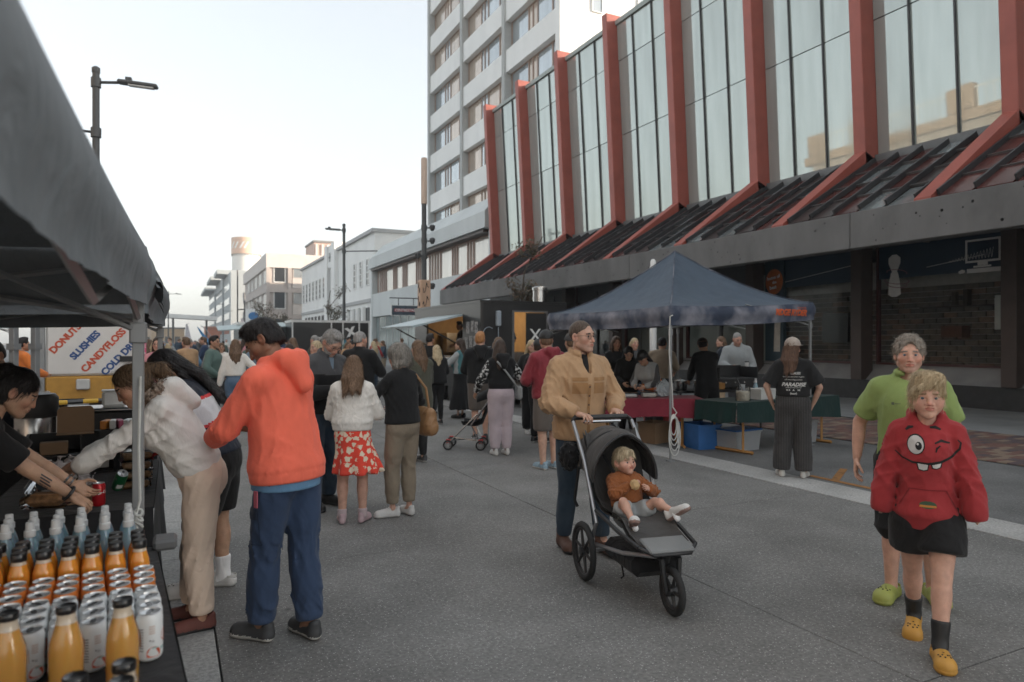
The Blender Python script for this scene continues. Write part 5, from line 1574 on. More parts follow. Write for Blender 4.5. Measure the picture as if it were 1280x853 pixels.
for (z0, ph) in ((.8, 0), (1.6, 1), (2.4, 2), (3.1, .5), (3.7, 1.6)):
    for s_ in (0, 1):
        pts = [(-.14 + .26 * i / 12 + .02 * math.sin(i + ph), -.225, z0 + .16 * math.sin(i * .8 + ph) + .03 * i) for i in range(13)]
        if s_: pts = [(-.225, p[0], p[2]) for p in pts]
        mb.tube(pts, .014, 5)
mb.build('carving', DARK, sl_)
for (z, sx) in ((6.4, 1), (5.2, -1), (3.95, 1), (5.85, 1)):
    mb = MB(); mb.tube([(0, 0, z), (sx * .25, -.1, z)], .03); mb.lathe([(.13, z - .1), (.13, z + .1)], 12); mb.lathe([(.06, -.1), (.12, .0), (.12, .12), (.05, .16)], 12, (sx * .32, -.12, z - .02)); mb.build('floodlight', STEELG, t, True)
t = thing('traffic_signal', 'dark traffic signal post with arm at the far crossing', 'traffic light', (11.9, 150, 0))
mb = MB(); mb.tube([(0, 0, 0), (0, 0, 6)], .14); mb.tube([(0, 0, 8), (5, 0, 8.3)], .12); mb.tube([(0, 0, 6), (0, 0, 16)], .14); mb.build('post', FRAMED, t)
mb = MB(); mb.b2((-.3, -.4, 3.2), (.3, -.1, 5.0)); mb.build('signal_head', FRAMED, t)
t = thing('round_logo_sign', 'square white sign with a blue oval fixed to a pole', 'sign', (9.0, 90, 4.6), -20)
mb = MB(); mb.b2((-.95, -.08, -1.0), (.95, .08, 1.0)); mb.build('sign_board', VINYL, t)
mb = MB(); mb.prism([(.62 * math.cos(a), .5 * math.sin(a)) for a in np.linspace(0, 6.28, 25)[:-1]], 0, .03, Matrix.Translation((0, -.08, .1)) @ Matrix.Rotation(R(90), 4, 'X')); mb.build('blue_oval', mat('sign_blue', (.03, .16, .38), rough=.5), t)
mb = MB(); mb.tube([(-1.1, 0, -4.6), (-1.1, 0, 2)], .08); mb.build('post', STEELG, t)

# ---------------------------------------------------------------- trees
bark = mat('bark', (.10, .08, .06), rough=.9, var=.2, bump=.4, bscale=20)
leafm = [mat('leaf_' + n, c, rough=.7, var=.25, vscale=30) for n, c in (('olive', (.085, .085, .05)), ('brown', (.13, .085, .05)), ('green', (.05, .07, .035)))]
def tree(name, label, loc, h, spread, nleaf, lsize, seed, trunk=.05, bare=.35, group=None, cols=(0, 1), dens=1.0):
    r = np.random.default_rng(seed)
    t = thing(name, label, 'tree', loc, 0, group)
    mb = MB(); tips = []
    def branch(p, d, L, rad, lev):
        pts = [p]; q = p
        for i in range(4):
            d = (d + Vector(r.normal(size=3) * .14) + Vector((0, 0, .05))).normalized(); q = q + d * L / 4; pts.append(q)
        mb.tube(pts, [rad * (1 - .16 * i) for i in range(5)], 6 if lev < 2 else 4, False)
        if lev >= 3: tips.extend(pts[1:]); return
        if lev >= 1: tips.extend(pts[2:])
        for i in range(3 + (lev == 0) * 4):
            u = r.uniform(.35, 1); pp = pts[min(4, int(u * 4) )]
            a = r.uniform(0, 6.28); e = r.uniform(.3, .9)
            nd = (d * (1 - e * .6) + Vector((math.cos(a), math.sin(a), r.uniform(-.1, .5))) * e).normalized()
            branch(pp, nd, L * r.uniform(.42, .62) * (spread if lev == 0 else 1), rad * .5, lev + 1)
    branch(Vector((0, 0, 0)), Vector((0, 0, 1)), h * .8, trunk, 0)
    mb.build('trunk', bark, t, True)
    tips = np.array([list(p) for p in tips]); tips = tips[tips[:, 2] > h * bare]
    lm = MB()
    for i in range(nleaf):
        p = tips[r.integers(len(tips))] + r.normal(size=3) * lsize * 1.6
        a = Vector(r.normal(size=3)).normalized(); b = a.orthogonal().normalized(); s_ = lsize * r.uniform(.6, 1.3)
        P = Vector(p); lm.cur = int(r.choice(cols))
        lm.add([P - a * s_, P + b * s_ * .45, P + a * s_, P - b * s_ * .45], [(0, 1, 2, 3)])
    tag(lm.build('crown', leafm, t), kind='stuff')
    return t
tree('sapling', 'sparse sapling behind the black food truck with small brown leaves', (11.4, 24.6, 0), 7.6, .32, 1500, .07, 3, .05, .42, cols=(0, 1, 1))
tree('street_tree', 'young thin-leaved street tree in front of the white building', (10.2, 50, 0), 6.6, .6, 1000, .08, 5, .06, .3, cols=(0, 0, 1))
tree('street_tree', 'bushy bare-twigged street tree in front of the beige block', (11.0, 84, 0), 6.4, 1.0, 2600, .12, 8, .09, .25, cols=(0, 1))
tree('dense_tree', 'dense dark tree glimpsed under the gazebo at far left', (-7.2, 30, 0), 5.2, 1.1, 5200, .14, 11, .14, .1, cols=(0, 1, 2))
# ---------------------------------------------------------------- stall materials
CLOTHBK = fabric('black_tablecloth', (.022, .022, .024), wr=.3)
MAROON = fabric('maroon_tablecloth', (.16, .022, .035), wr=.3)
GREENC = fabric('dark_green_tablecloth', (.013, .040, .037), wr=.3)
GAZ_GREY = fabric('grey_canopy_fabric', (.135, .15, .162), rough=.7, wr=.5, weave=.12, wscale=8, sheen=0)
GAZ_NAVY = fabric('navy_canopy_fabric', (.050, .068, .092), rough=.6, wr=.35, weave=.1, wscale=4, sheen=0)
GAZ_VAL = fabric('valance_print', (.04, .05, .075), rough=.6, wr=.3, weave=.1, wscale=4, sheen=0, pattern='fade', col2=(.22, .22, .25))
GAZ_WHITE = fabric('pale_canopy_fabric', (.55, .6, .62), rough=.7, wr=.3)
ALU = mat('aluminium_leg', (.32, .33, .335), rough=.45, metal=.4, var=.06)
STEEL = mat('stainless', (.55, .55, .55), rough=.25, metal=1.0, var=.05)
BLKM = mat('black_metal', (.02, .02, .021), rough=.4)
BLKP = mat('black_plastic', (.022, .022, .023), rough=.45, var=.1)
ROPE = mat('white_rope', (.6, .6, .57), rough=.9, bump=.4, bscale=90)
TIMB = mat('orange_timber', (.38, .19, .055), rough=.6, var=.15, stretch=(1, 1, .1), vscale=25)
CARD = mat('cardboard', (.26, .165, .095), rough=.85, var=.08)
PLWHITE = mat('white_plastic', (.6, .6, .58), rough=.4, var=.05)
CLEARP = clearglass('clear_plastic', (.93, .94, .95), .08, .22)
FROST = mat('frosted_plastic', (.62, .64, .66), rough=.3, trans=.55, var=.05)
BLUEP = mat('blue_plastic', (.03, .13, .36), rough=.4)
REDP = mat('red_plastic', (.42, .035, .03), rough=.45)

def tarp_grid(a, b, nu=24, nv=10): pass

def gazebo(label, corners, eaves, peak, top_m, val_m, vh=.27, power=1.35, legs=(0, 1, 2, 3), puff=0.03, group='pop-up gazebos', wav=.02, name='gazebo', legr=.02):
    "corners: 4 ground points in order round; eaves: heights; canopy with sagging panels, hanging valance, truss and legs"
    c = [Vector((p[0], p[1], 0)) for p in corners]; cen = sum(c, Vector()) / 4
    t = thing(name, label, 'gazebo', cen, 0, group)
    L = [p - cen for p in c]
    n = 44
    ring = []
    for k in range(4):
        a, b = L[k], L[(k + 1) % 4]
        for i in range(n): 
            u = i / n; p = a.lerp(b, u); z = eaves[k] * (1 - u) + eaves[(k + 1) % 4] * u
            sag = -.028 * math.sin(math.pi * u)
            ring.append((p, z + sag, u, k))
    m = len(ring); nv = 12
    mb = MB(); vs = []; fs = []
    for j in range(nv + 1):
        r = 1 - j / nv
        for (p, z, u, k) in ring:
            f = (1 - r) ** power if j else 0
            dip = -.05 * math.sin(math.pi * u) * math.sin(math.pi * (1 - r)) 
            e = 1.0 + puff / 1.5 * max(0, 1 - 8 * abs(r - .97)) * math.sin(math.pi * u)
            q = p * r * e
            vs.append((q.x, q.y, z * r ** .0 * (1 - f) + peak * f + dip + .012 * math.sin(u * 40 + j) * r * (1 - r)))
    for j in range(nv):
        for i in range(m): fs.append((j * m + i, j * m + (i + 1) % m, (j + 1) * m + (i + 1) % m, (j + 1) * m + i))
    fs.append(tuple(nv * m + i for i in range(m)))
    vs_r = vs; mb.add(vs, fs); cp = mb.build('canopy', top_m, t, 'full')
    mb = MB(); vs = []; fs = []; nz = 6
    for j in range(nz + 1):
        v = j / nz
        for (p, z, u, k) in ring:
            nn = (p).normalized(); 
            ex = (puff * 1.2 * math.sin(math.pi * min(1, v * 1.3)) + wav * v * math.sin(u * 31 + k) * math.sin(math.pi * u) + wav * .6 * v * math.sin(u * 13 + 2 * k) + .004 * v * math.sin(u * 83 + 3 * math.sin(u * 17)) + .002 * v * math.sin(u * 151 + 2 * v)) + .014
            vs.append((p.x + nn.x * ex, p.y + nn.y * ex, z - vh * v + .004))
    for j in range(nz):
        for i in range(m): fs.append((j * m + i, j * m + (i + 1) % m, (j + 1) * m + (i + 1) % m, (j + 1) * m + i))
    mb.add(vs, fs); va = mb.build('valance', val_m, t, 'full')
    mb = MB()                     # stitched seams up the hips
    for k in range(4):
        i = k * n; mb.tube([Vector(cpv) * 1.004 for cpv in [vs_r[j * m + i] for j in range(nv + 1)]], .007, 4, False)
    mb.build('seam', val_m, cp)
    for k in range(4):
        a, b = L[k] * .985, L[(k + 1) % 4] * .985
        mid = (a + b) / 2; z0, z1 = eaves[k] - .06, eaves[(k + 1) % 4] - .06
        h = .24
        mb = MB()
        for (p, q, za, zb) in ((a, mid, z0, z0 - h), (a, mid, z0 - h, z0), (mid, b, z1 - h, z1), (mid, b, z1, z1 - h)):
            mb.tube([Vector((p.x, p.y, za)), Vector((q.x, q.y, zb))], .012, 4)
        mb.build('truss_bar', ALU, t)
    mb = MB()
    for k in range(4):
        a = L[k] * .98; mb.tube([Vector((a.x, a.y, eaves[k] - .35)), Vector((a.x * .45, a.y * .45, eaves[k] + .05)), Vector((0, 0, peak - .12))], .012, 5)
    mb.build('roof_bar', ALU, t)
    for k in legs:
        a = L[k] * .985
        ang = math.atan2((L[1] - L[0]).y, (L[1] - L[0]).x)
        mb = MB(); mb.box((a.x, a.y, (eaves[k] - .05 + .9) / 2), (legr * 2, legr * 2, eaves[k] - .05 - .9), rz=math.degrees(ang), bev=.003)
        mb.box((a.x, a.y, .46), (legr * 1.6, legr * 1.6, .9), rz=math.degrees(ang), bev=.003)
        mb.box((a.x, a.y, .01), (.09, .09, .02)); mb.box((a.x, a.y, eaves[k] - .36), (legr * 3, legr * 3, .09), rz=math.degrees(ang), bev=.006)
        mb.build('leg', ALU, t)
    return t, cp, va, L

# navy gazebo on the right
ga = R(4); cx0, cy0 = 6.11, 7.53
def gz(x, y): return (cx0 + x * math.cos(ga) - y * math.sin(ga), cy0 + x * math.sin(ga) + y * math.cos(ga))
G1, G1c, G1v, G1L = gazebo('faded navy gazebo with an orange name on its valance over the cooking stall', [gz(0, 0), gz(3, 0), gz(3, 3), gz(0, 3)], [2.13, 2.25, 2.2, 2.12], 3.14, GAZ_NAVY, GAZ_VAL, .27, 1.5, legr=.017)
ORTXT = mat('orange_print', (.62, .12, .04), rough=.7)
mb = MB()
nn = Vector((math.sin(ga), -math.cos(ga), 0)); axx = Vector((math.cos(ga), math.sin(ga), 0))
o0 = Vector((gz(2.45, 0)[0], gz(2.45, 0)[1], 0)) - G1.location
decal('lettering', G1v, G1, text_polys('RIDGE RYDER', .125, .007, .12, spacing=.95), ORTXT, Vector((o0.x, o0.y, 2.085)), axx, (0, 0, 1), -nn, .006, .06)
decal('lettering', G1v, G1, text_polys('RIDGE RYDER', .035, .0, 0, dx=.25), ORTXT, Vector((o0.x, o0.y, 2.165)), axx, (0, 0, 1), -nn, .006, .06)
# coil of white rope on the near leg
t = thing('rope', 'white guy rope tied and coiled on the near leg of the navy gazebo', 'rope', (6.1, 7.47, 0))
mb = MB(); mb.tube([(.0, .0, 2.0), (-.06, -.02, 1.98), (-.075, -.02, 1.5), (-.03, -.03, 1.0), (-.02, -.03, .75)], .008, 6)
for i in range(5): mb.tube([(-.02 + (.05 + .012 * i) * math.sin(a), -.045 - .006 * i, .52 + (.14 + .03 * i) * math.cos(a) - .04 * i) for a in np.linspace(0, 2 * math.pi, 16)], .007, 5, False)
mb.tube([(-.03, -.05, .75), (.02, -.06, .68), (-.03, -.06, .63), (.03, -.05, .58), (.05, -.06, .2)], .009, 6)
mb.build('coil', ROPE, t, True)
t = thing('white_pole', 'tall white pole standing behind the navy gazebo', 'pole', (9.35, 12.1, 0))
mb = MB(); mb.lathe([(.075, 0), (.075, 3.25), (.06, 3.28), (.06, 3.38), (.03, 3.42)], 14); mb.build('pole', VINYL, t, True)

# left gazebos
gb_ = R(-1.4); lx, ly = -.106, 3.39
def gl(x, y): return (lx + x * math.cos(gb_) - y * math.sin(gb_), ly + x * math.sin(gb_) + y * math.cos(gb_))
gazebo('large grey gazebo roof overhanging the drinks table at left', [gl(-3, -3), gl(0, -3), gl(0, 0), gl(-3, 0)], [2.045] * 4, 3.1, GAZ_GREY, GAZ_GREY, .24, 1.15, puff=.02, wav=.007, legr=.022)
gazebo('second grey gazebo standing just beyond the first one', [(-3.1, 3.85), (-.12, 3.8), (-.07, 6.85), (-3.05, 6.9)], [2.08] * 4, 3.05, GAZ_GREY, GAZ_GREY, .30, 1.2, legs=(2, 3), puff=.05, legr=.02)
gazebo('pale blue gazebo far off at the left edge', [(-6.4, 17), (-3.45, 17), (-3.45, 20.2), (-6.4, 20.2)], [2.2] * 4, 3.2, GAZ_WHITE, GAZ_WHITE, .25, 1.2)
t = thing('rolled_flap', 'grey gazebo side wall rolled up at the corner of the second gazebo', 'fabric flap', (-.12, 3.75, 2.08))
mb = MB(); mb.grid(lambda u, v: (-.25 + .32 * v + .012 * math.sin(u * 9 + v * 5), u * .45, .16 - .30 * v * v - .1 * u * v + .014 * math.sin(u * 11 + v * 6)), 14, 10); mb.grid(lambda u, v: (-.25 + .32 * v + .012 * math.sin(u * 9 + v * 5), u * .45, .13 - .30 * v * v - .1 * u * v + .014 * math.sin(u * 11 + v * 6)), 14, 10)
mb.build('flap', GAZ_GREY, t, 'full')
t = thing('rope', 'white guy rope knotted on the leg of the near grey gazebo', 'rope', (-.09, 3.33, 0))
mb = MB(); mb.tube([(-.03, 0, 1.5), (-.035, -.02, 1.2), (-.03, -.03, .98), (-.05, -.03, .9), (-.03, -.03, .82), (-.035, -.03, .78)], .006, 6)
for i in range(3): mb.tube([(-.035 + .014 * math.sin(a), -.03 + .01 * math.cos(a), .93 - .025 * i + .012 * math.cos(a + i)) for a in np.linspace(0, 6.28, 10)], .006, 5, False)
mb.build('cord', ROPE, t, True)

# ---------------------------------------------------------------- tables
def cloth_table(name, label, loc, rz, sx, sy, h, m, drops, legs_m, seed=0, frame=True):
    t = thing(name, label, 'table', loc, rz)
    mb = MB(); mb.b2((-sx / 2 + .02, -sy / 2 + .02, h - .035), (sx / 2 - .02, sy / 2 - .02, h - .008)); mb.build('tabletop', PLWHITE, t)
    for s in (-1, 1):
        x = s * (sx / 2 - .3)
        mb = MB(); mb.tube([(x, -sy / 2 + .12, h - .04), (x, -sy / 2 + .12, .02)], .022, 4); mb.tube([(x, sy / 2 - .12, h - .04), (x, sy / 2 - .12, .02)], .022, 4)
        mb.tube([(x, -sy / 2 - .05, .025), (x, sy / 2 + .05, .025)], .025, 4); mb.build('leg', legs_m, t)
    r = np.random.default_rng(seed)
    cl = thing('tablecloth', label.replace('table', 'cloth over table') if False else drops['label'], 'tablecloth', (loc[0], loc[1], loc[2] if len(loc) > 2 else 0), rz)
    mb = MB(); mb.grid(lambda u, v: ((u - .5) * sx, (v - .5) * sy, h + .003 * math.sin(u * 20) * math.sin(v * 9)), 20, 8)
    def drop(p, q, d0, d1, nrm_, fl):
        ph = r.uniform(0, 6, 3)
        n = 36
        def f(u, v):
            a = Vector(p).lerp(Vector(q), u); dd = (d0 + (d1 - d0) * u) * (1 + .06 * math.sin(u * 9 + ph[0]))
            w = fl * v ** .8 * (math.sin(u * n * .55 + ph[1] + .8 * math.sin(u * 7)) * .6 + math.sin(u * n * .3 + ph[2]) * .5) + .02 * v + .004
            return (a.x + nrm_[0] * w, a.y + nrm_[1] * w, h + .002 - dd * v)
        mb.grid(f, n, 8)
    if drops.get('f'): drop((-sx / 2, -sy / 2, 0), (sx / 2, -sy / 2, 0), *drops['f'], (0, -1), .03)
    if drops.get('r'): drop((sx / 2, -sy / 2, 0), (sx / 2, sy / 2, 0), *drops['r'], (1, 0), .03)
    if drops.get('l'): drop((-sx / 2, sy / 2, 0), (-sx / 2, -sy / 2, 0), *drops['l'], (-1, 0), .03)
    if drops.get('b'): drop((sx / 2, sy / 2, 0), (-sx / 2, sy / 2, 0), *drops['b'], (0, 1), .03)
    mb.build('cloth', m, cl, 'full')
    return t
TZ = .80
cloth_table('folding_table', 'folding table under the black cloth carrying rows of drinks', (-.50, 2.19, 0), 3.9, 1.02, 2.0, TZ, CLOTHBK, dict(label='black cloth on the drinks table', f=(.6, .6), r=(.62, .55), b=(.5, .5)), BLKM, 1)
cloth_table('folding_table', 'folding table under the black cloth between the customers and the food vendor', (-.49, 5.1, 0), 0, .80, 1.7, .745, CLOTHBK, dict(label='black cloth under the food boxes', f=(.5, .45), r=(.46, .5), l=(.3, .3)), BLKM, 2)
cloth_table('folding_table', 'folding table at the back of the food stall with an urn and crates', (-.95, 6.45, 0), 0, 1.7, .66, .745, CLOTHBK, dict(label='black cloth on the back table with the urn', f=(.4, .4), r=(.4, .4)), BLKM, 3)
cloth_table('folding_table', 'folding table with timber trestle legs under the maroon cloth', (6.75, 9.0, 0), -29, 1.75, .75, .76, MAROON, dict(label='maroon cloth on the table behind the pram', f=(.30, .28), r=(.26, .2), l=(.62, .6)), TIMB, 4)
cloth_table('folding_table', 'folding table with timber trestle legs under the dark green cloth', (8.48, 8.02, 0), 8, 2.6, .76, .76, GREENC, dict(label='dark green cloth on the table beside the woman in a cap', f=(.3, .34), r=(.32, .3), l=(.3, .3)), TIMB, 5)
t = thing('grey_block', 'grey plastic corner block at the end of the drinks table', 'block', (-.02, 3.2, TZ)); mb = MB(); mb.box((-.005, .0, .02), (.09, .12, .045), bev=.012); mb.build('block', mat('grey_block_plastic', (.13, .13, .13), rough=.6), t)

# ---------------------------------------------------------------- drinks
def juice(name, col, tr=.0, rough=.12):
    m, tt, p = nt(name); p.inputs["Base Color"].default_value = (*col, 1); p.inputs["Roughness"].default_value = rough
    p.inputs["Subsurface Weight"].default_value = .3; p.inputs["Subsurface Scale"].default_value = .01; p.inputs["Coat Weight"].default_value = .6; p.inputs["Coat Roughness"].default_value = .03
    p.inputs["Transmission Weight"].default_value = tr
    return m
J_OR = juice('orange_juice', (.78, .31, .04)); J_AM = juice('amber_drink', (.60, .31, .075)); J_WA = juice('blue_tinted_water', (.30, .46, .54), .25, .05)
NECKG = mat('clear_neck', (.62, .52, .40), rough=.08, coat=.5)
CANW = mat('white_can', (.80, .82, .82), rough=.32, metal=.0, var=.04); CANO = mat('orange_can', (.66, .2, .04), rough=.3, metal=.0, var=.04)
LID = mat('can_lid', (.72, .73, .74), rough=.3, metal=.75, var=.06)
LIDD = mat('can_mouth_dark', (.09, .09, .095), rough=.4, metal=.5)  # darker metal tone for the mouth oval on the lid
CAPW = mat('white_cap', (.62, .63, .63), rough=.4); CAPB = mat('black_cap', (.012, .012, .013), rough=.28, coat=.3)
PRT_OR = mat('can_print_orange', (.55, .09, .03), rough=.4); PRT_TE = mat('can_print_teal', (.35, .55, .53), rough=.4); PRT_GY = mat('can_print_grey', (.13, .13, .14), rough=.5); PRT_PK = mat('can_print_peach', (.6, .42, .33), rough=.5)
def arcpatch(mb, r, z0, z1, a0, a1, n=5):
    vs = []; fs = []
    for i in range(n + 1):
        a = a0 + (a1 - a0) * i / n; vs += [(r * math.cos(a), r * math.sin(a), z0), (r * math.cos(a), r * math.sin(a), z1)]
        if i: fs.append((2 * i - 2, 2 * i, 2 * i + 1, 2 * i - 1))
    mb.add(vs, fs)
def arcdisc(mb, r, zc, ac, rad, n=14, clip=None):
    vs = []; 
    for i in range(n):
        t = 2 * math.pi * i / n; z = zc + rad * math.sin(t)
        if clip and z < clip: z = clip
        a = ac + rad * math.cos(t) / r; vs.append((r * math.cos(a), r * math.sin(a), z))
    mb.add(vs, [tuple(range(n))])
def drink_can(label, body_m, white):
    t = thing('drink_can', label, 'drink can')
    r, h = .0325, .125
    mb = MB(); mb.lathe([(.024, 0), (.029, .004), (r, .012), (r, h - .016), (.0285, h - .004), (.0275, h - .002)], 20, capt=False); b = mb.build('body', body_m, t, True)
    mb = MB(); mb.lathe([(.0275, h - .004), (.0285, h), (.0265, h + .0005), (.0255, h - .004), (.0235, h - .005), (.001, h - .0045)], 20, capb=False); l = mb.build('lid', LID, t, True)
    mb = MB(); mb.prism([(.009 * math.cos(a) * .8, .011 * math.sin(a) + .013) for a in np.linspace(0, 6.28, 11)[:-1]], h - .0042, h - .0036); mb.build('mouth', LIDD, l)
    mb = MB(); mb.prism([(.0075 * math.cos(a), .012 * math.sin(a) - .006) for a in np.linspace(0, 6.28, 11)[:-1]], h - .003, h - .0015); mb.build('ring_pull', STEEL, l)
    a0 = R(-70)
    if white:
        mb = MB(); R2 = r + .0006
        mb.mat(0); arcdisc(mb, R2, .022, a0 + .2, .018, clip=.0125); arcdisc(mb, R2, .062, a0 + 1.35, .017); arcdisc(mb, R2, .06, a0 - 1.7, .017); arcdisc(mb, R2, .06, a0 + 2.9, .017)
        mb.mat(1); arcpatch(mb, R2, .034, .038, a0 + .1, a0 + .55); arcpatch(mb, R2, .028, .034, a0 + .75, a0 + 1.15); arcpatch(mb, R2, .03, .035, a0 - 2.0, a0 - 1.2)
        mb.mat(2)
        arcpatch(mb, R2, .055, .0585, a0 - .12, a0 - .02); 
        for i in range(3): arcpatch(mb, R2, .056 - .002 * i, .0568 - .002 * i, a0 + .02, a0 + .25)
        arcpatch(mb, R2, .092, .104, a0 + 1.2, a0 + 1.5); arcpatch(mb, R2, .092, .104, a0 - 1.9, a0 - 1.6); arcpatch(mb, R2, .092, .104, a0 + 3, a0 + 3.3)
        for i in range(9): arcpatch(mb, R2, .03 + .007 * i, .0325 + .007 * i, a0 - 1.05, a0 - .55)
        mb.mat(3)
        for i in range(4): arcpatch(mb, R2, .074 + .006 * i, .0762 + .006 * i, a0 - .15, a0 + .3)
        mb.build('printed_label', [PRT_OR, PRT_TE, PRT_GY, PRT_PK], b)
    else:
        mb = MB(); R2 = r + .0006
        mb.mat(0); arcpatch(mb, R2, .085, .1, a0 + .9, a0 + 1.3); arcpatch(mb, R2, .085, .1, a0 - 1.3, a0 - .9)
        mb.mat(1); arcpatch(mb, R2, .03, .06, a0 - .5, a0 + .5)
        mb.build('printed_label', [PRT_GY, VINYL], b)
    return t
def bottle(name, label, prof, liq, cap, capprof, extra=None, cat='drink bottle', n=20):
    t = thing(name, label, cat)
    mb = MB(); mb.lathe(prof, n); mb.build('body', liq, t, True)
    mb = MB(); mb.lathe(capprof, n); mb.build('cap', cap, t, True)
    if liq is not J_WA:
        r_, z_ = prof[-1]; mb = MB(); mb.lathe([(prof[-3][0] + .0006, prof[-3][1] + .003), (prof[-2][0] + .0006, prof[-2][1]), (r_ + .0006, z_)], n, capb=False, capt=False); mb.build('neck', NECKG, t, True)
    if extra: extra(t)
    return t
spots = []
def place_all(proto, pts, group, jit=.003):
    for i, (x, y) in enumerate(pts):
        x -= .07 * (y - 2.08); x += rng.uniform(-jit, jit); y += rng.uniform(-jit, jit)
        a = rng.uniform(-40, 40)
        if i == 0: proto.location = (x, y, TZ + .004); proto.rotation_euler.z = R(a); proto['group'] = group
        else: dup(proto, (x, y, TZ + .004), a, None, group)
place_all(drink_can('white drink can with an orange disc, in the block of white cans', CANW, True), [(-.052 - .0665 * i, 2.085 + .0675 * j) for i in range(10) for j in range(4)], 'white drink cans in rows')
place_all(drink_can('orange drink can in the block between the white cans and orange bottles', CANO, False), [(-.055 - .0665 * i, 2.362 + .0665 * j) for i in range(10) for j in range(3)], 'orange drink cans in rows')
ob = bottle('juice_bottle', 'orange juice bottle with a black screw cap, in the rows behind the orange cans', [(.024, 0), (.030, .006), (.030, .11), (.0285, .125), (.021, .15), (.0185, .158), (.0185, .165)], J_OR, CAPB, [(.0205, .163), (.0215, .166), (.0215, .186), (.019, .189)])
place_all(ob, [(-.062 - .066 * i, 2.60 + .0665 * j) for i in range(10) for j in range(3)], 'orange juice bottles in rows')
def wextra(t):
    mb = MB(); arcpatch(mb, .0315, .06, .10, 0, 6.28, 20); mb.build('label_band', clearglass('thin_label', (.80, .9, .95), .2, .1), t)
wb_ = bottle('water_bottle', 'blue tinted water bottle with a white sports cap, in the rows nearest the gazebo leg', [(.024, 0), (.031, .006), (.031, .055), (.0295, .06), (.031, .065), (.031, .11), (.028, .135), (.018, .165), (.0145, .172), (.0145, .18)], J_WA, CAPW, [(.017, .176), (.0175, .179), (.0175, .196), (.0135, .199), (.0125, .222), (.0115, .225)], wextra)
place_all(wb_, [(-.088 - .0735 * i, 2.86 + .08 * j) for i in range(7) for j in range(3)], 'water bottles in rows', .004)
LABEL_PK = mat('peach_paper_label', (.55, .33, .22), rough=.7)
def aextra(t):
    mb = MB(); vs = []; fs = []
    for i in range(7):
        u = i / 6; z = .178 - u * .10; r_ = np.interp(z, [.11, .175], [.0375, .0195]) + .003
        for a in (R(-5), R(12)): vs.append((r_ * math.cos(a), r_ * math.sin(a), z))
        if i: fs.append((2 * i - 2, 2 * i - 1, 2 * i + 1, 2 * i))
    mb.add(vs, fs); mb.build('label_strip', LABEL_PK, t)
aprof = [(.031, 0), (.0365, .008), (.037, .10), (.035, .125), (.023, .168), (.0195, .18), (.0195, .196)]
acap = [(.0215, .194), (.0225, .197), (.0225, .209), (.0205, .2115), (.018, .2095), (.001, .2095)]
amb = bottle('amber_bottle', 'tall glass bottle of amber drink with a black lid, in front of the white cans', aprof, J_AM, CAPB, acap, aextra)
place_all(amb, [(-.118, 1.955), (-.236, 1.965), (-.352, 1.975), (-.468, 1.98), (-.58, 1.985)], 'tall amber bottles in the front row', 0)
t = dup(amb, (-.085, 1.57, TZ + .004), 20, 'tall glass bottle of amber drink nearest the camera, only its black lid in view', 'amber bottles nearest the camera')
for p in ((-.085, 1.487), (-.165, 1.545), (-.165, 1.462), (-.25, 1.53)): dup(t, (*p, TZ + .004), rng.uniform(-30, 30))

# ---------------------------------------------------------------- food on the second table
FT = .749
t = drink_can('red cola can standing on the black cloth beside the cardboard box', mat('cola_red', (.42, .012, .018), rough=.28, metal=.3), False); t.location = (-.36, 4.4, FT); t.name = 'cola_can'
for ch in list(t.children):
    if ch.name.startswith('body'):
        for g in list(ch.children): bpy.data.objects.remove(g)
        me = text_mesh('Coca-Cola', .022, .0006, 0, shear=.35)
        for v in me.vertices:
            a = R(-62) + (v.co.x) / .0333; z = .075 + v.co.y + .12 * v.co.x; v.co = (.0333 * math.cos(a), .0333 * math.sin(a), z)
        me.materials.append(VINYL); link('lettering', me, ch)
t = drink_can('green drink can lying against the stacked food boxes', mat('can_green', (.02, .16, .06), rough=.28, metal=.4), False); t.location = (-.29, 4.66, FT + .04); t.rotation_euler = (R(35), R(20), 0); t.name = 'green_can'
FOOD = mat('baked_food', (.30, .17, .08), rough=.7, var=.35, vscale=60, bump=.5, bscale=40)
def foodbox(label, loc, rz, s=(.17, .12, .055), group=None, food=FOOD):
    t = thing('food_box', label, 'food container', loc, rz, group)
    mb = MB(); mb.box((0, 0, s[2] * .4), (s[0] * .9, s[1] * .9, s[2] * .7), bev=.012); mb.build('food', food, t)
    mb = MB(); mb.box((0, 0, s[2] * .48), (s[0], s[1], s[2] * .9), bev=.008); mb.box((0, 0, s[2] * .97), (s[0] + .014, s[1] + .014, .006), bev=.002); mb.build('clear_box', CLEARP, t)
    return t
n_ = ['bottom', 'second', 'third', 'topmost']
for i in range(4): foodbox('clear box of baked food, %s of the stack by the gazebo leg' % n_[i], (-.205 + .004 * i, 4.86, FT + .058 * i), 8 + 4 * (i % 2))
foodbox('clear box of orange noodles on the back table below the urn', (-.86, 5.75, FT + .003), 15, (.2, .14, .06), None, mat('orange_food', (.38, .13, .03), rough=.6, var=.3, vscale=50))
t = thing('cardboard_box', 'small closed cardboard box on the black cloth beside the cola can', 'box', (-.485, 4.55, FT), 12); mb = MB(); mb.box((0, 0, .035), (.2, .14, .07), bev=.003); mb.build('box', CARD, t); mb = MB(); mb.box((0, .0, .0715), (.205, .145, .003)); mb.build('flap', CARD, t)
t = thing('paper_bag', 'crumpled white paper bags piled on the food table', 'paper bag', (-.56, 4.95, FT), 0)
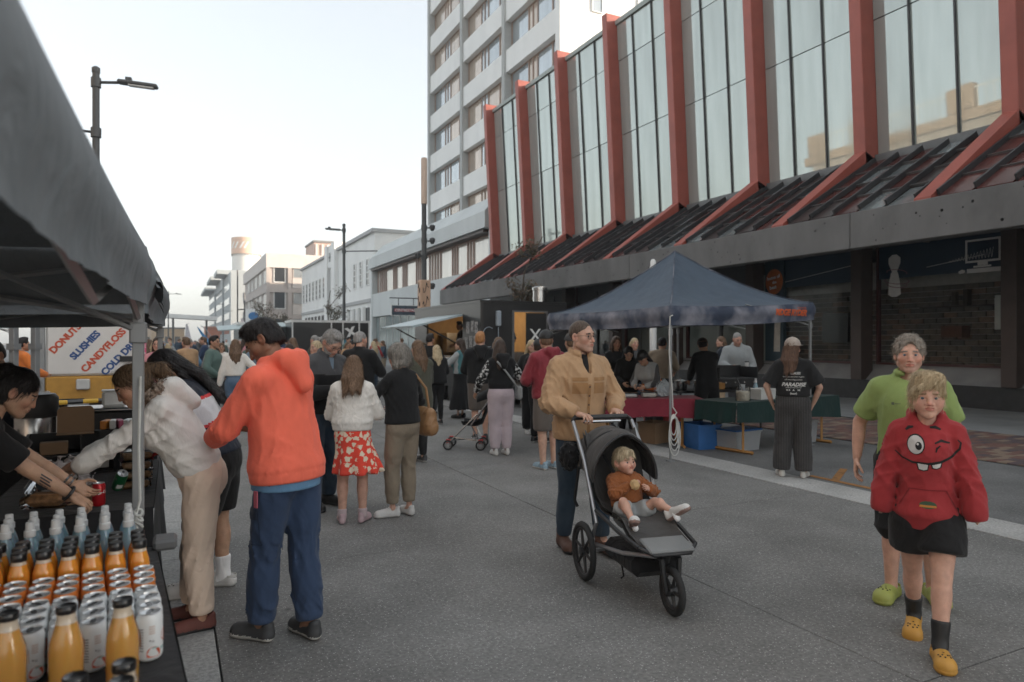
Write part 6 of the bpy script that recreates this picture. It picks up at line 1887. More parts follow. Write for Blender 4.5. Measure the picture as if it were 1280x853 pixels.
for i in range(3):
    S = SDF((-.2, -.16, -.02), (.2, .16, .26), .014); S.ell((-.05 + .05 * i, .02 * i, .08), (.10, .07, .10), .03); S.folds(.03, 9 + i, .12); S.plane((0, 0, .0), (0, 0, -1))
    o = link('bag', np_mesh('bag', *S.mesh(0), mat('tissue_paper', (.62, .56, .55), rough=.9)), t); o.rotation_euler = (0, 0, R(40 * i)); o.location = (.03 * i, .02 * i - .02, 0)
t = thing('crate_shelf', 'black open crate shelf holding packets on the food table', 'crate', (-.62, 5.62, FT), 6)
mb = MB(); mb.b2((-.26, -.16, 0), (.26, .16, .012)); mb.b2((-.26, -.16, .012), (-.245, .16, .26)); mb.b2((.245, -.16, .012), (.26, .16, .26)); mb.b2((-.245, .145, .012), (.245, .16, .26)); mb.b2((-.245, -.155, .125), (.245, .144, .137)); mb.b2((.05, -.155, .138), (.062, .144, .255)); mb.build('crate', BLKP, t)
for (x, y, z, s, m) in ((-.1, -.05, .18, (.16, .1, .08), CARD), (.15, -.05, .07, (.14, .1, .09), PLWHITE), (-.14, -.02, .05, (.2, .15, .06), BLKP)):
    mb = MB(); mb.box((x, y, z), s, bev=.004); o = mb.build('packet', m, t)
t = thing('cardboard_flap', 'upright brown cardboard flap above the black crate', 'cardboard', (-.60, 5.66, FT + .262), 4); mb = MB(); mb.prism([(-.11, 0), (.11, 0), (.11, .16), (.09, .185), (-.09, .185), (-.11, .16)], 0, .006, Matrix.Rotation(R(80), 4, 'X')); mb.box((0, -.05, .002), (.22, .1, .005)); mb.build('flap', CARD, t)
t = thing('condiment_tray', 'wire tray of orange and white packets beside the cardboard flap', 'tray', (-.33, 5.66, FT + .262), 0)
mb = MB(); mb.b2((-.12, -.09, -.262), (.12, .09, .02)); mb.build('tray', BLKP, t)
for i, m in enumerate((mat('orange_packet', (.55, .2, .03), rough=.5), PLWHITE, mat('pink_packet', (.5, .12, .2), rough=.5), PLWHITE, BLKP)):
    mb = MB(); mb.box((-.09 + .045 * i, .0, .05), (.038, .13, .06), bev=.005, rz=12 * (i % 3 - 1)); mb.build('packet', m, t)
t = thing('coffee_urn', 'stainless coffee urn with a black top on the back table', 'urn', (-.93, 6.3, FT))
mb = MB(); mb.lathe([(.13, 0), (.135, .01), (.135, .33), (.13, .34)], 24); mb.build('barrel', STEEL, t, True)
mb = MB(); mb.lathe([(.15, .33), (.152, .36), (.152, .47), (.13, .50), (.03, .51)], 24); mb.build('lid', BLKP, t, True); mb = MB(); mb.b2((-.02, -.19, .05), (.02, -.13, .1)); mb.build('tap', BLKP, t)
t = thing('metal_tray', 'long stainless tray lid lying on the back table', 'tray', (-.45, 6.45, FT)); mb = MB(); mb.box((0, 0, .36), (.62, .36, .03), bev=.01); mb.build('lid', STEEL, t)
mb = MB(); mb.box((0, 0, .172), (.56, .32, .344), bev=.01); mb.build('warmer', BLKP, t)
t = thing('white_box', 'white plastic box on the tray beside the seated woman', 'box', (-.42, 6.45, FT + .376), 5); mb = MB(); mb.box((0, 0, .06), (.17, .15, .12), bev=.018); mb.build('box', PLWHITE, t); mb = MB(); mb.box((0, 0, .126), (.175, .155, .012), bev=.005); mb.build('lid', PLWHITE, t)
t = thing('vacuum_flask', 'dark flask with a pale label behind the vendor in black', 'flask', (-1.15, 6.2, FT)); mb = MB(); mb.lathe([(.04, 0), (.04, .16), (.03, .19), (.03, .21)], 14); mb.build('body', BLKP, t, True); mb = MB(); mb.lathe([(.032, .205), (.032, .25), (.025, .255)], 14); mb.build('cap', BLKP, t, True)
t = thing('bread_bag', 'clear bag of sliced bread on the back table', 'bag', (-.2, 6.4, FT)); S = SDF((-.2, -.15, -.01), (.2, .15, .42), .014); S.cap((-.06, 0, .15), (.07, 0, .15), .13, .13, .03); S.cap((0, 0, .1), (0, 0, .3), .1, .1, .05); S.folds(.016, 3, .1); S.plane((0, 0, 0), (0, 0, -1)); link('bag', np_mesh('bag', *S.mesh(1), mat('bread_bag_film', (.45, .36, .34), rough=.25, var=.2, vscale=10)), t)
t = thing('clear_clamshell', 'clear clamshell box of fried food being handed over the table', 'food container', (-.575, 4.27, .80), -12)
mb = MB(); mb.box((0, 0, .035), (.18, .13, .06), bev=.025); mb.build('food', mat('fried_food', (.3, .15, .06), rough=.6, var=.4, vscale=45, bump=.7, bscale=30), t)
mb = MB(); mb.box((0, 0, .03), (.21, .155, .062), bev=.012); mb.box((0, .05, .105), (.21, .15, .055), bev=.012, M=Euler((R(25), 0, 0)).to_matrix()); mb.build('clear_box', CLEARP, t)

# ---------------------------------------------------------------- caravan, cones, barrier
cv = thing('food_caravan', 'white and yellow food caravan with slanted DONUTS and SLUSHIES lettering', 'caravan', (-1.52, 17.3, 0))
YEL = mat('caravan_yellow', (.55, .29, .055), rough=.45, dirt=.15); CWH = mat('caravan_white', (.78, .755, .72), rough=.4, var=.04, dirt=.12)
mb = MB(); mb.b2((-.86, 0, .91), (.86, 3.2, 2.75), bev=.05); mb.build('body', CWH, cv)
mb = MB(); mb.b2((-.865, -.005, .32), (.865, 3.2, .90), bev=.03); mb.build('lower_body', YEL, cv)
mb = MB(); mb.b2((-.98, -.03, .2), (-.87, .08, 2.75)); mb.b2((.87, -.03, .3), (.93, .08, 2.75)); mb.build('corner_trim', ALU, cv)
TX_R = mat('caravan_red_print', (.62, .10, .045), rough=.5); TX_B = mat('caravan_blue_print', (.03, .09, .27), rough=.5)
for (txt, x, z, s, m) in (('DONUTS', -2.02, 1.70, .19, TX_R), ('SLUSHIES', -1.66, 1.56, .19, TX_B), ('CANDYFLOSS', -1.32, 1.45, .195, TX_R), ('COLD DRINKS', -.93, 1.40, .195, TX_B)):
    me = text_mesh(txt, s, .009, .002, spacing=.95); me.materials.append(m); o = link('lettering', me, cv)
    o.matrix_local = Matrix.Translation((x + 1.52, -.004, z)) @ Matrix.Rotation(R(90), 4, 'X') @ Matrix.Rotation(R(49), 4, 'Z')
mb = MB(); mb.b2((-.3, -.12, .62), (-.05, 0, .84), bev=.02); mb.build('light_unit', PLWHITE, cv); mb = MB(); mb.b2((-.95, -.05, .38), (-.15, -.01, .43)); mb.b2((.5, -.04, 1.2), (.85, -.01, 1.32)); mb.build('fitting', BLKP, cv)
for x in (-.78, .78):
    mb = MB(); M = Matrix.Translation((x, 1.7, .3)) @ Matrix.Rotation(R(90), 4, 'Y'); mb.prism([(.3 * math.cos(a), .3 * math.sin(a)) for a in np.linspace(0, 6.28, 20)[:-1]], -.09, .09, M); mb.build('wheel', BLKP, cv)
t = thing('flower_banner', 'narrow pink patterned banner at the corner of the white caravan', 'banner', (-.56, 17.0, 0)); mb = MB(); mb.b2((-.06, -.01, .7), (.06, .01, 2.6)); mb.build('banner_cloth', fabric('pink_pattern', (.55, .1, .2), pattern='blotch', col2=(.6, .5, .5)), t); mb = MB(); mb.tube([(0, .02, 0), (0, .02, 2.7)], .015); mb.build('pole', ALU, t)
CONE = mat('cone_orange', (.66, .14, .03), rough=.55); 
def cone(label, loc, h):
    t = thing('traffic_cone', label, 'traffic cone', loc, rng.uniform(0, 90), 'traffic cones by the caravan')
    k = h / .9
    mb = MB(); mb.lathe([(.17 * k, .04 * k), (.125 * k, .3 * k)], 18, capt=False); mb.lathe([(.09 * k, .52 * k), (.03 * k, h - .02), (.02 * k, h)], 18, capb=False); mb.build('cone', CONE, t, True)
    mb = MB(); mb.lathe([(.126 * k, .295 * k), (.091 * k, .525 * k)], 18, capb=False, capt=False); mb.build('white_band', VINYL, t, True)
    mb = MB(); mb.box((0, 0, .02), (.4 * k, .4 * k, .04), bev=.01); mb.build('base', CONE, t)
cone('tall orange traffic cone with a white band at the left end of the striped bar', (-1.9, 11.1, 0), .92)
cone('orange traffic cone behind the white box at the right end of the striped bar', (-.85, 11.6, 0), .92); cone('orange traffic cone farthest to the right near the striped bar', (-.62, 12.2, 0), .80)
t = thing('barrier_bar', 'yellow and black striped bar resting on the traffic cones', 'barrier', (-1.4, 11.3, .80), 20)
for i in range(9):
    mb = MB(); mb.tube([(-.85 + i * .19, 0, 0), (-.85 + (i + 1) * .19, 0, 0)], .032, 10); mb.build('stripe', CAPB if i % 2 else mat('barrier_yellow', (.6, .36, .03), rough=.5), t)
for (x, y, n) in ((-1.62, 9.6, 'left'), (-1.46, 9.9, 'right')):
    t = thing('steel_post', 'grey square steel post, the %s one of the pair in front of the caravan' % n, 'post', (x, y, 0), -35); mb = MB(); mb.b2((-.035, -.035, 0), (.035, .035, 2.6), bev=.005); mb.build('post', ALU, t); mb = MB(); mb.b2((-.12, -.12, 0), (.12, .12, .012)); mb.b2((-.05, -.05, 1.55), (.05, .05, 1.62)); mb.build('base_plate', ALU, t)
t = thing('white_pole', 'thin white gazebo pole at far left behind the navy jacket', 'pole', (-4.0, 20, 0)); mb = MB(); mb.tube([(0, 0, 0), (0, 0, 2.4)], .08); mb.build('pole', VINYL, t)

# ---------------------------------------------------------------- black food truck
ft = thing('food_truck', 'black food truck with an open serving hatch and a doorway marked with a white X', 'food truck', (8.0, 18.2, 0))
def fp(mb, name, m, par=None, smooth=False):
    o = mb.build(name, m, par or ft, smooth)
    if par is None: o.location = (-8.0, -18.2, 0)
    return o
BLKV = mat('black_truck_panel', (.018, .018, .019), rough=.35, var=.2, vscale=2, coat=.2)
WARMIN = mat('warm_timber_lining', (.40, .26, .13), rough=.7, var=.1)
x0, x1, y0, y1, z0, z1 = 6.8, 9.25, 15.6, 20.7, .42, 2.66
mb = MB(); mb.b2((x0, y0, z0), (x1, y1, z0 + .08)); fp(mb, 'floor', BLKV)
mb = MB(); mb.b2((x0 - .02, y0 - .02, z1 - .06), (x1 + .02, y1 + .02, z1)); fp(mb, 'roof', BLKV)
mb = MB(); mb.b2((x1 - .06, y0, z0 + .08), (x1, y1, z1 - .06)); mb.b2((x0, y1 - .06, z0 + .08), (x1 - .06, y1, z1 - .06)); fp(mb, 'back_wall', BLKV)
mb = MB(); mb.b2((x0, y0, z0 + .08), (7.72, y0 + .06, z1 - .06)); mb.b2((8.62, y0, z0 + .08), (x1 - .06, y0 + .06, z1 - .06)); mb.b2((7.72, y0, 2.38), (8.62, y0 + .06, z1 - .06)); fp(mb, 'end_wall', BLKV)
mb = MB(); mb.b2((x0, y0 + .06, z0 + .08), (x0 + .06, 16.75, z1 - .06)); mb.b2((x0, 16.75, z0 + .08), (x0 + .06, 19.6, 1.25)); mb.b2((x0, 16.75, 2.3), (x0 + .06, 19.6, z1 - .06)); mb.b2((x0, 19.6, z0 + .08), (x0 + .06, y1 - .06, z1 - .06)); fp(mb, 'side_wall', BLKV)
mb = MB(); mb.b2((x1 - .09, y0 + .07, z0 + .09), (x1 - .065, y1 - .07, z1 - .07)); mb.b2((x0 + .07, y1 - .09, z0 + .09), (x1 - .1, y1 - .065, z1 - .07)); fp(mb, 'lining', WARMIN)
mb = MB(); mb.b2((7.66, y0 - .03, z0 + .08), (7.72, y0 + .07, 2.42)); mb.b2((8.62, y0 - .03, z0 + .08), (8.68, y0 + .07, 2.42)); mb.b2((7.72, y0 - .03, 2.38), (8.62, y0 - .001, 2.42)); fp(mb, 'door_frame', mat('grey_trim', (.12, .12, .12), rough=.4))
mb = MB(); mb.b2((8.05, y0 - .05, .55), (8.62, y0 - .005, 2.36)); door = fp(mb, 'door', BLKV)
me = text_mesh('X', .46, .004, .003); me.materials.append(VINYL); o = link('lettering', me, door); o.matrix_local = Matrix.Translation((8.3, y0 - .055, 1.78)) @ Matrix.Rotation(R(90), 4, 'X')
aw = MB(); aw.box((6.12, 18.2, 2.17), (1.42, 2.9, .05), M=Euler((0, R(-13), 0)).to_matrix()); fp(aw, 'awning_flap', mat('pale_blue_metal', (.42, .50, .52), rough=.4, var=.06))
mb = MB(); mb.tube([(6.83, 16.85, 1.5), (5.75, 16.85, 2.06)], .02); mb.tube([(6.83, 19.5, 1.5), (5.75, 19.5, 2.06)], .02); fp(mb, 'strut', BLKM)
mb = MB(); mb.b2((6.45, 16.75, 1.18), (6.79, 19.6, 1.23)); fp(mb, 'counter', STEEL)
for i, (y, z, w, h) in enumerate(((15.75, 1.85, .2, .28), (16.0, 1.88, .2, .28), (16.28, 1.84, .22, .3), (15.8, 1.5, .22, .28), (16.1, 1.5, .2, .28), (16.4, 1.45, .2, .3))):
    mb = MB(); mb.b2((x0 - .008, y, z), (x0 - .002, y + w, z + h)); fp(mb, 'poster', mat('menu_sheet', (.3, .3, .3), rough=.6, var=.6, vscale=14))
mb = MB(); mb.lathe([(.19, 2.66), (.19, 3.02), (.21, 3.03), (.21, 3.1), (.15, 3.14)], 20, (9.0, 16.6, 0)); mb.lathe([(.2, 2.80), (.2, 2.84)], 20, (9.0, 16.6, 0)); fp(mb, 'flue', STEEL, None, True)
mb = MB(); mb.b2((7.2, y0 - .12, 2.02), (7.32, y0 - .005, 2.4), bev=.02); mb.tube([(7.26, y0 - .06, 2.0), (7.27, y0 - .05, 1.4)], .012); mb.tube([(7.2 + .18 * math.cos(a) - .18, y0 - .03, 1.75 + .25 * math.sin(a)) for a in np.linspace(1, 5, 10)], .01, 5); fp(mb, 'power_socket', mat('socket_blue_white', (.35, .4, .45), rough=.4))
mb = MB(); mb.b2((7.7, y0 - .45, .2), (8.6, y0 - .02, .25)); mb.b2((7.72, y0 - .42, 0), (7.78, y0 - .36, .2)); mb.b2((8.52, y0 - .42, 0), (8.58, y0 - .36, .2)); fp(mb, 'step', STEEL)
for y in (17.6, 18.5):
    for x in (x0 + .02, x1 - .18):
        mb = MB(); mb.prism([(.3 * math.cos(a), .3 * math.sin(a)) for a in np.linspace(0, 6.28, 20)[:-1]], 0, .16, Matrix.Translation((x, y, .3)) @ Matrix.Rotation(R(90), 4, 'Y')); fp(mb, 'wheel', BLKP)
mb = MB(); mb.b2((x0 + .2, y0 + .3, .25), (x1 - .2, y1 - .2, .41)); fp(mb, 'chassis', BLKM)
lt = bpy.data.lights.new('hatch_lamp', 'POINT'); lt.energy = 9; lt.color = (1, .72, .42); lt.shadow_soft_size = .15
lo = link('hatch_lamp', lt, ft, (8.0 - 8, 18.2 - 18.2, 2.35))
mb = MB(); mb.b2((-.3, -.04, 2.5), (.3, .04, 2.56)); mb.build('lamp_tube', mat('lamp_tube', (1, .85, .6), emit=2), ft)
mb = MB(); mb.b2((7.6, 20.0, 1.3), (9.0, 20.6, 1.9)); mb.b2((8.4, 16.4, .5), (9.1, 19.8, 1.35)); fp(mb, 'kitchen_unit', STEEL)

# second trailer up the street
t2 = thing('black_trailer', 'black market trailer with white edge frames and a white X over a blue panel', 'food truck', (7.4, 36.2, 0))
mb = MB(); mb.b2((-1.95, 0, .4), (1.95, 2.3, 2.6)); mb.build('body', BLKV, t2)
mb = MB()
for x in (-1.98, -.04, .55, 1.4, 1.92): mb.b2((x, -.03, .4), (x + .07, -.002, 2.6))
mb.b2((-2.0, -.035, 2.6), (2.02, 2.3, 2.72)); mb.b2((-1.9, -.03, .35), (1.9, -.002, .42)); mb.build('edge_frame', FRAMEW, t2)
me = text_mesh('X', .62, .04, .004); me.materials.append(VINYL); o = link('lettering', me, t2); o.matrix_local = Matrix.Translation((1.0, -.012, 2.1)) @ Matrix.Rotation(R(90), 4, 'X') @ Matrix.Rotation(R(15), 4, 'Z')
mb = MB(); mb.b2((.63, -.02, 1.0), (1.38, -.004, 1.72)); mb.build('blue_panel', mat('trailer_blue', (.05, .2, .25), rough=.5, var=.4, vscale=6), t2)
mb = MB(); mb.b2((-1.7, .3, 0), (-1.4, 2, .4)); mb.b2((1.4, .3, 0), (1.7, 2, .4)); mb.build('wheel', BLKP, t2)
aw2 = thing('street_stall', 'market stall with a pale blue flap roof left of the black trailer', 'stall', (4.4, 39.5, 0))
mb = MB(); mb.b2((-1.2, 0, .3), (1.2, 3.5, 2.5)); mb.build('body', mat('stall_dark_green', (.05, .07, .07), rough=.5), aw2)
mb = MB(); mb.box((-.6, -.5, 2.42), (3.4, 1.4, .05), M=Euler((R(10), R(-4), 0)).to_matrix()); mb.build('flap', mat('pale_flap', (.42, .5, .5), rough=.5), aw2)
mb = MB(); mb.b2((-1.3, -.05, 2.5), (1.3, 3.6, 2.65)); mb.build('roof', FRAMEW, aw2)

# ---------------------------------------------------------------- things on and under the market tables
def tub(label, loc, rz, s, m, lid=None, inside=None, name='storage_tub', cat='storage tub'):
    t = thing(name, label, cat, loc, rz)
    x, y, z = s; mb = MB(); th = .006
    def wall(k): return [(-x / 2 * k, -y / 2 * k), (x / 2 * k, -y / 2 * k), (x / 2 * k, y / 2 * k), (-x / 2 * k, y / 2 * k)]
    b, tp_ = wall(.9), wall(1.0); ib, it = wall(.9 - .02), wall(1.0 - .02)
    vs = [(p[0], p[1], 0) for p in b] + [(p[0], p[1], z) for p in tp_] + [(p[0], p[1], z) for p in it] + [(p[0], p[1], th) for p in ib]
    fs = [(3, 2, 1, 0), (12, 13, 14, 15)]
    for i in range(4):
        j = (i + 1) % 4; fs += [(i, j, 4 + j, 4 + i), (4 + i, 4 + j, 8 + j, 8 + i), (8 + i, 8 + j, 12 + j, 12 + i)]
    mb.add(vs, fs); mb.build('tub', m, t)
    mb = MB()
    for (a, c) in (((x + .03, .02), (0, y / 2 + .004)), ((x + .03, .02), (0, -y / 2 - .004)), ((.02, y), (x / 2 + .004, 0)), ((.02, y), (-x / 2 - .004, 0))): mb.box((c[0], c[1], z - .012), (a[0], a[1], .02))
    mb.build('rim', m, t)
    if lid: mb = MB(); mb.box((0, 0, z + .012), (x + .03, y + .03, .022), bev=.006); mb.build('lid', lid, t)
    if inside:
        S = SDF((-x / 2, -y / 2, 0), (x / 2, y / 2, z + .02), .02); r = np.random.default_rng(3)
        for i in range(7): S.ell((r.uniform(-x * .32, x * .32), r.uniform(-y * .28, y * .28), r.uniform(.06, z * .6)), (.09, .07, .07), .02)
        S.folds(.01, 2, .08); link('contents', np_mesh('contents', *S.mesh(1), inside), t)
    return t
GT = .766
tub('large clear tub of bread rolls on the right end of the green table', (9.35, 8.2, GT), 8, (.62, .42, .30), CLEARP, None, mat('bread_rolls', (.45, .36, .3), rough=.8, var=.3, vscale=8))
tub('clear tub standing under the green table between its legs', (7.75, 7.95, 0), 6, (.56, .4, .3), FROST, BLUEP)
tub('second clear tub under the right end of the green table', (9.2, 8.1, 0), 12, (.5, .4, .34), FROST, PLWHITE)
tub('blue tub under the green table next to the left leg', (7.35, 8.35, 0), -6, (.4, .5, .38), BLUEP)
tub('small blue tub standing on the brick paving past the green table', (10.1, 8.9, 0), 0, (.4, .3, .2), BLUEP)
tub('white open box in front of the woman in a cap', (8.1, 7.82, GT), 6, (.36, .26, .16), PLWHITE)
tub('red crate on the ground behind the maroon cloth', (7.75, 9.75, 0), -20, (.6, .42, .42), REDP, None)
tub('dark cardboard crate on the ground under the green table', (7.05, 9.1, 0), 15, (.4, .35, .34), CARD)
t = thing('mixing_jar', 'clear jar of pale sauce with a ladle on the green table', 'jar', (7.62, 7.72, GT), 0); mb = MB(); mb.lathe([(.085, 0), (.1, .02), (.1, .13), (.085, .145)], 20); mb.build('sauce', mat('pale_sauce', (.5, .46, .38), rough=.4, var=.3, vscale=30), t, True); mb = MB(); mb.lathe([(.105, 0), (.108, .17), (.1, .2)], 20, capt=False); mb.build('jar', CLEARP, t, True); mb = MB(); mb.tube([(.02, 0, .1), (-.12, 0, .34)], .008); mb.build('ladle', STEEL, t)
wtb = dup(wb_, (8.28, 8.12, GT), 20, 'tall water bottle standing beside the white box on the green table'); wtb.scale = (1.3, 1.3, 1.3); del wtb['group']
t = thing('paper_cup', 'stack of clear cups on the green table behind the white box', 'cups', (7.98, 8.1, GT)); mb = MB()
for i in range(4): mb.lathe([(.03, .03 * i), (.045, .12 + .03 * i)], 14, capt=False)
mb.build('cup', FROST, t, True)
t = thing('cook_table', 'dark cooking bench with grills and trays inside the navy gazebo', 'table', (9.0, 9.9, 0), -8)
mb = MB(); mb.b2((-.95, -.35, .72), (.95, .35, .76)); mb.build('tabletop', BLKM, t)
for x in (-.85, .85):
    for y in (-.3, .3): mb = MB(); mb.tube([(x, y, 0), (x, y, .72)], .02, 6); mb.build('leg', BLKM, t)
t = thing('grill', 'black flat-top grill with raised splash guard on the cooking bench', 'grill', (9.45, 9.9, .764), -8); mb = MB(); mb.b2((-.42, -.28, .04), (.42, .28, .2), bev=.01); mb.build('body', BLKM, t); mb = MB(); mb.b2((-.42, .25, .2), (.42, .28, .42)); mb.b2((-.42, -.27, .2), (-.4, .25, .4)); mb.b2((.4, -.27, .2), (.42, .25, .4)); mb.build('splash_guard', BLKM, t); mb = MB()
for i in range(4): mb.lathe([(.02, 0), (.02, .03)], 10, (-.3 + .2 * i, -.29, .11))
mb.build('knob', STEEL, t)
for (x, y, n) in ((8.3, 9.95, 'left'), (8.62, 9.8, 'right')):
    t = thing('cooking_pot', 'steel cooking pot, the %s one on the bench beside the grill' % n, 'pot', (x, y, .764)); mb = MB(); mb.lathe([(.11, 0), (.12, .02), (.12, .16), (.125, .165)], 20); mb.build('pot', STEEL, t, True); mb = MB(); mb.lathe([(.125, .166), (.06, .19), (.02, .195), (.02, .22), (.001, .222)], 20); mb.build('lid', STEEL, t, True)
t = thing('timber_box', 'open timber box with bread on the cooking bench', 'box', (8.95, 9.75, .764), 5); mb = MB(); mb.box((0, 0, .06), (.3, .2, .12), bev=.01); mb.build('box', TIMB, t); mb = MB(); mb.box((0, 0, .128), (.26, .17, .02), bev=.008); mb.build('bread', FOOD, t)
foodbox('white box of wraps on the maroon cloth, nearest the pram', (6.45, 9.0, .766), -29, (.32, .2, .07), None, PLWHITE)
foodbox('clear box of rolls on the maroon cloth beside the wraps', (6.75, 8.85, .766), -25, (.24, .18, .09), None, mat('pale_rolls', (.5, .47, .42), rough=.7))
t = thing('plastic_bag', 'pale plastic bag slumped on the maroon cloth', 'bag', (7.02, 8.85, .766)); S = SDF((-.18, -.16, -.01), (.18, .16, .3), .012); S.ell((0, 0, .09), (.11, .09, .12), .03); S.ell((.05, 0, .18), (.05, .05, .08), .05); S.folds(.03, 4, .09); S.plane((0, 0, 0), (0, 0, -1)); link('bag', np_mesh('bag', *S.mesh(0), mat('pale_film', (.5, .55, .58), rough=.3)), t)
# flags far up the street
def flag(label, loc, h, c, c2, lean=0):
    t = thing('feather_flag', label, 'flag', loc, -25)
    mb = MB(); mb.tube([(0, 0, 0), (0, 0, h * .7), (lean * .5 + .05, 0, h * .95), (lean + .35, 0, h)], .03, 6); mb.build('pole', ALU, t)
    mb = MB(); mb.grid(lambda u, v: (.04 + u * (.75 - .5 * v) + lean * v, .05 * math.sin(u * 4 + v * 6), .5 + v * (h - .55) * (1 - .1 * u)), 6, 14); mb.build('flag_cloth', fabric('flag_' + c2, c, pattern='blotch', col2=(c[0] * .7, c[1] * .6, c[2] * .65)), t)
flag('white feather flag rising above the far crowd', (5.0, 60, 0), 3.6, (.62, .58, .58), 'white'); flag('blue feather flag leaning above the far crowd', (2.9, 62, 0), 2.9, (.06, .2, .36), 'blue', -1.2); flag('grey feather flag left of the blue flag', (1.2, 75, 0), 3.4, (.45, .45, .46), 'grey')
# ---------------------------------------------------------------- prams
def wheel(mb_parent, name, c, r, w, tyre_m, rim_m, spokes=6, axis=(1, 0, 0)):
    T = Matrix.Translation(c) @ Matrix.Rotation(R(90), 4, 'Y')
    mb = MB(); prof = []
    n = 28; k = 8; vs = []; fs = []
    for i in range(n):
        a = 2 * math.pi * i / n
        for j in range(k):
            b = 2 * math.pi * j / k; rr = r - w * .5 + w * .5 * math.cos(b) + (.0025 if i % 2 else 0) * max(0, math.cos(b))
            vs.append(T @ Vector((rr * math.cos(a), rr * math.sin(a), w * .5 * math.sin(b))))
    for i in range(n):
        for j in range(k): fs.append((i * k + j, ((i + 1) % n) * k + j, ((i + 1) % n) * k + (j + 1) % k, i * k + (j + 1) % k))
    mb.add(vs, fs); o = mb.build(name, tyre_m, mb_parent, 'full')
    mb = MB(); ri = r - w * .95
    ring = [T @ Vector((ri * math.cos(a), ri * math.sin(a), 0)) for a in np.linspace(0, 2 * math.pi, 25)]
    mb.tube(ring, w * .28, 6, False)
    for s in range(spokes):
        a = 2 * math.pi * s / spokes + .3
        mb.tube([T @ Vector((.02 * math.cos(a), .02 * math.sin(a), 0)), T @ Vector((ri * math.cos(a), ri * math.sin(a), 0))], [w * .28, w * .18], 6)
    mb.prism([(.03 * math.cos(a), .03 * math.sin(a)) for a in np.linspace(0, 6.28, 13)[:-1]], -w * .6, w * .6, T)
    mb.build('rim', rim_m, o, True)
    return o
TYRE = mat('tyre_rubber', (.02, .02, .02), rough=.8, bump=.3, bscale=120)
GREYF = fabric('pram_grey_fabric', (.055, .052, .05), wr=.5); BLKF = fabric('pram_black_fabric', (.014, .014, .015), wr=.5)
pr = thing('jogging_stroller', 'black three-wheeled jogging stroller with a grey hood pushed by the man in tan', 'pram', (2.84, 4.02, 0), 169)
for sx, n in ((1, 'wheel'), (-1, 'wheel')): wheel(pr, n, (sx * .29, 0, .2), .2, .045, TYRE, BLKP, 6)
wheel(pr, 'wheel', (0, .72, .145), .145, .045, TYRE, BLKP, 5)
mb = MB()
mb.tube([(-.3, 0, .2), (.3, 0, .2)], .014, 8)
for sx in (-1, 1):
    mb.tube([(sx * .25, 0, .22), (sx * .245, .12, .42), (sx * .24, -.12, .80), (sx * .235, -.36, 1.05)], .015, 8)
    mb.tube([(sx * .25, .02, .26), (sx * .20, .45, .31), (sx * .07, .66, .34)], .014, 8)
mb.build('frame', mat('silver_frame', (.42, .42, .43), rough=.35, metal=.8), pr, True)
mb = MB()
for sx in (-1, 1):
    mb.tube([(sx * .07, .62, .36), (sx * .06, .70, .33), (sx * .04, .72, .145)], .016, 8)
    mb.tube([(sx * .24, .1, .5), (sx * .22, .42, .44), (sx * .19, .66, .40)], .014, 8)
mb.tube([(-.19, .66, .40), (-.12, .73, .37), (.12, .73, .37), (.19, .66, .40)], .013, 8)
mb.tube([(-.1, .62, .36), (.1, .62, .36)], .02, 8); mb.tube([(0, .64, .3), (0, .68, .40)], .025, 8)
mb.build('fork', BLKP, pr, True)
mb = MB(); mb.tube([(-.235, -.36, 1.05), (-.21, -.40, 1.075), (.21, -.40, 1.075), (.235, -.36, 1.05)], .019, 8); mb.build('handlebar', BLKP, pr, True)
mb = MB(); mb.tube([(-.15, -.375, 1.045), (.15, -.375, 1.045)], .012, 8); mb.build('brake_bar', STEEL, pr, True)
# seat shell (reclined back, seat, leg rest)
def seatf(u, v):
    x = (u - .5)
    pts = [(-.26, .94), (-.16, .74), (-.06, .52), (.06, .46), (.26, .47), (.36, .46), (.46, .40), (.60, .37)]
    q = v * (len(pts) - 1); i = min(int(q), len(pts) - 2); f = q - i
    y = pts[i][0] * (1 - f) + pts[i + 1][0] * f; z = pts[i][1] * (1 - f) + pts[i + 1][1] * f
    w = .40 - .06 * v; lift = .075 * (abs(x) * 2) ** 4 * (1 - .5 * v)
    return (x * w, y + lift * .5, z + lift)
mb = MB(); mb.grid(seatf, 12, 28); mb.grid(lambda u, v: (lambda p: (p[0] * 1.03, p[1] - .02, p[2] - .025))(seatf(u, v)), 12, 28); mb.build('seat', GREYF, pr, 'full')
# hood: arched shells
def hoodf(off):
    def f(u, v):
        a = R(-8 + 196 * u); yy = -.36 + .40 * v
        r = .235 + off; hz = .235 + off + .02 * math.sin(v * 9.4)
        x = r * math.cos(a) * (1 - .05 * (1 - v)); z = .80 + hz * (1.05 if v > .1 else .95) * max(-.1, math.sin(a)) - .05 * abs(math.cos(a)) * v
        return (x, yy + .10 * (1 - math.sin(max(0, min(math.pi, a)))) * (-1) * (1 - v) , z - .06 * (1 - v) ** 2 - .05 * v * v)
    return f
mb = MB(); mb.grid(hoodf(0), 26, 14); hd = mb.build('hood', GREYF, pr, 'full')
mb = MB(); mb.grid(hoodf(-.012), 26, 14); mb.build('hood_lining', BLKF, hd, 'full')
mb = MB(); f = hoodf(.004); mb.tube([f(u, 1) for u in np.linspace(0, 1, 24)], .012, 6); mb.tube([f(u, .5) for u in np.linspace(0, 1, 24)], .007, 6); mb.tube([f(u, .08) for u in np.linspace(0, 1, 24)], .008, 6); mb.build('hood_rim', BLKP, hd, True)
mb = MB(); mb.box((0, .30, .24), (.34, .50, .14), bev=.04); mb.build('basket', BLKF, pr)
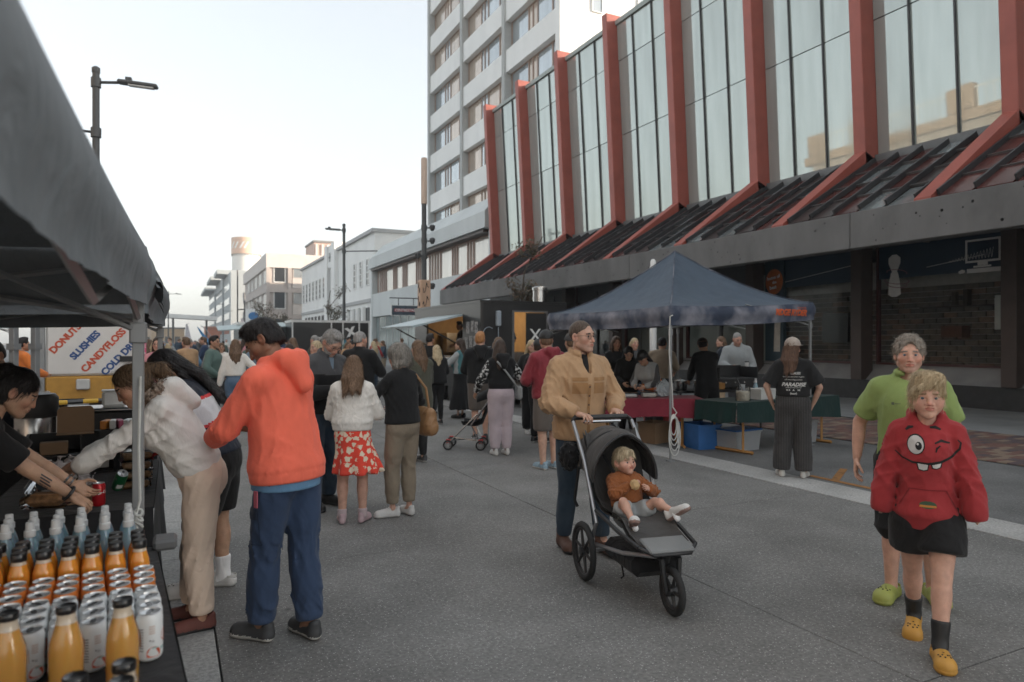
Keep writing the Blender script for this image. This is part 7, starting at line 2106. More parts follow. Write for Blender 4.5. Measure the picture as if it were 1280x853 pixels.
mb = MB(); mb.box((0, .655, .405), (.30, .17, .022), bev=.008, M=Euler((R(-14), 0, 0)).to_matrix()); mb.build('footrest', mat('footrest_grey', (.17, .175, .175), rough=.5), pr)
S = SDF((.14, -.5, .6), (.42, -.18, 1.02), .01); S.ell((.27, -.34, .80), (.075, .09, .11), .03); S.folds(.012, 2, .1); link('side_bag', np_mesh('side_bag', *S.mesh(1), BLKF), pr)
mb = MB(); mb.tube([(.25, -.2, .74), (.27, -.23, .5), (.26, -.2, .46)], .012, 5); mb.tube([(.1, .2, .18), (.09, .22, .08), (.1, .2, .06)], .006, 5); mb.build('strap', BLKF, pr)
mb = MB(); mb.box((0, .10, .60), (.11, .03, .14), bev=.012, M=Euler((R(-35), 0, 0)).to_matrix()); mb.tube([(-.05, .09, .66), (-.11, -.08, .84)], .014, 6); mb.tube([(.05, .09, .66), (.11, -.08, .84)], .014, 6); hs_ = mb.build('harness', BLKF, pr)
mb = MB(); mb.box((0, .08, .665), (.03, .02, .025), bev=.004); mb.build('buckle', REDP, hs_)

um = thing('umbrella_stroller', 'lightweight black umbrella stroller with small red-hubbed wheels beside the woman in lilac trousers', 'pram', (4.28, 9.75, 0), 60)
for (x, y) in ((.2, 0), (-.2, 0), (.17, .5), (-.17, .5)):
    for d in (-.025, .025): wheel(um, 'wheel', (x + d, y, .075), .075, .024, TYRE, mat('grey_hub', (.3, .3, .3), rough=.5), 4)
mb = MB()
for sx in (-1, 1):
    mb.tube([(sx * .2, 0, .1), (sx * .19, .15, .38), (sx * .2, -.32, 1.02)], .012, 6); mb.tube([(sx * .17, .5, .1), (sx * .19, .10, .5)], .012, 6)
mb.tube([(-.2, 0, .14), (.17, .48, .14)], .009, 6); mb.tube([(.2, 0, .14), (-.17, .48, .14)], .009, 6); mb.build('frame', STEEL, um, True)
for (x, y) in ((.2, 0), (-.2, 0), (.17, .5), (-.17, .5)): mb = MB(); mb.box((x, y, .13), (.04, .07, .07), bev=.01); mb.build('wheel_fork', REDP, um)
def seat2(u, v):
    pts = [(-.2, .86), (-.08, .62), (.0, .42), (.1, .38), (.3, .40)]; q = v * 4; i = min(int(q), 3); f = q - i
    return ((u - .5) * .36, pts[i][0] * (1 - f) + pts[i + 1][0] * f, pts[i][1] * (1 - f) + pts[i + 1][1] * f + .06 * (abs(u - .5) * 2) ** 3 - .02)
mb = MB(); mb.grid(seat2, 10, 14); mb.grid(lambda u, v: (lambda p: (p[0], p[1] - .012, p[2] - .02))(seat2(u, v)), 10, 14)
mb.grid(lambda u, v: (.20 * math.cos(R(180 * u)), -.22 + .28 * v, .82 + (.17 - .05 * v) * math.sin(R(180 * u)) - .10 * v), 14, 6); mb.build('seat', BLKF, um, 'full')
mb = MB(); mb.tube([(-.2, -.32, 1.02), (-.2, -.40, 1.03)], .018, 8); mb.tube([(.2, -.32, 1.02), (.2, -.40, 1.03)], .018, 8); mb.build('handle', BLKP, um, True)

# ---------------------------------------------------------------- wardrobe
SK_LT = skinmat('skin_light', (.44, .27, .20)); SK_PK = skinmat('skin_pink', (.47, .275, .205)); SK_TN = skinmat('skin_tan', (.36, .20, .13)); SK_BR = skinmat('skin_brown', (.20, .105, .065)); SK_AS = skinmat('skin_warm', (.40, .245, .165))
H_BLK = hairmat('black_hair', (.012, .010, .010)); H_DBR = hairmat('dark_brown_hair', (.035, .022, .016)); H_BRN = hairmat('brown_hair', (.10, .06, .036)); H_GRY = hairmat('grey_hair', (.22, .21, .20), (.48, .46, .44)); H_ASH = hairmat('ash_grey_hair', (.17, .155, .135), (.40, .37, .33)); H_BLD = hairmat('blond_hair', (.42, .30, .16), (.72, .58, .38)); H_GIN = hairmat('ginger_hair', (.28, .13, .05)); H_BLN = hairmat('light_blond_hair', (.42, .32, .19), (.66, .55, .38))
B_BLK = mat('brow_black', (.015, .012, .01), rough=.8); B_GRY = mat('brow_grey', (.2, .17, .15), rough=.8); B_BLD = mat('brow_blond', (.26, .16, .09), rough=.8)
S_WHT = mat('shoe_white', (.62, .61, .59), rough=.6, var=.06); S_BLK = mat('shoe_black', (.02, .02, .02), rough=.55); S_BRN = mat('shoe_brown', (.10, .05, .035), rough=.6); S_GRY = mat('shoe_grey', (.05, .052, .055), rough=.65); S_RUST = mat('shoe_rust', (.14, .045, .035), rough=.7); S_SOLE = mat('sole_pale', (.5, .49, .46), rough=.7); S_PNK = mat('shoe_pink', (.5, .36, .38), rough=.6); S_BLU = mat('shoe_blue', (.25, .35, .42), rough=.6, var=.3, vscale=20)
CR_W = mat('clog_white', (.60, .59, .57), rough=.55); CR_Y = mat('clog_yellow', (.52, .27, .05), rough=.55); CR_L = mat('clog_lime', (.33, .36, .09), rough=.55); HOLE = mat('clog_hole', (.04, .03, .02), rough=.9)
F = fabric
T_OR = F('orange_fleece', (.64, .122, .075), wr=.25); T_BLK = F('black_jersey', (.020, .020, .021), wr=.3); T_NAVY = F('navy_cotton', (.028, .045, .085), wr=.35, wscale=7)
T_DEN = F('dark_denim', (.022, .036, .055), wr=.35, pattern='fade', col2=(.05, .07, .09)); T_DEN2 = F('blue_denim', (.06, .10, .16), wr=.35, pattern='fade', col2=(.12, .17, .24)); T_CREAM = F('cream_knit', (.56, .53, .49), wr=.45, wscale=16, weave=.5); T_IVORY = F('ivory_cotton', (.55, .53, .50), wr=.45)
T_FLOR = F('red_floral', (.56, .055, .035), pattern='flower', col2=(.62, .52, .40)); T_KHAKI = F('khaki_cotton', (.19, .155, .115), wr=.45); T_TAN = F('tan_canvas', (.33, .21, .12), wr=.45, wscale=7, var=.15); T_LIME = F('lime_polo', (.185, .245, .085), wr=.25)
T_RED = F('red_fleece', (.245, .027, .030), wr=.3); T_JOG = F('beige_jogger', (.53, .415, .33), wr=.3); T_LILAC = F('lilac_jogger', (.38, .32, .345), wr=.35); T_MAR = F('maroon_shell', (.17, .022, .03), wr=.6, rough=.6); T_GREY = F('grey_marl', (.24, .25, .25), wr=.35); T_TEAL = F('teal_vest', (.05, .13, .14), wr=.4); T_SAGE = F('sage_sweater', (.085, .13, .115), wr=.35); T_PIN = F('pinstripe_wool', (.045, .042, .042), wr=.35, pattern='pinstripe', col2=(.09, .088, .085)); T_CHAR = F('charcoal_wool', (.055, .055, .058), wr=.3); T_TAUPE = F('taupe_shorts', (.10, .085, .075), wr=.45); T_WHT = F('white_cotton', (.6, .6, .6), wr=.35); T_RUST = F('rust_knit', (.20, .07, .025), wr=.5, wscale=20, weave=.5); T_PRT = F('floral_sleeve', (.02, .02, .02), pattern='blotch', col2=(.45, .45, .44)); T_BLUE = F('blue_jersey', (.10, .2, .32)); T_ORV = F('orange_hi_vis', (.55, .16, .04)); T_PINK = F('pink_top', (.45, .2, .22)); T_BGRY = F('blue_grey_tee', (.12, .16, .2)); T_OLV = F('olive_coat', (.06, .06, .045))
BAGM = mat('tan_leather', (.34, .185, .085), rough=.5, var=.12, vscale=5, bump=.15, bscale=50)

# ---------------------------------------------------------------- near people
def PX(x, y, rz):        # local frame helper: world point -> local
    c, s = math.cos(R(rz)), math.sin(R(rz))
    return lambda X, Y, Z: V3((X - x) * c + (Y - y) * s, -(X - x) * s + (Y - y) * c, Z)

# man in the orange hoodie
s = skeleton(1.79, 'm', lean=(4, 6, 12, 20), twist=10, feet=[(.08, -.10, 0, 12), (-.09, .10, 0, 8)], hands=[V3(.06, .36, 1.15), V3(-.17, .40, 1.10)], elbows=[(.7, -.8, -.6), (-.8, -.8, -.4)], hipxy=(0, -.02))
p = person('man in a bright orange hoodie and navy trousers looking down at his hands', (.57, 4.0), 32, s, SK_BR,
    top=dict(m=T_OR, ease=.027, hem=.235, rib=.006, cuff=1, hoodback=1, kind='hoodie', drape=.042, fold=.009, wl=.15, res=.0088), bottom=dict(m=T_NAVY, ease=.012, eb=.034, fold=.008, wl=.16, res=.0105), shoes=('sneaker', (S_GRY, S_SOLE)), hair=('short', H_BLK), head='man', headrot=(-22, 24, 0), brow=B_BLK, hands=[dict(curl=.7), dict(curl=.8)], seed=1)
S = SDF((-.3, -.3, .8), (.3, .3, 1.1), .012); S.cap(s.wai, s.wai + V3(0, 0, -.275), .17, .204, .03, flat=True, sq=(V3(0, 1, 0), .80)); link('undershirt', np_mesh('undershirt', *S.mesh(1), T_BLUE), p['root'])
TNS = F('navy_seam', (.018, .028, .052), wr=.3)
for sx in (1, -1): decal('cargo_pocket', [c for c in p['root'].children if c.name.startswith('trousers')][0], p['root'], [[(-.07, -.10), (.07, -.10), (.07, -.096), (-.07, -.096)], [(-.07, .10), (.07, .10), (.072, .04), (-.072, .04)], [(-.07, -.1), (-.066, -.1), (-.066, .04), (-.07, .04)], [(.066, -.1), (.07, -.1), (.07, .04), (.066, .04)]], TNS, Vector(s.kn[0 if sx > 0 else 1]) + Vector((sx * .4, 0, .15)), (0, sx, 0), (0, 0, 1), (-sx, 0, 0), .004, .02)
mb = MB(); mb.box(tuple(s.hip[1] + V3(-.118, .01, -.11)), (.008, .03, .09), bev=.003); mb.build('pocket_tag', mat('pink_tag', (.5, .12, .16), rough=.6), p['root'])
# older man, grey beard
s = skeleton(1.78, 'm', lean=(4, 6, 12, 22), feet=[(.12, .05, 0, 12), (-.12, -.02, 0, 10)], hands=[V3(.10, .34, 1.18), V3(-.03, .37, 1.20)], elbows=[(.7, -.8, -.6), (-.7, -.8, -.6)], wide=1.06)
def splitjack(c, s): return ((c - s.nb) @ (s.R2 @ V3(0, 0, 1)) > -.15).astype(int)
p = person('grey-bearded older man in glasses and a black and charcoal jacket looking down', (1.33, 7.05), -152, s, SK_PK,
    top=dict(m=[T_BLK, T_CHAR], split=splitjack, ease=.036, hem=.17, kind='jacket', collar=.05, colr=.074, vneck=.09, fold=.008, wl=.2), bottom=dict(m=T_DEN, ease=.022, eb=.03), shoes=('boot', (S_BLK, S_GRY)), hair=('short', H_GRY), head='man', headrot=(-20, 0, 0), brow=B_GRY, beard=H_GRY, glasses=BLKP, hands=[dict(curl=.9), dict(curl=.8)], seed=2)
S = SDF((-.2, -.1, 1.1), (.2, .3, 1.6), .01); S.cap(s.nb + s.R2 @ V3(0, .05, -.03), s.che + s.R2 @ V3(0, .085, -.02), .055, .07, .02); link('shirt', np_mesh('shirt', *S.mesh(1), T_BGRY), p['root'])
# girl with a floral skirt
s = skeleton(1.50, 'f', lean=(2, 2, 6, 12), feet=[(.09, .02, 0, 14), (-.09, .0, 0, 10)], hands=[V3(.08, .27, .98), V3(-.06, .28, .98)], elbows=[(.8, -.5, -.6), (-.8, -.5, -.6)], headk=1.1)
person('girl in a fluffy white jumper and red floral skirt seen from behind', (1.47, 6.28), -20, s, SK_PK,
    top=dict(m=T_CREAM, ease=.036, hem=.10, rib=.012, cuff=1, kind='jumper', fold=.009, wl=.11), bottom=dict(m=T_FLOR, kind='skirt', len=.36, flare=.085, fold=0, sway=.05, upto=.4), shoes=('sneaker', (S_PNK, S_PNK)), hair=('longback', hairmat('girl_brown_hair', (.13, .075, .045), (.30, .19, .12))), head='woman', headrot=(-10, 4, 0), socks=(mat('pale_pink_sock', (.5, .4, .41), rough=.9), .06), seed=3)
# woman with a grey bob and tan bag
s = skeleton(1.61, 'f', lean=(2, 1, 4, 10), feet=[(.08, .0, 0, 10), (-.08, .05, 0, 55)], hands=[V3(.14, .26, 1.0), V3(-.16, .33, 1.10)], elbows=[(.9, -.6, -.5), (-.9, -.5, -.5)])
p = person('woman with an ash grey bob, black top and khaki trousers carrying a tan shoulder bag', (1.95, 6.30), 22, s, SK_PK,
    top=dict(m=T_BLK, ease=.020, hem=.13, kind='sweater', fold=.006, wl=.15, drape=.01, se=.75), bottom=dict(m=T_KHAKI, ease=.012, eb=.02, upto=1.86, fold=.007), shoes=('sneaker', (S_WHT, S_WHT)), hair=('bob', H_ASH), head='woman', headrot=(-10, 18, 0), brow=B_GRY, seed=4)
bag = thing('shoulder_bag', 'tan leather shoulder bag hanging from the shoulder of the woman with the grey bob', 'bag', (1.95, 6.30, 0), 22)
S = SDF((.1, -.25, .72), (.45, .25, 1.12), .009); S.cap((.25, -.11, .97), (.25, .15, .99), .04, .04, .03); S.cap((.25, -.13, .80), (.25, .17, .80), .06, .06, .06); S.cap((.25, -.1, .88), (.25, .14, .88), .06, .06, .09); S.folds(.004, 5, .15); bgo = link('bag', np_mesh('bag', *S.mesh(1), BAGM), bag)
mb = MB(); sh = s.sh[0]; mb.tube([(.24, -.10, 1.0), (.21, -.09, 1.2), tuple(sh + V3(-.02, -.055, .035)), tuple(sh + V3(-.025, 0, .068)), tuple(sh + V3(-.02, .06, .03)), (.22, .1, 1.2), (.24, .12, 1.0)], .012, 6); mb.build('strap', BAGM, bag, True)
# man in the tan jacket pushing the stroller
s = skeleton(1.80, 'm', lean=(3, 2, 2, 2), feet=[(.12, .02, 0, 8), (-.10, .26, 0.0, 4)], hands=[V3(.17, .345, 1.10), V3(-.18, .30, 1.11)], elbows=[(.8, -.8, -.2), (-.8, -.8, -.2)], wide=1.03, hipxy=(0, .06))
p = person('man in glasses and a tan canvas jacket pushing the jogging stroller', (2.93, 4.80), 178, s, SK_LT,
    top=dict(m=T_TAN, ease=.036, hem=.25, kind='jacket', collar=.055, colr=.076, vneck=.12, fold=.011, wl=.14, drape=.012, res=.0085), bottom=dict(m=T_DEN, ease=.014, eb=.018), shoes=('boot', (S_BRN, S_BLK)), hair=('buzz', hairmat('cropped_brown_hair', (.075, .052, .038), (.15, .11, .085))), head='man', headrot=(2, 24, 0), glasses=BLKP, hands=[dict(curl=.95, palm=(0, 0, -1), dir=(-.25, 1, -.1)), dict(curl=1.25, palm=(0, .1, -1), dir=(.1, 1, -.1))], seed=5)
S = SDF((-.2, -.1, 1.05), (.2, .3, 1.65), .01); S.cap(s.nb + s.R2 @ V3(0, .045, -.03), s.che + s.R2 @ V3(0, .09, -.05), .055, .075, .02); link('t_shirt', np_mesh('t_shirt', *S.mesh(1), T_BLK), p['root'])
def jacket_details(p, s, m, btn):
    me = p['top']; fr = Vector(s.R2 @ V3(0, 1, 0))
    for sx in (-1, 1):
        q = s.che + V3(sx * .085, 0, .04)
        for (dz, h) in ((.0, .028), (-.07, .085)):
            w = .058
            decal('pocket', me, p['root'], [[(-w, -h / 2), (w, -h / 2), (w, h / 2), (-w, h / 2)]], m, Vector((q[0], q[1] + .3, q[2] + dz)), (-1, 0, 0), (0, 0, 1), (0, -1, 0), .006 if h < .05 else .003, .02)
    for dz in (-.02, -.09, -.16, -.23, -.30): decal('button', me, p['root'], [[(.008 * math.cos(a), .008 * math.sin(a)) for a in np.linspace(0, 6.28, 9)[:-1]]], btn, Vector((s.che[0] + .012, .4, s.che[2] + dz)), (-1, 0, 0), (0, 0, 1), (0, -1, 0), .004)
    decal('placket', me, p['root'], [[(-.012, -.38), (.012, -.38), (.012, .0), (-.012, .0)]], m, Vector((s.che[0] + .012, .4, s.che[2])), (-1, 0, 0), (0, 0, 1), (0, -1, 0), .0025, .03)
jacket_details(p, s, F('tan_canvas_seam', (.26, .145, .068), wr=.45), S_BRN)
# toddler in the stroller
th_ = skeleton(.86, 'm', lean=(-26, -22, -16, -2), feet=[(.115, .34, .43, 18, 30), (-.17, .36, .48, 25, 35)], knees=[(.35, .5, 1), (-.45, .5, 1)], hands=[V3(.02, .10, .66), V3(-.10, .12, .63)], elbows=[(.8, .3, -.6), (-.9, .2, -.6)], hipz=-.02, hipxy=(0, .02), headk=1.35, wide=1.0)
p = person('toddler in a rust cardigan and grey shorts sitting in the jogging stroller', (2.825, 3.94, .02), 169, th_, SK_PK, top=dict(m=T_RUST, ease=.022, hem=.02, kind='cardigan', fold=.006, wl=.06, res=.006), bottom=dict(m=T_GREY, ease=.022, eb=.03, upto=.75, kind='shorts', res=.007, fold=.004), shoes=('sneaker', (S_WHT, mat('shoe_taupe', (.3, .2, .17), rough=.7))), socks=(T_WHT, .03), hair=('toddler', H_BLN), head='toddler', headrot=(4, 14, 0), headsc=.80, brow=B_BLD, hands=[dict(curl=.8, h=.0025), dict(curl=.8, h=.0025)], res=.006, hres=.003, seed=6)
for o in p['root'].children:
    if o.name.startswith('shoe'): o.scale = [c * 1.45 for c in o.scale]
snack = thing('snack', 'pale biscuit held to the mouth of the toddler in the stroller', 'snack', (2.84, 4.02, -.035), 169); mb = MB(); mb.box((.01, .22, .72), (.06, .05, .07), bev=.018, M=Euler((.4, .3, 0)).to_matrix()); mb.build('biscuit', mat('biscuit', (.5, .33, .16), rough=.8, var=.2, vscale=30), snack)
# boy in the red hoodie
s = skeleton(1.44, 'm', lean=(0, 2, 4, 4), feet=[(.05, -.20, .02, 4, -14), (-.05, .20, 0, 6)], hands=[V3(.222, .04, .70), V3(-.225, .09, .70)], elbows=[(1, -.25, 0), (-1, -.25, 0)], wide=.84, headk=1.06, hipxy=(0, .02))
rz_b = 126
p = person('blond boy in a red hoodie with a winking face print, black shorts and yellow clogs', (3.675, 2.38), rz_b, s, SK_PK,
    top=dict(m=T_RED, ease=.019, ak=.014, se=1.45, hem=.255, rib=.016, cuff=1, hoodback=1, kind='hoodie', fold=.008, wl=.14, upto=1.97, taper=.1, res=.0076, drape=.016), bottom=dict(m=T_BLK, ease=.022, eb=.055, upto=.66, kind='shorts', fold=.007, waist=-.06), shoes=('croc', (CR_Y, CR_Y, HOLE)), socks=(S_BLK, .12), hair=('fringe', H_BLD), head='child', headrot=(4, 4, 0), headsc=.97, brow=B_BLD, eye=EYEB, nohands=True, seed=7, res=.009, hres=.003)
def ellp(cx, cz, rx, rz_, n=20, a0=0, a1=2 * math.pi): return [(cx + rx * math.cos(a), cz + rz_ * math.sin(a)) for a in np.linspace(a0, a1, n, endpoint=(a1 - a0) < 6.2)]
def stroke(pts, w):
    L_ = []; Rr = []
    for i, q in enumerate(pts):
        a = pts[max(0, i - 1)]; b = pts[min(len(pts) - 1, i + 1)]; dx, dz = b[0] - a[0], b[1] - a[1]; l = math.hypot(dx, dz) + 1e-9
        ww = w * (.35 + .65 * math.sin(math.pi * (i + .3) / (len(pts) - .4))); L_.append((q[0] - dz / l * ww, q[1] + dx / l * ww)); Rr.append((q[0] + dz / l * ww, q[1] - dx / l * ww))
    return [[L_[i], L_[i + 1], Rr[i + 1], Rr[i]] for i in range(len(pts) - 1)]
O = Vector((s.che[0], .5, s.che[2] + .01)); kw = ((-1, 0, 0), (0, 0, 1), (0, -1, 0))
INK = mat('black_print', (.012, .012, .012), rough=.8); PWH = mat('white_print', (.58, .57, .55), rough=.8); PIR = mat('dark_print_iris', (.02, .03, .05), rough=.7); PGR = mat('green_print', (.05, .09, .05), rough=.8)
t_, r_ = p['top'], p['root']
decal('eye_outline', t_, r_, [ellp(-.055, .045, .041, .054)], INK, O, *kw, .002); decal('eye_print', t_, r_, [ellp(-.056, .043, .036, .048)], PWH, O, *kw, .0032); decal('pupil_print', t_, r_, [ellp(-.043, .038, .015, .021)], INK, O, *kw, .0044); decal('glint_print', t_, r_, [ellp(-.047, .047, .005, .006)], PWH, O, *kw, .0055)
for q_ in (stroke([(-.10, .115), (-.085, .13), (-.065, .134)], .008), stroke([(.01, .135), (.035, .137), (.06, .125)], .008), stroke([(.03, .055), (.06, .07), (.10, .058)], .007), stroke([(.055, .045), (.04, .03), (.035, .01)], .005)): decal('line_print', t_, r_, q_, INK, O, *kw, .002)
decal('mouth_print', t_, r_, stroke([(-.15, -.0), (-.12, -.03), (-.07, -.05), (0, -.053), (.06, -.04), (.11, -.012), (.145, .03), (.15, .06), (.135, .075)], .0065), INK, O, *kw, .002)
decal('tooth_outline', t_, r_, [[(-.055, -.05), (.005, -.055), (.0, -.088), (-.02, -.094), (-.045, -.088)], [(.012, -.055), (.065, -.042), (.06, -.07), (.04, -.08), (.018, -.078)]], INK, O, *kw, .0022); decal('tooth_print', t_, r_, [[(-.048, -.054), (-.001, -.058), (-.004, -.083), (-.02, -.088), (-.041, -.083)], [(.018, -.058), (.059, -.047), (.054, -.067), (.038, -.075), (.023, -.073)]], PWH, O, *kw, .0034)
O2 = Vector((s.che[0], .5, s.che[2] - .26)); decal('badge_print', t_, r_, [ellp(0, .0, .04, .02, 14)], PGR, O2, *kw, .002); decal('shorts_emblem', [c for c in r_.children if c.name.startswith('shorts')][0], r_, stroke([(-.03, -.05), (.0, -.02), (.03, .01), (.02, .05), (-.02, .05), (-.03, .01), (.03, -.03), (.0, -.06)], .006), PWH, Vector((s.pel[0] - .5, .02, s.pel[2] - .10)), (0, -1, 0), (0, 0, 1), (1, 0, 0), .003, .01); decal('badge_stripe', t_, r_, [[(-.04, -.012), (.04, -.012), (.036, -.001), (-.036, -.001)]], mat('badge_orange', (.5, .2, .04), rough=.8), O2, *kw, .0032)
PSEAM = F('red_fleece_seam', (.15, .016, .018), wr=.3); decal('pouch_seam', t_, r_, stroke([(-.10, -.0), (-.1, -.001)], .001) + [[(-.085, .10), (.085, .10), (.083, .094), (-.083, .094)], [(-.085, .10), (-.135, -.0), (-.129, -.0), (-.08, .096)], [(.085, .10), (.135, .0), (.129, .0), (.08, .096)]], PSEAM, Vector((s.che[0], .5, s.che[2] - .28)), *kw, .0025)
# man in the lime polo
s = skeleton(1.67, 'm', lean=(0, 0, 2, 3), feet=[(.10, .04, 0, 18), (-.13, .0, .015, 14)], hands=[V3(.30, -.06, .86), V3(-.27, .02, .84)], elbows=[(.6, -.8, 0), (-.6, -.8, 0)], wide=.97)
p = person('man with curly grey hair in a lime green polo and lime clogs behind the boy', (4.24, 2.86), 126, s, SK_PK,
    top=dict(m=T_LIME, ease=.024, upto=.78, hem=.19, kind='polo_shirt', collar=.04, colr=.072, vneck=.06, fold=.006, wl=.16, se=1.3, belly=0), bottom=dict(m=T_BLK, ease=.03, eb=.05, upto=1.02, kind='shorts'), shoes=('croc', (CR_L, CR_L, HOLE)), hair=('curly', hairmat('grey_brown_hair', (.17, .145, .12), (.42, .37, .32))), head='man', headrot=(3, 2, 0), brow=B_GRY, eye=EYEB, seed=8)
decal('chest_logo', p['top'], p['root'], [[(0, 0), (.016, 0), (.016, .016), (0, .016)], [(.019, .006), (.05, .006), (.05, .010), (.019, .010)]], mat('logo_dark', (.1, .12, .08), rough=.8), Vector((s.che[0] + .10, .5, s.che[2] + .03)), *kw, .003)
decal('placket', p['top'], p['root'], [[(.002, -.03), (.008, -.03), (.034, .075), (.016, .075)]], INK, Vector((s.che[0], .5, s.che[2] + .08)), *kw, .003)
# woman bending in the white hoodie
s = skeleton(1.63, 'f', lean=(12, 20, 33, 46), feet=[(.09, .03, 0, 8), (-.10, -.04, 0, 8)], hands=[V3(.07, .72, .90), V3(-.12, .69, .885)], elbows=[(.8, -.3, -.8), (-.8, -.3, -.8)], hipxy=(0, -.03))
p = person('woman in a white hooded jacket and beige joggers bending over the food table', (.13, 4.42), 82, s, SK_TN,
    top=dict(m=T_IVORY, ease=.02, hem=.12, rib=.012, cuff=1, kind='jacket', hoodback=1, fold=.008, wl=.14, res=.0088), bottom=dict(m=T_JOG, ease=.018, eb=.028, upto=1.93, fold=.008, wl=.15, res=.0105), shoes=('sneaker', (S_RUST, S_BLK)), hair=('pony', hairmat('two_tone_hair', (.045, .028, .02), (.26, .17, .10))), head='woman', headrot=(10, 10, 0), brow=B_BLK, hands=[dict(curl=.5, palm=(-.6, 0, -.8)), dict(curl=.5, palm=(.6, 0, -.8))], seed=9)
fur = SDF(*bounds([s.nb], .25), .009); 
for a in range(9):
    g = lambda q: s.nb + s.R2 @ V3(math.sin(q) * .10, -math.cos(q) * .09 - .01, .03 + .015 * math.cos(q))
    fur.cap(g(R(-130 + 29 * a)), g(R(-130 + 29 * (a + 1))), .028, .028, .02)
fur.folds(.014, 4, .03); link('fur_trim', np_mesh('fur_trim', *fur.mesh(0), hairmat('fur_brown', (.22, .16, .12), (.42, .33, .26))), p['root'])
# woman with long black hair in the navy and white jacket
s = skeleton(1.66, 'f', lean=(15, 22, 29, 28), feet=[(.09, -.05, 0, 8), (-.09, .10, 0, 8)], hands=[V3(.14, .34, .98), V3(-.12, .38, .95)], elbows=[(.9, -.5, -.5), (-.8, -.3, -.8)], hipxy=(0, -.04))
def splitnav(c, s):
    d = (c - s.nb) @ (s.R2 @ V3(0, 0, 1)); m = np.zeros(len(c), int)
    m[(d < -.13) & (d > -.31)] = 1; m[((d < -.125) & (d > -.145)) | ((d < -.30) & (d > -.32))] = 2
    return m
p = person('woman with long straight black hair in a navy, white and red jacket and black shorts', (.24, 4.98), 74, s, SK_AS,
    top=dict(m=[F('navy_shell', (.022, .028, .045), wr=.5, rough=.6), F('white_shell', (.52, .51, .52), wr=.5, rough=.6), F('red_piping', (.5, .05, .05))], split=splitnav, ease=.036, hem=.14, kind='jacket', fold=.009, wl=.14), bottom=dict(m=T_BLK, ease=.026, eb=.04, upto=.85, kind='shorts'), shoes=('croc', (CR_W, CR_W, HOLE)), socks=(T_WHT, .13), hair=('straight', H_BLK), head='woman', headrot=(-12, 34, 0), brow=B_BLK, seed=10)
# vendor at far left
s = skeleton(1.64, 'f', lean=(20, 30, 42, 30), feet=[(.1, 0, 0, 8), (-.1, 0, 0, 8)], hands=[V3(.13, .66, .86), V3(-.05, .655, .90)], elbows=[(.7, -.5, -.5), (-.8, -.3, -.6)], wide=1.1)
p = person('food vendor in a black t-shirt with a tattooed forearm handing over food', (-1.10, 4.12), -82, s, SK_AS,
    top=dict(m=T_BLK, ease=.026, upto=.85, hem=.16, kind='t_shirt', fold=.007), bottom=dict(m=T_BLK, ease=.02), shoes=('sneaker', (S_BLK, S_SOLE)), hair=('bun', H_BLK), head='woman', headrot=(0, 0, 0), brow=B_BLK, hands=[dict(curl=.5, palm=(-.5, 0, -.8)), dict(curl=.4, palm=(.5, 0, .6))], seed=11)
mb = MB()
u = s.wr[0] - s.el[0]; c = s.el[0] + u * .9; d_ = nrm(u); a = nrm(np.cross(d_, V3(0, 0, 1))); b = np.cross(d_, a)
mb.tube([tuple(c + (a * math.cos(q) + b * math.sin(q)) * .034) for q in np.linspace(0, 6.28, 16)], .008, 6, False); mb.build('wristband', BLKP, p['root'], True)
mb = MB(); u = s.wr[1] - s.el[1]; d_ = nrm(u); a = nrm(np.cross(d_, V3(0, 0, 1))); b = np.cross(d_, a)
for k_ in (.84, .95):
    c = s.el[1] + u * k_; mb.tube([tuple(c + (a * math.cos(q) + b * math.sin(q)) * .033) for q in np.linspace(0, 6.28, 16)], .006, 6, False)
mb.build('bracelet', STEEL, p['root'], True)
TAT = mat('tattoo_ink', (.07, .06, .065), rough=.6); u = s.wr[0] - s.el[0]
decal('tattoo', p['body'], p['root'], [[(-.03, .012 - .014 * i), (.028 - .008 * (i % 2), .012 - .014 * i), (.028 - .008 * (i % 2), .004 - .014 * i), (-.03, .004 - .014 * i)] for i in range(4)], TAT, Vector(s.el[0] + u * .4) + Vector((.5, -.0, .12)), Vector(nrm(u)), Vector((0, .2, 1)), Vector((-1, .0, -.24)), .0015, .01)
# woman in a cap at the green table
s = skeleton(1.67, 'f', lean=(0, 0, 0, 2), feet=[(.12, 0, 0, 12), (-.13, .03, 0, 10)], hands=[V3(.23, .10, .88), V3(-.235, .08, .88)], elbows=[(1, -.5, 0), (-1, -.5, 0)], wide=1.04)
p = person('woman in a taupe cap and black printed t-shirt standing at the green table', (6.75, 6.02), -46, s, SK_LT,
    top=dict(m=T_BLK, ease=.034, upto=.86, hem=.06, kind='t_shirt', fold=.007, se=1.5), bottom=dict(m=T_PIN, ease=.03, eb=.062, upto=1.98, fold=.006), shoes=('sneaker', (S_SOLE, S_WHT)), hair=('longback', hairmat('auburn_hair', (.085, .045, .03), (.20, .11, .07))), head='woman', headrot=(0, -30, 0), cap=(F('taupe_cap', (.33, .285, .25)),), seed=12)
KB = ((1, 0, 0), (0, 0, 1), (0, 1, 0)); OB = Vector((s.che[0], -.5, s.che[2]))
P_ = text_polys('PARADISE', .06, .002, .3, dy=-.09) + text_polys('WORLDWIDE SOUND', .018, 0, dy=-.125) + text_polys('OASIS', .042, .001, .2, dx=.02, dy=.045) + text_polys('endless summer nights', .026, 0, dy=.005) + text_polys('till morning comes', .026, 0, dy=-.03) + text_polys('N Z', .026, .001, dx=-.06, dy=-.155) + text_polys('A', .03, .001, dy=-.155) + text_polys('NZ', .022, .001, dx=.06, dy=-.155) + text_polys('(tour)', .032, .001, dy=-.195)
decal('lettering', p['top'], p['root'], P_, PWH, OB, *KB, .0025, .02)

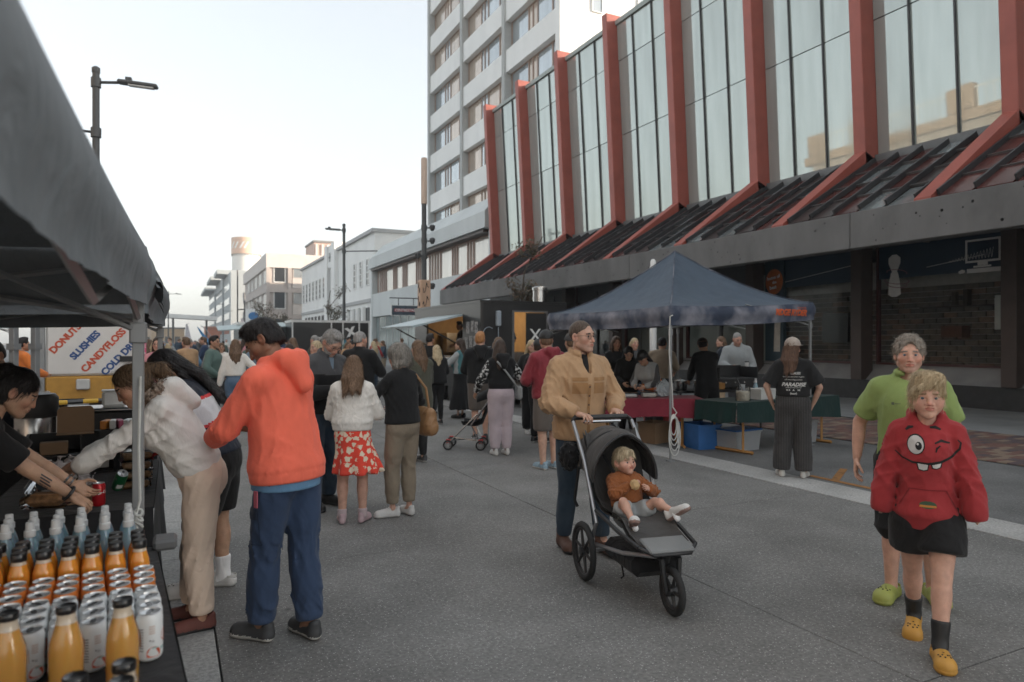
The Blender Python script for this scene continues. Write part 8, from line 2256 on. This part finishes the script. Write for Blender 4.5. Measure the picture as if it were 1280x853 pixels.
# ---------------------------------------------------------------- people in the middle distance
mid = dict(res=.0155, hres=.0078)
def M_(label, loc, rz, s, *a, **k): return person(label, loc, rz, s, *a, **{**mid, **k})
hold = lambda h=1.05, y=.33: [V3(.13, y, h), V3(-.12, y, h)]
eo = [(.8, -.6, -.5), (-.8, -.6, -.5)]
M_('woman in a black hooded top with patterned sleeves and lilac joggers beside the umbrella stroller', (4.27, 9.05), -8, skeleton(1.66, 'f', lean=(0, 0, 2, 0), hands=[V3(.2, .26, 1.12), V3(-.33, .18, .90)], elbows=eo), SK_TN, top=dict(m=[T_BLK, T_PRT], split=lambda c, s: (np.abs(c[:, 0]) > .20).astype(int), ease=.03, hem=.09, rib=.012, kind='hoodie', hoodback=1), bottom=dict(m=T_LILAC, ease=.03, eb=.03), shoes=('sneaker', (S_WHT, S_WHT)), hair=('low', H_DBR), head='woman', headrot=(0, -25, 0), seed=21)
sb = thing('crossbody_strap', 'pale bag strap across the back of the woman in lilac joggers', 'bag', (4.27, 9.05, 0), -8); mb = MB(); mb.tube([(-.10, -.135, 1.36), (.02, -.165, 1.22), (.15, -.15, 1.06), (.24, -.04, .96)], .014, 5); mb.build('strap', T_GREY, sb); mb = MB(); mb.box((.27, .0, .90), (.07, .2, .2), bev=.03); mb.build('pouch', T_GREY, sb)
M_('man in a maroon hooded jacket, black cap and taupe shorts with pale blue trainers', (4.36, 7.80), 5, skeleton(1.77, 'm', lean=(0, 0, 4, 4), hands=hold(1.1), elbows=eo, wide=1.08), SK_LT, top=dict(m=T_MAR, ease=.045, hem=.20, kind='hooded_jacket', hoodback=1, fold=.012, wl=.16), bottom=dict(m=T_TAUPE, ease=.03, eb=.05, upto=.98, kind='shorts'), shoes=('sneaker', (S_BLU, S_WHT)), hair=('short', H_BRN), cap=(S_BLK,), head='man', headrot=(0, -25, 0), seed=22)
M_('girl in a black jacket and black leggings with long fair hair near the food truck', (4.72, 13.0), -5, skeleton(1.55, 'f', hands=hold(1.0), elbows=eo), SK_LT, top=dict(m=T_BLK, ease=.045, hem=.16, kind='jacket', drape=.03), bottom=dict(m=T_BLK, ease=.006), shoes=('sneaker', (S_BLK, S_WHT)), hair=('longback', H_BLD), head='woman', seed=23)
M_('woman in a teal vest and long black skirt by the food truck', (5.55, 13.8), 35, skeleton(1.68, 'f', hands=[V3(.12, .34, 1.12), V3(-.16, .36, 1.18)], elbows=eo), SK_LT, top=dict(m=[T_TEAL, T_GREY], split=lambda c, s: (np.abs(c[:, 0]) > .17).astype(int), ease=.03, hem=.1, kind='vest'), bottom=dict(m=T_BLK, kind='skirt', len=.72, flare=.13, fold=.004), shoes=('sneaker', (S_BLK, S_BLK)), hair=('longback', H_DBR), head='woman', headrot=(0, 15, 0), seed=24)
M_('tall dark-haired man in a black t-shirt waiting at the truck hatch', (5.15, 14.6), -30, skeleton(1.80, 'm', hands=hold(1.1), elbows=eo), SK_TN, top=dict(m=T_BLK, ease=.03, upto=.9, hem=.18, kind='t_shirt'), bottom=dict(m=T_CHAR, ease=.02), shoes=('sneaker', (S_BLK, S_WHT)), hair=('short', H_BLK), head='man', headrot=(0, -25, 0), seed=25)
M_('ginger-haired man in a black hooded top behind the woman in lilac joggers', (4.62, 10.6), -20, skeleton(1.79, 'm', hands=hold(1.1), elbows=eo, wide=1.05), SK_PK, top=dict(m=T_BLK, ease=.04, hem=.18, kind='hoodie', hoodback=1), bottom=dict(m=T_TAUPE, ease=.03, eb=.04, upto=1.0, kind='shorts'), shoes=('sneaker', (S_GRY, S_WHT)), hair=('short', H_GIN), head='man', headrot=(0, -20, 0), seed=26)
M_('woman in a grey-green top facing the truck beside the ginger man', (5.0, 10.7), -50, skeleton(1.7, 'f', hands=hold(1.1), elbows=eo), SK_PK, top=dict(m=T_SAGE, ease=.03, hem=.14, kind='blouse'), bottom=dict(m=T_DEN2, ease=.014), shoes=('sneaker', (S_WHT, S_WHT)), hair=('low', H_BRN), head='woman', seed=27)
M_('woman in black with folded sleeves facing the camera in front of the X door', (5.75, 10.9), 160, skeleton(1.66, 'f', hands=[V3(.2, .2, .95), V3(-.1, .27, .98)], elbows=eo), SK_LT, top=dict(m=T_BLK, ease=.03, hem=.14, kind='blouse'), bottom=dict(m=T_BLK, ease=.03, eb=.05), shoes=('sneaker', (S_WHT, S_WHT)), hair=('low', H_BLD), head='woman', headrot=(0, 15, 0), seed=28)
M_('man in a black cap and dark jacket just right of the maroon jacket', (5.25, 8.7), 20, skeleton(1.74, 'm', hands=hold(), elbows=eo), SK_LT, top=dict(m=T_CHAR, ease=.035, hem=.18, kind='jacket'), bottom=dict(m=T_DEN, ease=.02), shoes=('sneaker', (S_BLK, S_WHT)), hair=('short', H_BRN), cap=(mat('faded_cap', (.06, .055, .055), rough=.8),), head='man', headrot=(0, -30, 0), seed=29)
M_('short person in a black cap half hidden behind the maroon jacket', (5.35, 9.9), -60, skeleton(1.66, 'm', hands=hold(), elbows=eo), SK_LT, top=dict(m=T_BLK, ease=.035, hem=.18, kind='jacket'), bottom=dict(m=T_BLK, ease=.02), shoes=('sneaker', (S_BLK, S_WHT)), hair=('short', H_DBR), cap=(S_BLK,), head='man', seed=30)
M_('cook in a grey t-shirt standing inside the doorway of the black truck', (7.85, 16.4, .52), 160, skeleton(1.72, 'm', hands=hold(), elbows=eo), SK_TN, top=dict(m=T_BGRY, ease=.03, upto=.85, hem=.16, kind='t_shirt'), bottom=dict(m=T_BLK, ease=.02), shoes=('sneaker', (S_BLK, S_BLK)), hair=('short', H_BLK), head='man', headrot=(0, -40, 0), seed=31)
M_('cook leaning at the counter inside the truck hatch', (7.35, 18.0, .52), 80, skeleton(1.68, 'm', hands=hold(1.0), elbows=eo, lean=(5, 5, 10, 10)), SK_BR, top=dict(m=T_BLK, ease=.03, upto=.85, hem=.16, kind='t_shirt'), bottom=dict(m=T_BLK, ease=.02), shoes=('sneaker', (S_BLK, S_BLK)), hair=('short', H_BLK), head='man', seed=32)
# inside the navy gazebo
M_('long-haired woman in black standing behind the maroon table', (7.55, 10.9), 165, skeleton(1.72, 'f', hands=hold(1.0), elbows=eo), SK_TN, top=dict(m=T_BLK, ease=.025, hem=.14, kind='blouse'), bottom=dict(m=T_BLK, ease=.02), shoes=('sneaker', (S_BLK, S_WHT)), hair=('long', hairmat('long_brown_hair', (.06, .035, .022))), head='woman', seed=33)
M_('vendor in black leaning over the maroon table with dark hair tied back', (7.2, 10.05), 150, skeleton(1.62, 'f', lean=(12, 18, 26, 32), hands=[V3(.1, .42, .92), V3(-.08, .45, .92)], elbows=eo), SK_AS, top=dict(m=T_BLK, ease=.025, hem=.14, kind='blouse'), bottom=dict(m=T_BLK, ease=.02), shoes=('sneaker', (S_BLK, S_WHT)), hair=('low', H_BLK), head='woman', brow=B_BLK, seed=34)
M_('vendor in a black cap and orange apron bending over the maroon table', (7.30, 9.42), 112, skeleton(1.60, 'f', lean=(22, 30, 36, 34), hands=[V3(.1, .46, .90), V3(-.1, .48, .90)], elbows=eo), SK_AS, top=dict(m=[T_GREY, T_ORV, T_CHAR], split=lambda c, s: np.where((c - s.nb) @ (s.R2 @ V3(0, 0, 1)) < -.32, 1, np.where(np.abs(c[:, 0]) > .19, 2, 0)), ease=.03, hem=.12, kind='shirt'), bottom=dict(m=T_CHAR, ease=.03), shoes=('sneaker', (S_WHT, S_WHT)), hair=('low', H_BLK), cap=(S_BLK,), head='woman', brow=B_BLK, seed=35)
M_('fair-haired woman standing at the window under the word draw', (9.0, 12.3), 170, skeleton(1.70, 'f', hands=hold(), elbows=eo), SK_PK, top=dict(m=T_CHAR, ease=.03, hem=.14, kind='jacket'), bottom=dict(m=T_DEN, ease=.014), shoes=('sneaker', (S_WHT, S_WHT)), hair=('low', H_BLD), head='woman', seed=36)
M_('cook in a tan shirt with his back turned inside the navy gazebo', (8.5, 10.75), -50, skeleton(1.72, 'm', lean=(4, 4, 8, 12), hands=[V3(.18, .42, 1.02), V3(-.14, .42, 1.0)], elbows=eo, wide=1.1), SK_TN, top=dict(m=F('tan_shirt', (.25, .20, .15)), ease=.035, hem=.16, kind='shirt', upto=1.5), bottom=dict(m=T_BLK, ease=.03), shoes=('sneaker', (S_BLK, S_WHT)), hair=('short', H_BLK), head='man', seed=37)
M_('cook all in black leaning over the cooking bench with legs apart', (8.40, 9.36), -14, skeleton(1.71, 'm', lean=(6, 6, 10, 18), hands=[V3(.14, .42, .98), V3(-.14, .40, .95)], elbows=eo, feet=[(.22, .02, 0, 15), (-.16, .06, 0, 8)]), SK_TN, top=dict(m=T_BLK, ease=.03, hem=.16, kind='sweater'), bottom=dict(m=T_BLK, ease=.035, eb=.035), shoes=('sneaker', (S_BLK, S_WHT)), hair=('short', H_BLK), cap=(mat('rust_cap', (.11, .055, .04), rough=.8), -170), head='man', headrot=(0, -30, 0), seed=38)
M_('person in a dark hooded top and tan trousers at the back of the cooking stall', (11.2, 12.0), 40, skeleton(1.74, 'f', hands=hold(1.1), elbows=eo), SK_LT, top=dict(m=F('dark_navy_hood', (.022, .028, .038)), ease=.035, hem=.12, kind='hoodie', hoodback=1), bottom=dict(m=F('light_tan_trousers', (.36, .27, .18)), ease=.03), shoes=('sneaker', (S_WHT, S_WHT)), hair=('low', H_BRN), head='woman', headrot=(0, 30, 0), seed=39)
M_('bald man in a grey hoodie holding a white cup behind the grill', (10.3, 10.6), 140, skeleton(1.82, 'm', lean=(2, 4, 8, 14), hands=[V3(.14, .34, 1.12), V3(-.22, .2, .95)], elbows=eo, wide=1.1), SK_PK, top=dict(m=T_GREY, ease=.042, hem=.18, rib=.014, kind='hoodie', hoodback=1), bottom=dict(m=T_CHAR, ease=.02), shoes=('sneaker', (S_BLK, S_WHT)), hair=('buzz', H_GRY), head='man', headrot=(-10, 20, 0), seed=40)
cu_ = thing('coffee_cup', 'white takeaway cup in the hand of the bald man', 'cup', (10.22, 10.25, 1.10)); mb = MB(); mb.lathe([(.028, 0), (.04, .13)], 14); mb.build('cup', S_WHT, cu_, True); mb = MB(); mb.lathe([(.042, .13), (.042, .142), (.036, .15)], 14); mb.build('lid', BLKP, cu_, True)
# left stall, second row
M_('person in a navy jacket with cropped dark hair behind the vendor at far left', (-1.2, 6.98), 150, skeleton(1.68, 'm', lean=(8, 10, 14, 24), hands=hold(.95), elbows=eo, wide=1.12), SK_AS, top=dict(m=F('deep_navy_jacket', (.016, .02, .032)), ease=.045, hem=.16, kind='jacket'), bottom=dict(m=T_BLK, ease=.02), shoes=('sneaker', (S_BLK, S_WHT)), hair=('short', H_BLK), head='man', seed=41)
M_('fair-haired woman with a top bun sitting low behind the back table', (-1.02, 8.9), 150, skeleton(1.6, 'f', lean=(14, 20, 28, 40), hipz=-.42, feet=[(.12, .35, 0, 8), (-.12, .35, 0, 8)], hands=hold(.62), elbows=eo), SK_PK, top=dict(m=F('stone_top', (.28, .25, .23)), ease=.03, hem=.14, kind='blouse'), bottom=dict(m=T_DEN, ease=.02), shoes=('sneaker', (S_BLK, S_WHT)), hair=('bun', H_ASH), head='woman', seed=42)
st = thing('stool', 'black folding stool under the woman with the top bun', 'stool', (-1.02, 8.9, 0), 150); mb = MB(); mb.b2((-.2, -.2, .36), (.2, .18, .40)); mb.build('seat', BLKP, st)
for (x, y) in ((-.17, -.17), (.17, -.17), (-.17, .15), (.17, .15)): mb = MB(); mb.tube([(x, y, 0), (x, y, .36)], .015, 6); mb.build('leg', BLKM, st)
M_('person in an orange hi-vis jacket beyond the navy jacket', (-2.35, 14.6), -60, skeleton(1.7, 'm', hands=hold(), elbows=eo), SK_TN, top=dict(m=T_ORV, ease=.04, hem=.2, kind='jacket'), bottom=dict(m=T_BLK, ease=.02), shoes=('sneaker', (S_BLK, S_WHT)), hair=('short', H_BLK), head='man', seed=43)
M_('young woman in glasses and a pink top at the corner of the caravan', (-.22, 13.4), 170, skeleton(1.70, 'f', hands=hold(1.1), elbows=eo), SK_PK, top=dict(m=T_PINK, ease=.025, hem=.14, kind='blouse'), bottom=dict(m=T_DEN, ease=.014), shoes=('sneaker', (S_WHT, S_WHT)), hair=('low', H_DBR), glasses=BLKP, head='woman', seed=44)
# behind the orange hoodie
M_('dark-haired young man in a sage green sweater with a hand at his waist', (.72, 14.6), -110, skeleton(1.74, 'm', hands=[V3(.22, .16, .98), V3(-.25, .05, .95)], elbows=eo, wide=1.08), SK_TN, top=dict(m=T_SAGE, ease=.03, hem=.15, kind='sweater'), bottom=dict(m=T_BLK, ease=.02), shoes=('sneaker', (S_BLK, S_WHT)), hair=('short', H_BLK), glasses=BLKP, head='man', headrot=(0, -15, 0), seed=45)
M_('woman in a cropped cream jumper and blue jeans seen from behind', (1.04, 13.6), -2, skeleton(1.67, 'f', hands=[V3(.3, .1, .98), V3(-.27, .02, .82)], elbows=eo), SK_LT, top=dict(m=T_CREAM, ease=.03, hem=.03, kind='jumper'), bottom=dict(m=T_DEN2, ease=.012), shoes=('sneaker', (S_WHT, S_WHT)), hair=('low', H_BRN), head='woman', seed=46)
M_('grey-haired man in a black jacket seen from behind beyond the older man', (2.55, 10.4), -42, skeleton(1.78, 'm', hands=hold(1.2), elbows=eo, wide=1.1), SK_PK, top=dict(m=T_BLK, ease=.04, hem=.18, kind='jacket', collar=.04), bottom=dict(m=T_DEN, ease=.02), shoes=('sneaker', (S_BLK, S_WHT)), hair=('crop', H_GRY), head='man', headrot=(0, -25, 0), seed=47)
M_('woman in an olive padded coat and grey trainers behind the woman with the grey bob', (3.0, 9.0), 15, skeleton(1.65, 'f', hands=hold(), elbows=eo), SK_LT, top=dict(m=T_OLV, ease=.045, hem=.30, kind='coat', drape=.03), bottom=dict(m=T_BLK, ease=.012), shoes=('sneaker', (S_GRY, S_WHT)), hair=('low', H_BRN), head='woman', seed=48)
M_('woman in a grey check jacket smiling behind the bearded man', (2.05, 11.2), 150, skeleton(1.64, 'f', hands=hold(), elbows=eo), SK_LT, top=dict(m=F('grey_check', (.12, .12, .125), pattern='blotch', col2=(.2, .2, .2)), ease=.035, hem=.15, kind='jacket'), bottom=dict(m=T_DEN, ease=.014), shoes=('sneaker', (S_WHT, S_WHT)), hair=('low', H_BLD), head='woman', headrot=(0, -30, 0), seed=49)

# ---------------------------------------------------------------- the far crowd
tops = [T_BLK, T_CHAR, T_NAVY, T_GREY, T_SAGE, T_RED, T_OLV, T_WHT, T_BGRY, T_CREAM, T_TAN, T_DEN, T_BLK, T_GREY, T_PINK, T_BLUE]
tname = ['black', 'charcoal', 'navy', 'grey', 'sage', 'red', 'olive', 'white', 'blue-grey', 'cream', 'tan', 'denim', 'black', 'grey', 'pink', 'blue']
protos = []
for i, (sx, hr, hm, sk) in enumerate((('m', 'short', H_BLK, SK_TN), ('f', 'long', H_DBR, SK_LT), ('m', 'crop', H_GRY, SK_PK), ('f', 'low', H_BLD, SK_PK), ('m', 'short', H_BRN, SK_LT), ('f', 'longback', H_BRN, SK_AS))):
    s = skeleton(1.74 if sx == 'm' else 1.65, sx, lean=(0, 0, 3, 5), hands=[None, hold()[1]] if i % 2 else hold(), elbows=eo)
    q = person('proto', (0, 0), 0, s, sk, top=dict(m=T_BLK, ease=.03, hem=.15, kind='jacket'), bottom=dict(m=T_DEN, ease=.018), shoes=('sneaker', (S_BLK, S_WHT)), hair=(hr, hm), head='man' if sx == 'm' else 'woman', res=.024, hres=.009)
    protos.append((q, sx, hr, hm))
hn = {H_BLK.name: 'black', H_DBR.name: 'dark', H_GRY.name: 'grey', H_BLD.name: 'fair', H_BRN.name: 'brown'}
pts = []
r = np.random.default_rng(5)
fixed = [(1.75, 17), (2.3, 15.5), (.35, 19), (-.1, 22), (.3, 16.8), (2.9, 19), (3.3, 17.2), (3.0, 14.4), (3.9, 20.5), (6.0, 22.5), (7.2, 27), (8.4, 30), (6.6, 29), (4.6, 24), (5.4, 26.5), (9.0, 33), (10.5, 34)]
pts += fixed
while len(pts) < 88:
    y = 18 + 50 * r.random() ** 1.3; x = r.uniform(-1.2, 9.5)
    if x > 5.2 and y < 34 and not (4 < x < 6.4 and y > 22): continue
    if 3.2 < x < 9.8 and 35.5 < y < 44: continue
    if all((x - a) ** 2 + (y - b) ** 2 > .55 for a, b in pts): pts.append((x, y))
used = set()
for i, (x, y) in enumerate(pts):
    q, sx, hr, hm = protos[i % 6]
    c = q['root'] if i < 6 else dup(q['root'])
    c.location = (x, y, 0); c.rotation_euler.z = R(r.choice([-20, 10, 150, 190, 90, -90, 40, 215]) + r.uniform(-30, 30)); sc_ = r.uniform(.94, 1.05); c.scale = (sc_, sc_, sc_)
    ti = int(r.integers(len(tops)))
    for ch in c.children:
        if ch.name.startswith('jacket'): ch.material_slots[0].link = 'OBJECT'; ch.material_slots[0].material = tops[ti]
        if ch.name.startswith('trousers'): ch.material_slots[0].link = 'OBJECT'; ch.material_slots[0].material = [T_DEN, T_BLK, T_CHAR, T_DEN2, T_KHAKI][int(r.integers(5))]
    c['label'] = '%s-haired %s in a %s jacket in the crowd up the street' % (hn[hm.name], 'man' if sx == 'm' else 'woman', tname[ti]); c['group'] = 'people in the distant crowd'
# ---------------------------------------------------------------- air
m = bpy.data.materials.new('street_haze'); m.use_nodes = True
t_ = m.node_tree; t_.nodes.remove(t_.nodes["Principled BSDF"])
pv = t_.nodes.new("ShaderNodeVolumePrincipled"); pv.inputs["Color"].default_value = (.93, .93, .92, 1); pv.inputs["Density"].default_value = .0010; pv.inputs["Anisotropy"].default_value = .2
t_.links.new(pv.outputs[0], t_.nodes["Material Output"].inputs["Volume"])
mb = MB(); mb.b2((-640, -640, -1.1), (640, 640, 44)); hz = tag(mb.build('haze', m), kind='stuff')
